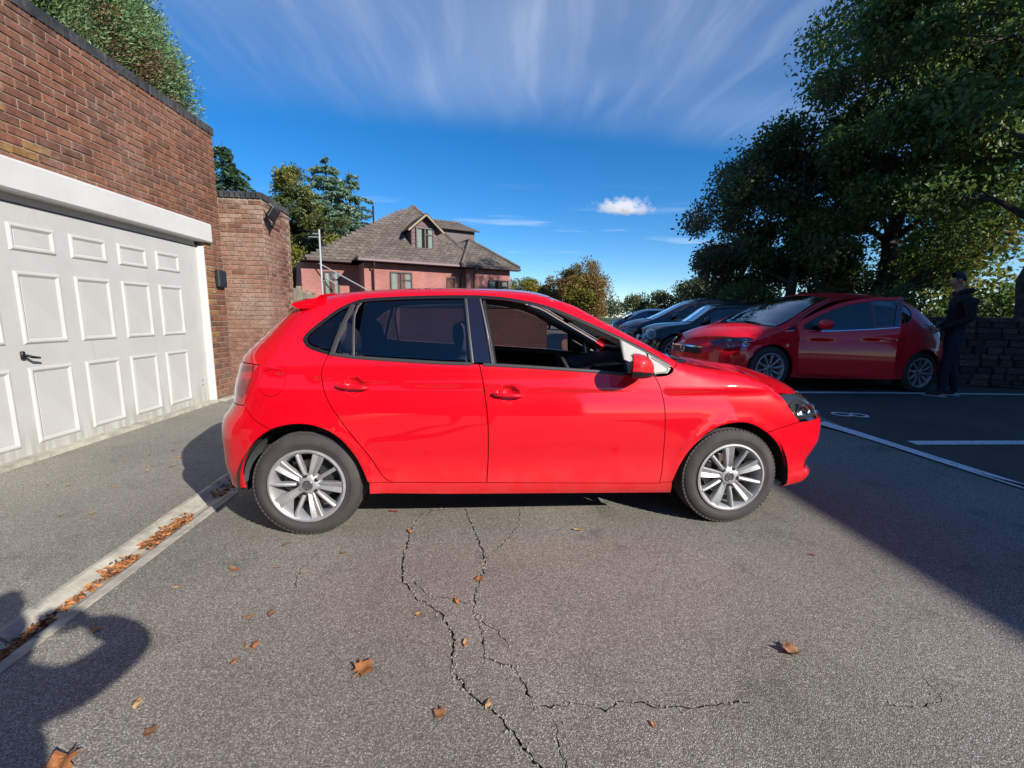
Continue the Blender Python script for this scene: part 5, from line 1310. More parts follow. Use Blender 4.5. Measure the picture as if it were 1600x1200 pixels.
for sg in (1, -1):
    hy = sg*.80
    dr = empty('door', (2.11, hy, 0), 0, c.root)
    if sg > 0: dr.rotation_euler[2] = R(-21)
    win = [(.975,.945),(1.29,.908),(1.73,.868),(1.99,.862),(2.03,.885),(1.93,1.02),(1.70,1.142),(1.47,1.232),(1.17,1.292),(.98,1.308),(.89,1.310)]
    pcs = []
    pcs += c.panel('door_skin', door_out, M_CRED, sides=(sg,), holes=[win], gap=.003, parent=dr).values()
    pcs += c.panel('door_glass', inset(win, -.003), M_GLASS, sides=(sg,), off=-.010, depth=.003, gap=0, parent=dr).values()
    pcs += c.panel('door_pillar', [(.905,.955),(.975,.945),(.89,1.310),(.825,1.335)], M_PILLAR, sides=(sg,), off=.002, depth=.006, gap=0, parent=dr).values()
    pcs += c.strip('belt_chrome', [(.91,.945),(1.29,.900),(1.73,.860),(1.99,.850)], .012, M_CHROME, sides=(sg,), out=.004, parent=dr).values()
    pcs += c.panel('mirror_sail', [(1.93,.875),(2.06,.865),(2.06,.93),(1.96,1.00)], M_TRIM, sides=(sg,), off=.003, depth=.006, gap=0, parent=dr).values()
    pcs += c.strip('door_handle', [(.97,.772),(1.06,.766),(1.15,.760)], .028, M_CRED, sides=(sg,), out=.03, parent=dr).values()
    mb = MB(); mb.prism([(.93,.27),(.93,.93),(2.08,.83),(2.05,.27)], lambda p: (p[0], sg*(.78-.02), p[1]), lambda p: (p[0], sg*(.78-.09), p[1])); pcs.append(mb.build('door_card', M_INT, dr))
    mr = empty('door_mirror', (1.86-2.11, sg*.06, .945), 0, dr)
    V = []; n = 16; rings = []
    for x, sy_, sz_ in ((-.055,.082,.056),(-.05,.098,.068),(-.01,.10,.07),(.03,.09,.062),(.065,.06,.042),(.08,.02,.015)):
        for k in range(n):
            a = 2*math.pi*k/n; V.append((x, sg*.10+sy_*math.cos(a)*1.05, sz_*math.sin(a)))
    mb = MB(); mb.add(V, [(i*n+k, i*n+(k+1) % n, (i+1)*n+(k+1) % n, (i+1)*n+k) for i in range(5) for k in range(n)]+[tuple(range(n)), tuple(range(5*n, 6*n))]); mb.build('mirror_cap', M_CRED, mr, smooth=True)
    mb = MB(); mb.tube([(0, sg*.03, -.04), (.0, sg*-.05, -.06)], .03, 8); mb.build('mirror_arm', M_TRIM, mr)
    for o in pcs: o.location = (-2.11, -hy, 0)
c.strip('roof_seal', [(2.26,.90),(2.0,1.075),(1.7,1.225),(1.47,1.302),(1.17,1.352),(.9,1.368),(.18,1.352)], .010, M_TRIM, out=.001)
c.strip('door_seam', [(.33,1.0),(.30,.93),(.34,.80),(.42,.62),(.50,.45),(.60,.32),(.70,.27),(.90,.262)], .005, M_TRIM, out=.0008)
c.strip('door_handle', [(.36,.80),(.45,.795),(.54,.79)], .026, M_CRED, out=.03)
c.strip('glass_divider', [(.335,1.015),(.37,1.16),(.43,1.325)], .02, M_TRIM, out=.003)
c.panel('front_quarter_glass', front_tri, M_TRIM, off=.002, depth=.006, gap=0)
c.strip('pillar_brightwork', [(2.20,.845),(2.34,.826)], .016, M_CHROME, out=.003)
B_ = lambda a, b: (lambda W: a-b*np.abs(W)**2.2)
common_ends(c, M_CRED, (-.28, 1.50), (2.53, 3.30), M_SCREEN)
hlp = [(3.215,.575),(3.20,.655),(3.085,.698),(2.95,.722),(2.86,.728),(2.79,.714),(2.83,.64),(2.89,.585),(2.98,.545),(3.09,.525)]
hl = c.panel('headlight', hlp, M_LENS, off=.004, depth=.006, grid=.03, gap=0)
c.panel('lamp_housing', inset(hlp, .004), mat('lamp_silver', (.20, .21, .23), .3, .5), off=-.004, depth=0, grid=.03, gap=0, parent=hl)
c.panel('lamp_fin', [(2.86,.71),(2.95,.70),(3.10,.675),(3.10,.655),(2.95,.68),(2.87,.69)], M_REFL, off=.001, depth=.002, gap=0, parent=hl)
for hx, hz, hr in ((2.91,.64,.038),(3.06,.61,.036)):
    c.panel('reflector', [(hx+hr*math.cos(a), hz+hr*math.sin(a)) for a in np.linspace(0, 2*math.pi, 15)[:-1]], M_REFL, off=.001, depth=.002, gap=0, parent=hl)
c.endskin('upper_grille', .455, .545, .38, M_TRIM, True, off=.006, vr=(-.78, .78), nz=5)
c.endskin('grille_bar', .545, .566, .36, M_CHROME, True, off=.014, vr=(-.80, .80), nz=3)
c.endskin('lower_grille', .24, .36, .36, M_TRIM, True, off=.006, vr=(-.8, .8))
c.endskin('number_plate', .27, .36, .5, MATS['plate_white'], True, off=.012, vr=(-.75, .75), nz=3)
mb = MB(); mb.lathe([(.040, 0), (.052, -.006), (.060, 0)], 24, 'X', (0, 0, 0)); mb.tube([(0, -.05, -.008), (.0, .0, .004), (0, 0, -.004), (0, .05, .008)], .006, 6)
mb.build('badge', M_CHROME, c.root, loc=(3.345, 0, .52))
mb = MB(); mb.lathe([(0, 0), (.02, .0), (.022, -.01)], 14, 'Y'); mb.build('side_repeater', mat('lamp_amber', (.8, .55, .35), .3), c.root, loc=(2.30, .862, .64))
c.panel('tail_lamp', [(-.32,.78),(-.45,.78),(-.36,1.02),(-.25,1.03),(-.22,.95)], M_TAIL, off=.004, depth=.01, grid=.04)
c.liner(0, .305, .345); c.liner(2.511, .305, .345)
mb = MB(); mb.box((1.25, 0, .21), (1.5, 1.5, .06), bev=.02); mb.box((2.85, 0, .25), (.55, 1.1, .06)); mb.build('underbody', M_LINER, c.root)
for x, rot in ((0, .2), (2.511, .5)):
    for sg in (-1, 1): make_wheel(c.root, (x, sg*(.835-.0975), .310), sg, 'multi', r_t=.311, r_r=.212, wd=.195, rot=rot)
mb = MB(); mb.prism([(1.85,.55),(1.86,.82),(2.0,.88),(2.4,.90),(2.5,.55)], lambda p: (p[0], -.68, p[1]), lambda p: (p[0], .68, p[1])); mb.build('dashboard', M_INT, c.root)
for y in (-.36, .36):
    mb = MB(); mb.box((1.05, y, .75), (.16, .48, .66), M=Matrix.Rotation(R(-14), 3, 'Y'), bev=.06); mb.box((1.28, y, .44), (.5, .48, .16), bev=.05); mb.box((.95, y, 1.15), (.09, .26, .18), bev=.04); mb.build('seat', M_SEAT, c.root)
mb = MB(); mb.box((.25, 0, .72), (.18, 1.2, .56), M=Matrix.Rotation(R(-14), 3, 'Y'), bev=.05); mb.build('rear_seat', M_SEAT, c.root)
mb = MB(); mb.box((.9, 0, .28), (2.2, 1.35, .04)); mb.build('floor', M_INT, c.root)

# ---- three dark cars further along the row
def simple_car(name, spec, front, heading, label, paint, dlo_x, round_lamps=False, scale=1.0, low=False, grille='bars', kind='multi'):
    """front: world xy of the middle of the front axle"""
    h = Vector((math.cos(heading), math.sin(heading), 0)); wb = spec['wb']
    o = Vector((front[0], front[1], 0))-h*wb*scale; mid = Vector((front[0], front[1], 0))-h*wb*.5
    o.z = zg(mid.x, mid.y)
    c = Car(name, spec, o, heading, label, 'dark cars parked further along the row', scale)
    xa, xb, xf = dlo_x
    bt = lambda x: float(c.ze(x))-.05; bl = lambda x: spec['belt']+.03*(xb-x)/(xb-xa)*.5
    lo = [(x, bl(x)) for x in np.linspace(xa+.12, xf-.02, 16)]; hi = [(x, bt(x)) for x in np.linspace(xb, xa+.02, 16)]
    dlo = [(p) for p in lo if p[1] < bt(p[0])-.01]+[p for p in hi if p[1] > bl(p[0])+.012]
    body_side(c, paint, dlo, None)
    c.panel('side_glass', inset(dlo, .004), M_GLASSD, off=-.006, depth=.003, gap=0)
    c.strip('window_frame', dlo+dlo[:1], .018, M_TRIM, out=.003)
    xm = (xa+xb)/2-.05; c.panel('centre_pillar', [(xm+.06,bl(xm)-.002),(xm+.13,bl(xm)-.002),(xm+.04,bt(xm)),(xm-.02,bt(xm))], M_PILLAR, off=.002, depth=.006, gap=0)
    c.strip('door_seam', smooth_line([(xm+.1,bl(xm)-.02),(xm+.12,.6),(xm+.1,.28)]), .006, M_TRIM, out=.001)
    common_ends(c, paint, (spec['rr'], spec['rf']), (spec['sb'], spec['bn']), M_SCREEN, rearwin=spec['rw'])
    f = spec['wb']
    if round_lamps:
        hp = [(f+.50+.085*math.cos(a), .66+.105*math.sin(a)) for a in np.linspace(0, 2*math.pi, 21)[:-1]]
    else:
        hp = [(f+.66,.60),(f+.60,.69),(f+.36,.735),(f+.30,.72),(f+.38,.62),(f+.5,.585)]
    hl = c.panel('headlight', hp, M_LENS, off=.014, depth=.018, grid=.03, gap=0)
    c.panel('reflector', inset(hp, .012), mat('lamp_inner', (.42, .42, .41), .35, .3), off=.002, depth=0, grid=.03, gap=0, parent=hl)
    c.strip('lamp_ring', hp+hp[:1], .014, M_CHROME, out=.016, parent=hl)
    c.endskin('grille', .48, .62, .42, M_TRIM, True, off=.006, vr=(-.8, .8), nz=5)
    for z in (.49, .515, .54, .565, .59, .615): c.endskin('grille_bar', z, z+.008, .42, M_CHROME, True, off=.014, vr=(-.8, .8), nz=2)
    c.endskin('lower_grille', .24, .36, .38, M_TRIM, True, off=.006, vr=(-.8, .8))
    c.panel('tail_lamp', [(-.30,.66),(-.46,.66),(-.44,.84),(-.28,.85)], M_TAIL, off=.004, depth=.01, grid=.04)
    for cx_, cz_, r_ in spec['wheels']: c.liner(cx_, cz_, r_)
    mb = MB(); mb.box((f/2, 0, .24), (f*.6, 1.4, .06)); mb.build('underbody', M_LINER, c.root)
    wr = spec['wr']
    for x in (0, f):
        for sg in (-1, 1): make_wheel(c.root, (x, sg*(float(c.sec(.5))-.115), wr-.002), sg, kind, r_t=wr, r_r=wr*.66, wd=.195, rot=.3)
    for sg in (-1, 1):
        mr = MB(); V = []; n = 14
        for x, sy_, sz_ in ((-.05,.08,.06),(-.045,.095,.07),(.0,.095,.07),(.05,.06,.045),(.07,.02,.015)):
            for k in range(n): V.append((x, sy_*math.cos(2*math.pi*k/n), sz_*math.sin(2*math.pi*k/n)))
        mr.add(V, [(i*n+k, i*n+(k+1) % n, (i+1)*n+(k+1) % n, (i+1)*n+k) for i in range(4) for k in range(n)]+[tuple(range(n))])
        mr.build('door_mirror', paint, c.root, smooth=True, loc=(spec['mx'], sg*(float(c.Y(spec['mx'], spec['belt']))+.10), spec['belt']+.08))
    mb = MB(); mb.prism([(spec['rf']+.35,.55),(spec['rf']+.4,.84),(spec['sb']-.1,.90),(spec['sb'],.55)], lambda p: (p[0], -.62, p[1]), lambda p: (p[0], .62, p[1])); mb.build('dashboard', M_INT, c.root)
    for y in (-.36, .36):
        mb = MB(); mb.box((f*.42, y, .75), (.16, .46, .62), M=Matrix.Rotation(R(-14), 3, 'Y'), bev=.06); mb.box((f*.42-.1, y, 1.12), (.09, .26, .17), bev=.04); mb.build('seat', M_SEAT, c.root)
    return c
HD = math.pi-R(10)
MINI = warp(BASE, lambda x: x*.985 if x < 2.2 else 2.167+(x-2.2)*.93, lambda z: z*.965)
MINI['zedge'] = [(-.7,1.15),(-.3,1.26),(0,1.30),(.6,1.315),(1.2,1.31),(1.6,1.27),(1.75,1.21),(1.9,1.10),(2.05,.99),(2.2,.90),(2.4,.87),(2.7,.83),(2.85,.79),(3.0,.74),(3.2,.66)]
MINI['zc'] = [(-.7,1.15),(-.35,1.32),(0,1.37),(.6,1.395),(1.2,1.39),(1.55,1.36),(1.7,1.31),(1.9,1.165),(2.1,1.02),(2.25,.945),(2.4,.93),(2.7,.90),(2.9,.855),(3.05,.79),(3.18,.70),(3.25,.6)]
MINI.update(belt=.90, rr=-.42, rf=1.66, sb=2.22, bn=3.20, rw=(.95,1.22), mx=1.85)
simple_car('parked_city_car', MINI, (3.72, 10.55), HD, 'black small car with round headlamps, next to the cherry red hatchback', M_BLK, (-.2, 1.75, 1.98), True)
SUV = warp(BASE, lambda x: x*1.06, lambda z: z*1.10 if z > .8 else z*1.1)
SUV.update(belt=1.0, rr=-.28, rf=1.60, sb=2.70, bn=3.50, rw=(1.08,1.34), mx=2.0)
simple_car('parked_crossover', SUV, (4.0, 13.4), HD, 'dark navy tall hatchback parked second among the dark cars', M_NAVY, (0, 1.6, 2.25))
CPE = warp(BASE, lambda x: x*1.0, lambda z: z*.98)
CPE.update(belt=.92, rr=-.10, rf=1.50, sb=2.53, bn=3.30, rw=(.95,1.2), mx=1.92)
CPE['zedge'] = [(-.7,.88),(-.3,.93),(-.05,1.0),(.2,1.14),(.45,1.255),(.756,1.31),(1.135,1.315),(1.474,1.28),(1.694,1.22),(2.0,1.08),(2.2,.97),(2.38,.89),(2.5,.85),(2.7,.78),(2.8,.735),(2.95,.70),(3.1,.66),(3.3,.59)]
CPE['zc'] = [(-.7,.90),(-.35,.97),(-.1,1.06),(.2,1.22),(.5,1.33),(.9,1.38),(1.3,1.375),(1.5,1.345),(1.7,1.28),(2.0,1.14),(2.3,.99),(2.5,.92),(2.6,.90),(2.8,.87),(3.0,.81),(3.15,.74),(3.27,.66),(3.34,.57)]
CPE['rshift'] = [(.2,.05),(.35,0),(.6,0),(.75,.01),(.85,.04),(.95,.15),(1.05,.35),(1.2,.6),(1.4,.8)]
simple_car('parked_coupe', CPE, (6.95, 17.0), math.pi-R(188), 'slate blue coupe seen tail first at the far end of the row', M_BLUEGREY, (.62, 1.55, 2.0))
# ------------------------------------------------------------------ vegetation
def leafm(name, cols, trans=.45):
    """leaf shader: colour per leaf, light comes through"""
    def fn(t, b, out):
        geo = t.n('ShaderNodeNewGeometry'); tc = t.n('ShaderNodeTexCoord')
        n = t.n('ShaderNodeTexNoise', i={'Vector': (tc, 'Object'), 'Scale': .9, 'Detail': 4.0, 'Roughness': .6})
        mixf = t.math('ADD', t.math('MULTIPLY', (geo, 'Random Per Island'), .55), t.math('MULTIPLY', (n, 'Fac'), .55), clamp=True)
        st = [(i/(len(cols)-1), c_) for i, c_ in enumerate(cols)]
        r = t.ramp(mixf, st); L(t, r, 0, b, 'Base Color'); b.inputs['Roughness'].default_value = .42; b.inputs['Specular IOR Level'].default_value = .5
        tr = t.n('ShaderNodeBsdfTranslucent', i={0: (r, 0)}); mx = t.n('ShaderNodeMixShader', i={0: trans, 1: b, 2: tr}); L(t, mx, 0, out, 0)
    return mat(name, fn=fn)
M_BARK = mat('bark', rough=.95, fn=noise_col((.035, .028, .022), (.10, .085, .07), 9, 7, .8, 30, dist=.03))
M_LF_DARK = leafm('leaf_dark', [(0.038, 0.069, 0.031), (0.069, 0.131, 0.041), (0.117, 0.186, 0.05), (0.265, 0.325, 0.062)], .6)
M_LF_BROWNISH = leafm('leaf_copper', [(0.059, 0.07, 0.043), (0.095, 0.108, 0.049), (0.135, 0.103, 0.049), (0.203, 0.189, 0.054)], .35)
M_LF_YEL = leafm('leaf_yellowing', [(0.068, 0.102, 0.02), (0.153, 0.178, 0.027), (0.272, 0.255, 0.034), (0.374, 0.255, 0.043)], .4)
M_LF_ORANGE = leafm('leaf_autumn', [(0.075, 0.09, 0.024), (0.165, 0.143, 0.033), (0.285, 0.15, 0.042), (0.33, 0.112, 0.045)], .4)
M_LF_CEDAR = leafm('needle_blue', [(0.067, 0.124, 0.079), (0.131, 0.216, 0.138), (0.223, 0.324, 0.195)], .15)
M_LF_CONIF = leafm('needle_dark', [(0.019, 0.046, 0.023), (0.038, 0.08, 0.034), (0.067, 0.114, 0.042)], .15)
M_LF_JUN = leafm('needle_juniper', [(0.101, 0.081, 0.03), (0.101, 0.169, 0.062), (0.171, 0.286, 0.116), (0.262, 0.374, 0.171)], .2)
M_LF_BROWN = leafm('needle_dead', [(0.098, 0.063, 0.031), (0.168, 0.105, 0.049), (0.224, 0.154, 0.084)], .2)
M_LF_HEDGE = leafm('leaf_hedge', [(0.034, 0.06, 0.02), (0.085, 0.111, 0.031), (0.17, 0.17, 0.051)], .35)
M_LF_FAR = leafm('leaf_far', [(.04, .06, .03), (.07, .09, .04), (.12, .12, .045)], .2)
def leaf_mesh(name, Cn, D, S, m, aspect=.55, fold=.25, rg=None):
    """one folded leaf per centre; D = growth direction"""
    rg = rg or rng; n = len(Cn); D = D/np.linalg.norm(D, axis=1)[:, None]
    q = rg.normal(size=(n, 3)); U = np.cross(D, q); U /= np.linalg.norm(U, axis=1)[:, None]; W = np.cross(D, U); S = np.asarray(S)[:, None]
    base = Cn-D*S*.5; tip = Cn+D*S*.5; l = Cn+U*S*aspect*.5+W*S*fold*.5; r = Cn-U*S*aspect*.5+W*S*fold*.5
    V = np.stack([base, l, tip, r], 1).reshape(-1, 3).astype(np.float32)
    idx = (np.arange(n)[:, None]*4+np.array([0, 1, 2, 0, 2, 3])[None]).ravel().astype(np.int32)
    me = bpy.data.meshes.new(name); me.vertices.add(len(V)); me.vertices.foreach_set('co', V.ravel())
    me.loops.add(len(idx)); me.loops.foreach_set('vertex_index', idx); me.polygons.add(2*n)
    me.polygons.foreach_set('loop_start', np.arange(2*n, dtype=np.int32)*3)
    me.update(calc_edges=True); me.validate()
    for mm in (m if isinstance(m, (list, tuple)) else [m]): me.materials.append(mm)
    return me
def in_ball(n, rg, shell=.5):
    v = rg.normal(size=(n, 3)); v /= np.linalg.norm(v, axis=1)[:, None]; return v*(shell+(1-shell)*rg.random((n, 1)))**.8*(rg.random((n, 1))**.18)
def limb(mb, a, b, r0, r1, rg, k=6, wob=.06, n=7):
    a = np.array(a, float); b = np.array(b, float); l = np.linalg.norm(b-a); P = []
    for i in range(k+1):
        t = i/k; p = a+(b-a)*t; p = p+rg.normal(size=3)*wob*l*math.sin(t*math.pi)*np.array([1, 1, .6]); P.append(p)
    mb.tube(P, [r0+(r1-r0)*(i/k)**.8 for i in range(k+1)], n); return P
def broad_tree(name, label, base, height, rx, ry, z0, n_cl, n_lf, lsize, m, seed, group=None, lean=(0, 0), cr=None, trunk_r=.22, dirs=None, m2=None, frac2=0, flat=1.0, bark=None):
    """tapered trunk, limbs to clumps, leaves spread through the clumps"""
    rg = np.random.default_rng(seed); bx, by, bz = base
    t = tag(empty(name, base), label, 'tree', group)
    cz = (z0+height)/2; hz = (height-z0)/2; cl = []
    tries = 0
    while len(cl) < n_cl and tries < 4000:
        tries += 1; v = rg.normal(size=3); v /= np.linalg.norm(v); rr_ = rg.random()**.42
        p = np.array([v[0]*rx, v[1]*ry, v[2]*hz])*rr_; zz = cz+p[2]
        k = 1.0 if p[2] > 0 else .9; cl.append(np.array([p[0]*k+lean[0]*(zz/height), p[1]*k+lean[1]*(zz/height), zz]))
    cl = np.array(cl); cr = cr or (rx+ry)*.5*.30
    mb = MB(); top = np.array([lean[0]*.7, lean[1]*.7, height*.78]); tp = limb(mb, (0, 0, -.05), top, trunk_r, trunk_r*.18, rg, 9, .03, 10)
    for p in cl[::max(1, n_cl//26)]:
        tt = min(.92, max(.18, (p[2]-.25*np.hypot(p[0], p[1]))/(height*.78))); i = min(8, int(tt*9)); a = tp[i]
        mid = (np.array(a)+p)*.5+np.array([0, 0, .12*np.linalg.norm(p-a)])
        r_ = trunk_r*(1-tt)*.5+.02; mb.tube([a, (np.array(a)*.6+mid*.4), mid, p*.6+mid*.4, p], [r_, r_*.75, r_*.5, r_*.3, .008], 6)
        for q in range(3):
            e = p+np.clip(rg.normal(size=3), -1.2, 1.2)*cr*.42; mb.tube([mid, (mid+e)/2+rg.normal(size=3)*.08, e], [r_*.4, r_*.22, .005], 5)
    mb.build('trunk', bark or M_BARK, t, smooth=True, fix=False)
    per = rg.dirichlet(np.ones(n_cl)*3)*n_lf; C_ = []; D_ = []
    for p, k in zip(cl, per):
        k = int(k); b = in_ball(k, rg, .25); rad = cr*rg.uniform(.7, 1.25)
        C_.append(p+b*rad*np.array([1, 1, .72*flat])); D_.append(b*.6+rg.normal(size=(k, 3))*.7+np.array([0, 0, -.35]))
    C_ = np.concatenate(C_); D_ = np.concatenate(D_); S = lsize*rg.uniform(.6, 1.3, len(C_))
    if m2 is not None:
        nz = np.sin(C_[:, 0]*1.1+seed)+np.sin(C_[:, 2]*1.3+C_[:, 1])+rg.normal(size=len(C_))*.5; k = nz > np.quantile(nz, 1-frac2)
        link('crown', leaf_mesh('crown', C_[~k], D_[~k], S[~k], m, rg=rg), t); o = link('crown', leaf_mesh('crown', C_[k], D_[k], S[k], m2, rg=rg), t)
    else: link('crown', leaf_mesh('crown', C_, D_, S, m, rg=rg), t)
    return t
def conifer(name, label, base, height, rad, m, seed, tiers=22, droop=.25, n_lf=26000, lsize=.16, z0=.6, group=None, shape=.9, lean=0):
    rg = np.random.default_rng(seed); t = tag(empty(name, base), label, 'tree', group); mb = MB()
    mb.tube([(0, 0, -.05), (lean*.3, 0, height*.5), (lean, 0, height*.985)], [.24*height/10, .15*height/10, .015], 9)
    C_ = []; D_ = []
    for i in range(tiers):
        f = (i+rg.random()*.5)/tiers; z = z0+(height*.97-z0)*f; rr_ = rad*(1-f)**shape+.12; nbr = max(4, int(9*(1-f)+4))
        for k in range(nbr):
            a = rg.random()*2*math.pi; ln = rr_*rg.uniform(.65, 1.15); d = np.array([math.cos(a), math.sin(a), 0]); s0 = np.array([lean*z/height, 0, z])
            P = [s0, s0+d*ln*.5+np.array([0, 0, .04*ln]), s0+d*ln+np.array([0, 0, -droop*ln])]
            mb.tube(P, [.035*(1-f)+.01, .02*(1-f)+.006, .004], 5, False)
            nl = int(n_lf*ln/(tiers*9*rad*.55)); u = rg.random(nl)**.7
            c_ = s0+np.outer(u, d)*ln+np.outer(np.where(u < .5, .08*u, .04-(u-.5)*2*(droop+.04)), [0, 0, 1])*ln
            side = np.cross(d, [0, 0, 1]); c_ = c_+np.outer(rg.normal(size=nl)*.22*ln*(1.05-u)+rg.normal(size=nl)*.05, side)+np.outer(rg.normal(size=nl)*.05-.03, [0, 0, 1])
            C_.append(c_); D_.append(np.tile(d, (nl, 1))*.8+rg.normal(size=(nl, 3))*.6+np.array([0, 0, -.2]))
    mb.build('trunk', M_BARK, t, smooth=True, fix=False)
    C_ = np.concatenate(C_); D_ = np.concatenate(D_); link('crown', leaf_mesh('crown', C_, D_, lsize*rg.uniform(.6, 1.3, len(C_)), m, .32, .15, rg), t); return t

GRP = 'broadleaf trees behind the parked cars'
def zb(x, y): return zg(min(x, 9), min(y, 14))
broad_tree('broadleaf_tree', 'tall dark broadleaf tree rising behind the cherry red hatchback', (10.1, 12.8, zb(9.6, 12.8)), 13.5, 3.6, 3.4, .9, 105, 62000, .14, M_LF_DARK, 31, GRP, m2=M_LF_YEL, frac2=.14, cr=1.0, trunk_r=.30, lean=(1.9, 0))
broad_tree('broadleaf_tree', 'lower leafy tree at the left edge of the dark trees', (7.9, 15.6, zb(7.9, 15.6)), 6.6, 2.6, 2.4, .5, 60, 34000, .12, M_LF_BROWNISH, 32, GRP, m2=M_LF_DARK, frac2=.5, cr=.8, trunk_r=.16)
broad_tree('broadleaf_tree', 'middle tree of the dark group, between the lower and the tallest', (8.5, 14.0, zb(8.5, 14)), 8.8, 2.5, 2.4, .9, 62, 36000, .13, M_LF_DARK, 37, GRP, m2=M_LF_BROWNISH, frac2=.4, cr=.85, trunk_r=.2, lean=(.5, 0))
broad_tree('broadleaf_tree', 'tall unseen tree beyond the apartment block, added to block sky light', (20.5, -3.0, .0), 14.0, 4.3, 4.3, 2.4, 50, 18000, .28, M_LF_DARK, 36, GRP, cr=1.5, trunk_r=.33)  # unseen tree added to block sky light from the right
broad_tree('broadleaf_tree', 'tree with a dark trunk above the stone wall at the right edge', (10.6, 9.25, .05), 11.5, 3.4, 3.0, 3.1, 54, 40000, .14, M_LF_DARK, 33, GRP, m2=M_LF_YEL, frac2=.10, cr=1.0, trunk_r=.24)
broad_tree('broadleaf_tree', 'dense tree filling the gap behind the standing person', (13.6, 14.2, .05), 10.5, 3.8, 3.2, .9, 56, 40000, .16, M_LF_DARK, 34, GRP, m2=M_LF_YEL, frac2=.12, cr=1.15, trunk_r=.26)
# shrubs under the trees
def shrub(name, label, base, rx, ry, h, n, ls, m, seed, group=None, m2=None, cat='shrub'):
    rg = np.random.default_rng(seed); t = tag(empty(name, base), label, cat, group); mb = MB(); C_ = []; D_ = []
    k = 16
    for i in range(k):
        v = rg.normal(size=3); v /= np.linalg.norm(v); v[2] = abs(v[2]); p = np.array([v[0]*rx*.7, v[1]*ry*.7, .15*h+v[2]*h*.72])
        mb.tube([(v[0]*.1, v[1]*.1, 0), p*.5+np.array([0, 0, .1]), p], [.03, .018, .005], 5, False)
        b = in_ball(n//k, rg, .2); C_.append(p+b*np.array([rx, ry, h*.8])*.42); D_.append(b+rg.normal(size=(n//k, 3))*.6+np.array([0, 0, .2]))
    mb.build('stem', M_BARK, t, fix=False); C_ = np.concatenate(C_); C_[:, 2] = np.maximum(C_[:, 2], .03); D_ = np.concatenate(D_)
    link('foliage', leaf_mesh('foliage', C_, D_, ls*rg.uniform(.6, 1.3, len(C_)), m, rg=rg), t); return t
for i, (x, y, rx, h, lb) in enumerate(((6.9, 13.4, 1.5, 1.9, 'dark shrub under the trees just behind the black small car'), (9.4, 11.0, 1.7, 1.8, 'dark shrub under the trees behind the cherry red hatchback'), (12.4, 11.3, 1.8, 1.9, 'shrub behind the stone wall beside the standing person'), (9.6, 18.5, 2.2, 2.7, 'broad shrub between the dark trees and the hedge'))):
    shrub('undergrowth_shrub', lb, (x, y, zb(x, y)), rx, 1.2, h, 7000, .12, M_LF_DARK, 50+i, 'shrubs under the dark trees')
# trees left of and behind the house
conifer('cedar_tree', 'blue green cedar left of the house with drooping tiers', (-11.9, 29.5, 0), 11.3, 4.0, M_LF_CEDAR, 41, 30, .10, 60000, .26, 1.0, shape=.62)
conifer('cedar_tree', 'second narrower cedar stem rising just right of the first', (-10.7, 30.2, 0), 10.6, 3.6, M_LF_CEDAR, 42, 26, .10, 36000, .26, 1.0, shape=.62)
conifer('conifer_tree', 'dark conifer showing above the angled brick wall', (-18.0, 29.0, 0), 11.8, 3.8, M_LF_CONIF, 43, 34, .3, 70000, .26, 1.0, shape=.6)
broad_tree('yellowing_tree', 'tall yellow green tree between the brick wall and the cedar', (-13.2, 26.5, 0), 9.7, 2.1, 1.9, .3, 80, 46000, .17, M_LF_YEL, 44, None, cr=.72, trunk_r=.2, m2=M_LF_HEDGE, frac2=.35)
broad_tree('yellowing_tree', 'shorter yellow green tree in front of the cedar beside the mast', (-10.3, 25.4, 0), 6.6, 1.7, 1.5, .2, 46, 24000, .15, M_LF_YEL, 45, None, cr=.6, trunk_r=.14, m2=M_LF_HEDGE, frac2=.45)
# trees beyond the court, right of the house
broad_tree('autumn_tree', 'rounded orange and green autumn tree behind the dark cars', (5.9, 39, 0), 6.3, 2.75, 2.4, .1, 90, 40000, .17, M_LF_ORANGE, 46, None, cr=.95, trunk_r=.16, m2=M_LF_YEL, frac2=.35)
broad_tree('autumn_tree', 'small russet tree beside the orange autumn tree', (3.5, 43, 0), 4.9, 1.8, 1.5, .1, 40, 15000, .16, M_LF_ORANGE, 47, None, cr=.75, trunk_r=.12)
broad_tree('autumn_tree', 'small yellow green tree at the right end of the house', (1.3, 41, 0), 5.0, 2.0, 1.6, .1, 44, 17000, .16, M_LF_YEL, 48, None, cr=.8, trunk_r=.12)
HG = 'hedge trees behind the row of dark cars'
for i, (x, y, h, r_, lb) in enumerate(((8.3, 27, 2.9, 1.3, 'leftmost bush of the green hedge behind the dark cars'), (10.0, 26, 3.5, 1.4, 'second bush of the hedge behind the dark cars, low and green'), (11.5, 26.5, 3.9, 1.5, 'tallest bush of the hedge left of the dark trees'), (13.2, 27, 3.3, 1.5, 'right bush of the hedge, partly behind the lower tree'))):
    broad_tree('hedge_bush', lb, (x, y, 0), h, r_*1.15, r_*1.1, .05, 36, 13000, .13, M_LF_HEDGE, 60+i, HG, cr=.7, trunk_r=.09)
# low wood on the skyline
rgf = np.random.default_rng(77); Cf = []; 
for i in range(260):
    x = rgf.uniform(-190, 190); y = rgf.uniform(150, 200); h = rgf.uniform(3.0, 5.2)+2.5*math.sin(x*.021+1)+(2.2 if x > 20 else 0); b = in_ball(150, rgf, .3)
    Cf.append(np.array([x, y, h*.55])+b*np.array([4.6, 4.6, h*.55]))
Cf = np.concatenate(Cf); tag(link('distant_wood', leaf_mesh('distant_wood', Cf, rgf.normal(size=Cf.shape), rgf.uniform(.6, 1.2, len(Cf)), M_LF_FAR, .7, .2, rgf)), 'low band of distant woodland on the horizon', 'wood', kind='stuff')
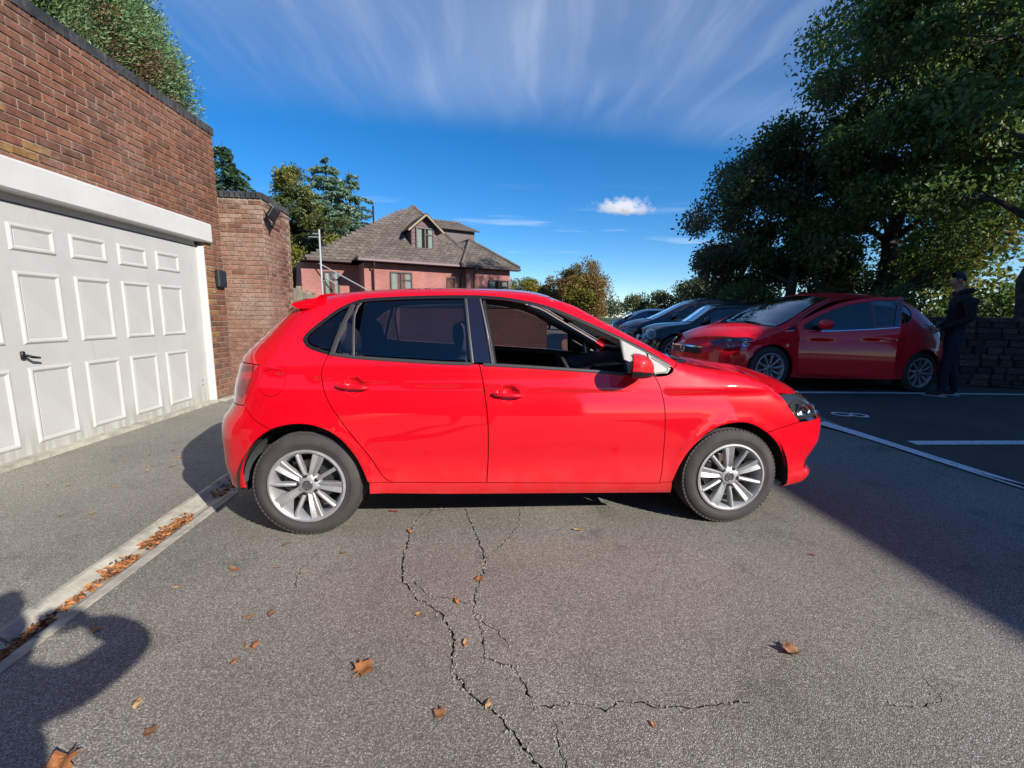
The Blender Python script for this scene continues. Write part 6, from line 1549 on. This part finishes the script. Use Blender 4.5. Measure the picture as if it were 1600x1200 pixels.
# clipped juniper on the bank behind the garage wall
jun = tag(empty('juniper_bush', (-5.6, 5.6, 3.45)), 'large clipped green juniper bush growing above the garage wall', 'bush')
rj = np.random.default_rng(91); Cj = []; Dj = []; Cb = []; Db = []; mb = MB()
for i in range(520):
    v = rj.normal(size=3); v /= np.linalg.norm(v); v[2] = abs(v[2])*1.0-.12
    p = np.array([v[0]*1.02, v[1]*1.95, .35+v[2]*2.45]); p = p*(.90+.11*rj.random()); k = 430
    d = np.array([v[0], v[1]*.6, v[2]+.25]); d /= np.linalg.norm(d)
    u = rj.random(k); c_ = p+np.outer(u-.4, d)*.42+np.clip(rj.normal(size=(k, 3)), -1.6, 1.6)*.085; dd = d+rj.normal(size=(k, 3))*.5
    if i < 100: mb.tube([(0, v[1]*.6, 0), p*.6, p], [.03, .02, .006], 5, False)
    if rj.random() < (.36 if (v[2] < .3 and v[1] > -.1) else .07): Cb.append(c_); Db.append(dd)
    else: Cj.append(c_); Dj.append(dd)
mb.build('stem', M_BARK, jun, fix=False)
Cj = np.concatenate(Cj); link('foliage', leaf_mesh('foliage', Cj, np.concatenate(Dj), .05*rj.uniform(.6, 1.3, len(Cj)), M_LF_JUN, .3, .2, rj), jun)
Cb = np.concatenate(Cb); tag(link('foliage', leaf_mesh('foliage', Cb, np.concatenate(Db), .05*rj.uniform(.6, 1.3, len(Cb)), M_LF_BROWN, .3, .2, rj), jun), label='dry brown patches in the juniper')
bank = MB(); bank.box((-8.6, 5.2, 1.72), (6.2, 12, 3.44)); tag(bank.build('bank', M_GRASS), kind='structure')
# ------------------------------------------------------------------ people
M_SKIN = mat('skin', (.38, .20, .14), .55, fn=None); M_SKIN.node_tree.nodes['Principled BSDF'].inputs['Subsurface Weight'].default_value = .08
M_HAIR = mat('hair_black', (.010, .008, .007), .6); M_HOOD = mat('hoodie_black', rough=.95, fn=noise_col((.010, .010, .011), (.020, .020, .022), 40, 4, .4, 25))
M_JEAN = mat('jeans_dark', rough=.9, fn=noise_col((.010, .014, .030), (.022, .028, .052), 60, 4, .3, 30)); M_SHOE = mat('shoe_black', (.014, .014, .016), .5)
M_SOLE = mat('shoe_sole', (.45, .45, .45), .6); M_EYE = mat('eye_dark', (.01, .008, .008), .2)
def body(name, J, bones, parent, cloth):
    """J: joint -> (xyz, (rx, ry)); bones: pairs; grown with a Skin modifier, then baked to one mesh with clothing by nearest bone"""
    keys = list(J); ix = {k: i for i, k in enumerate(keys)}
    me = bpy.data.meshes.new(name); me.from_pydata([J[k][0] for k in keys], [(ix[a], ix[b]) for a, b in bones], []); me.update()
    o = bpy.data.objects.new(name, me); COL.objects.link(o)
    sk = o.modifiers.new('skin', 'SKIN'); sk.use_smooth_shade = True; sk.branch_smoothing = .6
    for i, k in enumerate(keys):
        v = me.skin_vertices[0].data[i]; r_ = J[k][1]; v.radius = r_ if isinstance(r_, tuple) else (r_, r_); v.use_root = (k == 'pelvis')
    sb = o.modifiers.new('sub', 'SUBSURF'); sb.levels = 2; sb.render_levels = 2
    dg = bpy.context.evaluated_depsgraph_get(); m2 = bpy.data.meshes.new_from_object(o.evaluated_get(dg)); bpy.data.objects.remove(o)
    mats = [M_SKIN, M_HOOD, M_JEAN, M_SHOE]; 
    m2.materials.clear()
    for m in mats: m2.materials.append(m)
    P = np.array([p.center for p in m2.polygons]); best = np.full(len(P), 1e9); mi = np.zeros(len(P), int)
    for a, b in bones:
        A = np.array(J[a][0]); B = np.array(J[b][0]); d = B-A; t = np.clip(((P-A)@d)/max(1e-9, d@d), 0, 1); dist = np.linalg.norm(P-(A+t[:, None]*d), axis=1)
        ra = np.mean(J[a][1]); rb = np.mean(J[b][1]); dist = dist-(ra+(rb-ra)*t); k = dist < best; best[k] = dist[k]; mi[k] = cloth(a, b)
    m2.polygons.foreach_set('material_index', mi.astype(np.int32)); m2.polygons.foreach_set('use_smooth', [True]*len(m2.polygons))
    ob = link(name, m2, parent); return ob
def cloth(a, b):
    s = a+b
    if 'foot' in s or 'toe' in s: return 3
    if 'ankle' in s or 'knee' in s or 'hip' in s: return 2
    if 'head' in s or 'neckt' in s or 'fing' in s or 'palm' in s or 'jaw' in s or 'nose' in s: return 0
    return 1
def fingers(J, B, side, wrist, palm_dir, across, curl, n=4, pal=.085):
    """palm and five fingers rooted in the palm; curl bends towards 'curl'"""
    w_ = Vector(wrist); d = Vector(palm_dir).normalized(); a = Vector(across).normalized(); c = Vector(curl).normalized(); pw = 'palm'+side
    J[pw] = (tuple(w_+d*.045), (.022, .030)); J[pw+'e'] = (tuple(w_+d*pal), (.016, .034)); B += [('wrist'+side, pw), (pw, pw+'e')]
    for i, (o, l) in enumerate(((-.028, .066), (-.009, .076), (.010, .072), (.027, .056))):
        k = 'fing%d%s' % (i, side); r0 = w_+d*(pal+.004)+a*o
        J[k+'a'] = (tuple(r0), .0088); J[k+'b'] = (tuple(r0+d*l*.38+c*l*.18), .0085); J[k+'c'] = (tuple(r0+d*l*.55+c*l*.55), .0078); J[k+'d'] = (tuple(r0+d*l*.42+c*l*.85), .007)
        B += [(pw+'e', k+'a'), (k+'a', k+'b'), (k+'b', k+'c'), (k+'c', k+'d')]
    k = 'fing4'+side; r0 = w_+d*.035-a*.030
    J[k+'a'] = (tuple(r0), .011); J[k+'b'] = (tuple(r0+d*.025-a*.022+c*.02), .0098); J[k+'c'] = (tuple(r0+d*.055-a*.016+c*.038), .0085)
    B += [(pw, k+'a'), (k+'a', k+'b'), (k+'b', k+'c')]
def head_parts(par, hc, fwd, r_=.092, hair=True, tilt=0):
    """hair cap, ears and eyes round a head centred at hc looking along fwd"""
    f = Vector(fwd).normalized(); up = Vector((0, 0, 1)); s = f.cross(up).normalized(); up = s.cross(f); hc = Vector(hc)
    V = []; F = []; n, m_ = 18, 9
    for i in range(m_):
        th = math.pi*.60*i/(m_-1)
        for k in range(n):
            ph = 2*math.pi*k/n; d = Vector((math.sin(th)*math.cos(ph), math.sin(th)*math.sin(ph), math.cos(th)))
            lim = 1.0
            p = f*(d.x*.108)+s*(d.y*.088)+up*(d.z*.122)
            if d.x > -.15 and d.z < .52: p = p*.80
            V.append(hc+p*.97+up*.010-f*.008)
    F = [(i*n+k, i*n+(k+1) % n, (i+1)*n+(k+1) % n, (i+1)*n+k) for i in range(m_-1) for k in range(n) if not (math.cos(2*math.pi*(k+.5)/n) > .1 and i >= 2)]
    mb = MB(); mb.add(V, F); mb.build('hair', M_HAIR, par, smooth=True)
    for sg in (-1, 1):
        mb = MB(); V = []
        for k in range(10):
            a = 2*math.pi*k/10; V.append(hc+s*sg*.086-f*.008+up*(.030*math.sin(a)-.012)+f*.018*math.cos(a))
        V2_ = [v+s*sg*.016-f*.006 for v in V]; mb.add(V+V2_, [tuple(range(10, 20))]+[(k, (k+1) % 10, 10+(k+1) % 10, 10+k) for k in range(10)]); mb.build('ear', M_SKIN, par, smooth=True)
        mb = MB(); e = hc+f*.090+s*sg*.032+up*.006; mb.box(e, (.012, .012, .009), bev=.003); mb.build('eye', M_EYE, par)
        mb = MB(); e = hc+f*.094+s*sg*.032+up*.026; mb.tube([e-s*.016, e+s*.016], .005, 5); mb.build('eyebrow', M_HAIR, par)
    mb = MB(); e = hc+f*.090-up*.058; mb.tube([e-s*.02, e+f*.006, e+s*.02], .005, 5); mb.build('mouth', mat('lip', (.30, .12, .10), .5), par)
# the man standing by the parked hatchback, looking down at his hands; built facing -x
man = tag(empty('person', (6.2, 6.24, zg(6.28, 6.24)), R(-24)), 'person in a black hoodie and dark jeans standing, looking down at their hands', 'person')
J = {'pelvis': ((0, 0, .93), (.125, .15)), 'spine': ((-.005, 0, 1.08), (.118, .150)), 'chest': ((.01, 0, 1.27), (.135, .165)), 'upper': ((.02, 0, 1.39), (.10, .13)), 'neckc': ((.0, 0, 1.47), .068), 'neckt': ((-.035, 0, 1.525), .055), 'jaw': ((-.095, 0, 1.565), (.050, .052)), 'headm': ((-.075, 0, 1.625), (.090, .080)), 'headt': ((-.055, 0, 1.685), (.078, .070)), 'nose': ((-.150, 0, 1.590), .017)}
B = [('pelvis', 'spine'), ('spine', 'chest'), ('chest', 'upper'), ('upper', 'neckc'), ('neckc', 'neckt'), ('neckt', 'headm'), ('headm', 'headt'), ('headm', 'jaw'), ('jaw', 'nose')]
for s_, sg in (('L', 1), ('R', -1)):
    ank = (.13, sg*.10) if sg > 0 else (-.10, sg*.10)
    J['hip'+s_] = ((0, sg*.095, .86), (.095, .095)); J['knee'+s_] = ((ank[0]*.55-.03, sg*.105, .48), (.068, .066)); J['ankle'+s_] = ((ank[0]+.01, ank[1], .10), (.048, .05)); J['foot'+s_] = ((ank[0]-.02, ank[1], .045), (.042, .045)); J['foottoe'+s_] = ((ank[0]-.16, ank[1]+sg*.02, .032), (.030, .042))
    J['shoulder'+s_] = ((.03, sg*.185, 1.375), .075); J['elbow'+s_] = ((.055, sg*.235, 1.10), .056); J['cuff'+s_] = ((-.15, sg*.10, .965), .045); J['wrist'+s_] = ((-.185, sg*.078, .95), (.024, .030))
    B += [('pelvis', 'hip'+s_), ('hip'+s_, 'knee'+s_), ('knee'+s_, 'ankle'+s_), ('ankle'+s_, 'foot'+s_), ('foot'+s_, 'foottoe'+s_), ('upper', 'shoulder'+s_), ('shoulder'+s_, 'elbow'+s_), ('elbow'+s_, 'cuff'+s_), ('cuff'+s_, 'wrist'+s_)]
    fingers(J, B, s_, J['wrist'+s_][0], (-.85, -sg*.45, -.1), (.1*sg, .2, sg*-.9), (-.2, -sg*.9, .1))
body('body', J, B, man, cloth)
head_parts(man, (-.072, 0, 1.618), (-.93, 0, -.37))
mb = MB(); V = []
for i in range(14):
    a = math.pi*(.12+1.76*i/13); V.append((.03-.10*math.cos(a)*-1*.9-.05, .12*math.sin(a), 1.455+.03*math.cos(a)))
mb.tube([(.09*math.cos(a)+.015, .10*math.sin(a), 1.465+.02*math.cos(a)) for a in np.linspace(-2.3, 2.3, 16)], .034, 8); mb.build('hood', M_HOOD, man, smooth=True)
for sg, ank in ((1, (.13, .10)), (-1, (-.10, -.10))):
    mb = MB(); mb.box((ank[0]-.065, ank[1]+sg*.01, .012), (.27, .095, .024), bev=.010); mb.build('shoe_sole', M_SOLE, man)
ph = tag(empty('phone', (6.2-.255, 6.24+.115, zg(6.28, 6.24)+.985), R(-24)), 'pale phone held in the hands of the standing person', 'phone')
mb = MB(); mb.box((.0, 0, 0), (.13, .072, .010), M=Matrix.Rotation(R(28), 3, 'Y'), bev=.003); mb.build('case', mat('phone_case', (.35, .36, .38), .3), ph)
# the photographer just behind the viewpoint, whose shadow falls to the lower left; faces +y
pho = tag(empty('person', (0, 0, 0)), 'photographer behind the viewpoint, seen only by the shadow with a bent arm', 'person')
J = {'pelvis': ((.02, -.36, .74), (.155, .125)), 'spine': ((.04, -.31, .90), (.155, .120)), 'chest': ((.04, -.26, 1.06), (.170, .120)), 'upper': ((.03, -.24, 1.16), (.13, .09)), 'neckc': ((-.01, -.24, 1.22), .066), 'neckt': ((-.035, -.235, 1.275), .055), 'headm': ((-.05, -.235, 1.385), (.085, .095)), 'headt': ((-.05, -.245, 1.45), (.075, .085)), 'jaw': ((-.05, -.18, 1.33), .055), 'nose': ((-.05, -.15, 1.365), .017)}
B = [('pelvis', 'spine'), ('spine', 'chest'), ('chest', 'upper'), ('upper', 'neckc'), ('neckc', 'neckt'), ('neckt', 'headm'), ('headm', 'headt'), ('headm', 'jaw'), ('jaw', 'nose')]
arm = {'R': ((.205, -.235, 1.145), (.325, -.07, 1.215), (.15, -.045, 1.235), (.105, -.040, 1.24), (-.9, .1, .1)), 'L': ((-.145, -.235, 1.145), (-.175, -.22, .985), (-.13, -.085, 1.175), (-.115, -.052, 1.20), (.6, .3, .6))}
for s_, sg in (('L', -1), ('R', 1)):
    J['hip'+s_] = ((.02+sg*.10, -.36, .68), .10); J['knee'+s_] = ((.02+sg*.20, -.14, .42), .07); J['ankle'+s_] = ((.02+sg*.21, -.40, .10), .05); J['foot'+s_] = ((.02+sg*.21, -.38, .045), (.045, .042)); J['foottoe'+s_] = ((.02+sg*.23, -.23, .032), (.042, .030))
    sh, el, cu, wr_, fd_ = arm[s_]
    J['shoulder'+s_] = (sh, .078); J['elbow'+s_] = (el, .064); J['cuff'+s_] = (cu, .050); J['wrist'+s_] = (wr_, .028)
    B += [('pelvis', 'hip'+s_), ('hip'+s_, 'knee'+s_), ('knee'+s_, 'ankle'+s_), ('ankle'+s_, 'foot'+s_), ('foot'+s_, 'foottoe'+s_), ('upper', 'shoulder'+s_), ('shoulder'+s_, 'elbow'+s_), ('elbow'+s_, 'cuff'+s_), ('cuff'+s_, 'wrist'+s_)]
    fingers(J, B, s_, wr_, fd_, (0, -.3*sg, -.9), (0, -.9, .1), pal=.06)
body('body', J, B, pho, cloth); head_parts(pho, (-.05, -.228, 1.385), (0, .96, -.25))
p2 = tag(empty('phone', (0.0, -.016, 1.25)), 'phone held up by the photographer at the viewpoint', 'phone')
mb = MB(); mb.box((-.02, 0, 0), (.16, .009, .076), bev=.003); mb.build('case', M_BLACK, p2)

# ------------------------------------------------------------------ fallen leaves
def leafcol(name, a, b): return mat(name, rough=.75, fn=noise_col(a, b, 40, 5, .3, 120, rnd=.2))
M_L_OR = leafcol('fallen_orange', (.30, .10, .03), (.52, .22, .07)); M_L_BR = leafcol('fallen_brown', (.16, .07, .03), (.34, .16, .07)); M_L_TAN = leafcol('fallen_tan', (.34, .20, .09), (.50, .32, .15)); M_L_RED = leafcol('fallen_red', (.32, .015, .02), (.48, .03, .04))
rl = random.Random(19)
MAPLE = [(0, -.5), (.06, -.22), (.30, -.34), (.26, -.16), (.52, -.06), (.36, .06), (.44, .30), (.22, .22), (.16, .36), (0, .58), (-.16, .36), (-.22, .22), (-.44, .30), (-.36, .06), (-.52, -.06), (-.26, -.16), (-.30, -.34), (-.06, -.22)]
OVAL = [(0, -.55), (.13, -.35), (.22, -.1), (.22, .15), (.12, .4), (0, .58), (-.12, .4), (-.22, .15), (-.22, -.1), (-.13, -.35)]
def leaf_obj_mesh(poly, curl, m, seed):
    r = random.Random(seed); P = densify([(x*r.uniform(.85, 1.15), y*r.uniform(.9, 1.1)) for x, y in poly], .12); G = [(x, y) for x in np.arange(-.45, .46, .12) for y in np.arange(-.45, .5, .12)]
    G = [g for g in G if pip([g], inset(P, .03))[0]]; V, T = cdt([P], G); T = T[pip(V[T].mean(axis=1), P)]
    ph = r.uniform(0, 6); z = curl*(.55*np.abs(V[:, 0])**1.5+.4*np.maximum(0, V[:, 1])**2+.10*np.sin(V[:, 0]*9+ph)*np.cos(V[:, 1]*7)); z = z-z.min()+.02
    V3 = [(x, y, q) for (x, y), q in zip(V, z)]; mb = MB(); mb.add(V3, [tuple(t) for t in T]); mb.tube([(0, -.45, .06), (.03, -.6, .07), (.02, -.74, .05)], [.013, .011, .009], 5)
    return mesh_data('fallen_leaf', mb.V, mb.F, m)
LM = {}
for nm, m in (('o', M_L_OR), ('b', M_L_BR), ('t', M_L_TAN), ('r', M_L_RED)): LM[nm] = [leaf_obj_mesh(MAPLE, .55, m, 1), leaf_obj_mesh(MAPLE, 1.15, m, 2), leaf_obj_mesh(OVAL, .7, m, 3), leaf_obj_mesh(OVAL, 1.3, m, 4)]
def fallen(x, y, s, c, k, rz, label, grp=None):
    o = link('fallen_leaf', LM[c][k], None, (x, y, zg(x, y)+.002), (rl.uniform(-.08, .08), rl.uniform(-.08, .08), rz)); o.scale = (s, s, s*.8); return tag(o, label, 'leaf', grp)
fallen(-.516, 1.392, .085, 'o', 0, -.5, 'large orange maple leaf lying on the asphalt left of the crack')
fallen(1.069, 1.496, .078, 'b', 1, 1.2, 'curled brown leaf lying alone on the asphalt at the right')
fallen(-.746, 2.663, .055, 'r', 2, 1.5, 'bright red leaf on the asphalt below the rear door')
fallen(-.144, 1.941, .05, 'o', 0, .3, 'orange leaf caught on the main crack below the car'); fallen(-.213, 1.218, .05, 'b', 0, 1.1, 'russet leaf left of the wide crack near the bottom')
fallen(.40, 2.445, .055, 't', 2, 1.4, 'tan leaf on the asphalt below the front door'); fallen(-1.23, 1.03, .10, 'o', 1, .8, 'large orange leaf in the shadow at the bottom left')
ORD = 'first second third fourth fifth sixth seventh eighth ninth tenth eleventh twelfth thirteenth fourteenth fifteenth sixteenth seventeenth eighteenth nineteenth twentieth twenty-first twenty-second twenty-third'.split()
CN = dict(o='orange', b='brown', t='tan'); SN = {0: 'lobed', 2: 'oval', 3: 'curled'}
def scatter(pts, lab, grp):
    for i, (x, y) in enumerate(sorted(pts, key=lambda p: p[1])):
        cc = rl.choice('oobt'); k = rl.choice((0, 2, 2, 3))
        fallen(x, y, rl.uniform(.03, .052), cc, k, rl.uniform(0, 6), lab % (CN[cc], SN[k], ORD[i]), grp)
scatter(((-.23,1.773),(-1.015,1.992),(-1.15,2.017),(-1.218,2.237),(-.996,1.679),(-1.079,1.657),(-.982,1.488),(-.988,1.417),(-.96,1.50),(-1.187,1.239),(-1.07,1.146),(-.064,1.253),(-.379,1.69),(-.167,1.524),(-.875,2.16),(-1.45,2.45),(-1.6,2.75),(-1.35,2.0),(-1.52,1.85),(-1.631,1.572),(-.58,2.40),(-1.3,2.62),(-1.12,2.52)), 'small %s %s leaf on the asphalt, %s nearest of the scattered small leaves', 'small leaves scattered on the asphalt')
scatter([(rl.uniform(-3.4, -2.45), rl.uniform(1.9, 4.4)) for i in range(15)], 'small %s %s leaf on the forecourt by the garage door, %s nearest there', 'small leaves on the forecourt')
fallen(.45, 1.19, .025, 'o', 2, .4, 'tiny orange leaf below the right branch of the crack'); fallen(1.62, 2.2, .03, 'r', 2, .8, 'tiny red leaf near the edge of the shade at the right')
# drift of leaves in the channel
rg = np.random.default_rng(55); C_ = []; 
for (ya_, yb_, n, sp_) in ((.2, 1.2, 900, .42), (1.05, 1.45, 420, .30), (1.45, 1.68, 120, .16), (1.70, 2.0, 90, .18), (1.96, 2.12, 160, .24), (2.2, 2.55, 300, .26), (2.5, 2.62, 40, .15), (2.9, 3.9, 330, .3)):
    y = rg.uniform(ya_, yb_, n); u = np.clip(.53+rg.normal(size=n)*sp_*.42, .12, .9); xl = np.array([lerp_line(GL, q) for q in y]); xr = np.array([lerp_line(GR, q) for q in y])
    zz = np.interp(u, [p[0] for p in PROF[1:-1]], [p[1] for p in PROF[1:-1]])
    C_.append(np.stack([xl+(xr-xl)*u, y, zz+.006+rg.random(n)*.022], 1))
C_ = np.concatenate(C_); D_ = rg.normal(size=C_.shape)*np.array([1, 1, .28]); half = rg.random(len(C_)) < .6
lit = tag(empty('leaf_litter', (0, 0, 0)), 'drift of orange and brown leaves lying in the concrete channel', 'leaves', kind='stuff')
bpy.data.objects.remove(lit)
for k, m, nm in ((half, M_L_OR, 'orange drift of fallen leaves lying in the concrete channel'), (~half, M_L_BR, 'brown drift of fallen leaves lying in the concrete channel')):
    tag(link('leaf_litter', leaf_mesh('leaf_litter', C_[k], D_[k], rg.uniform(.016, .042, k.sum()), m, .5, .35, rg)), nm, 'leaves', kind='stuff')
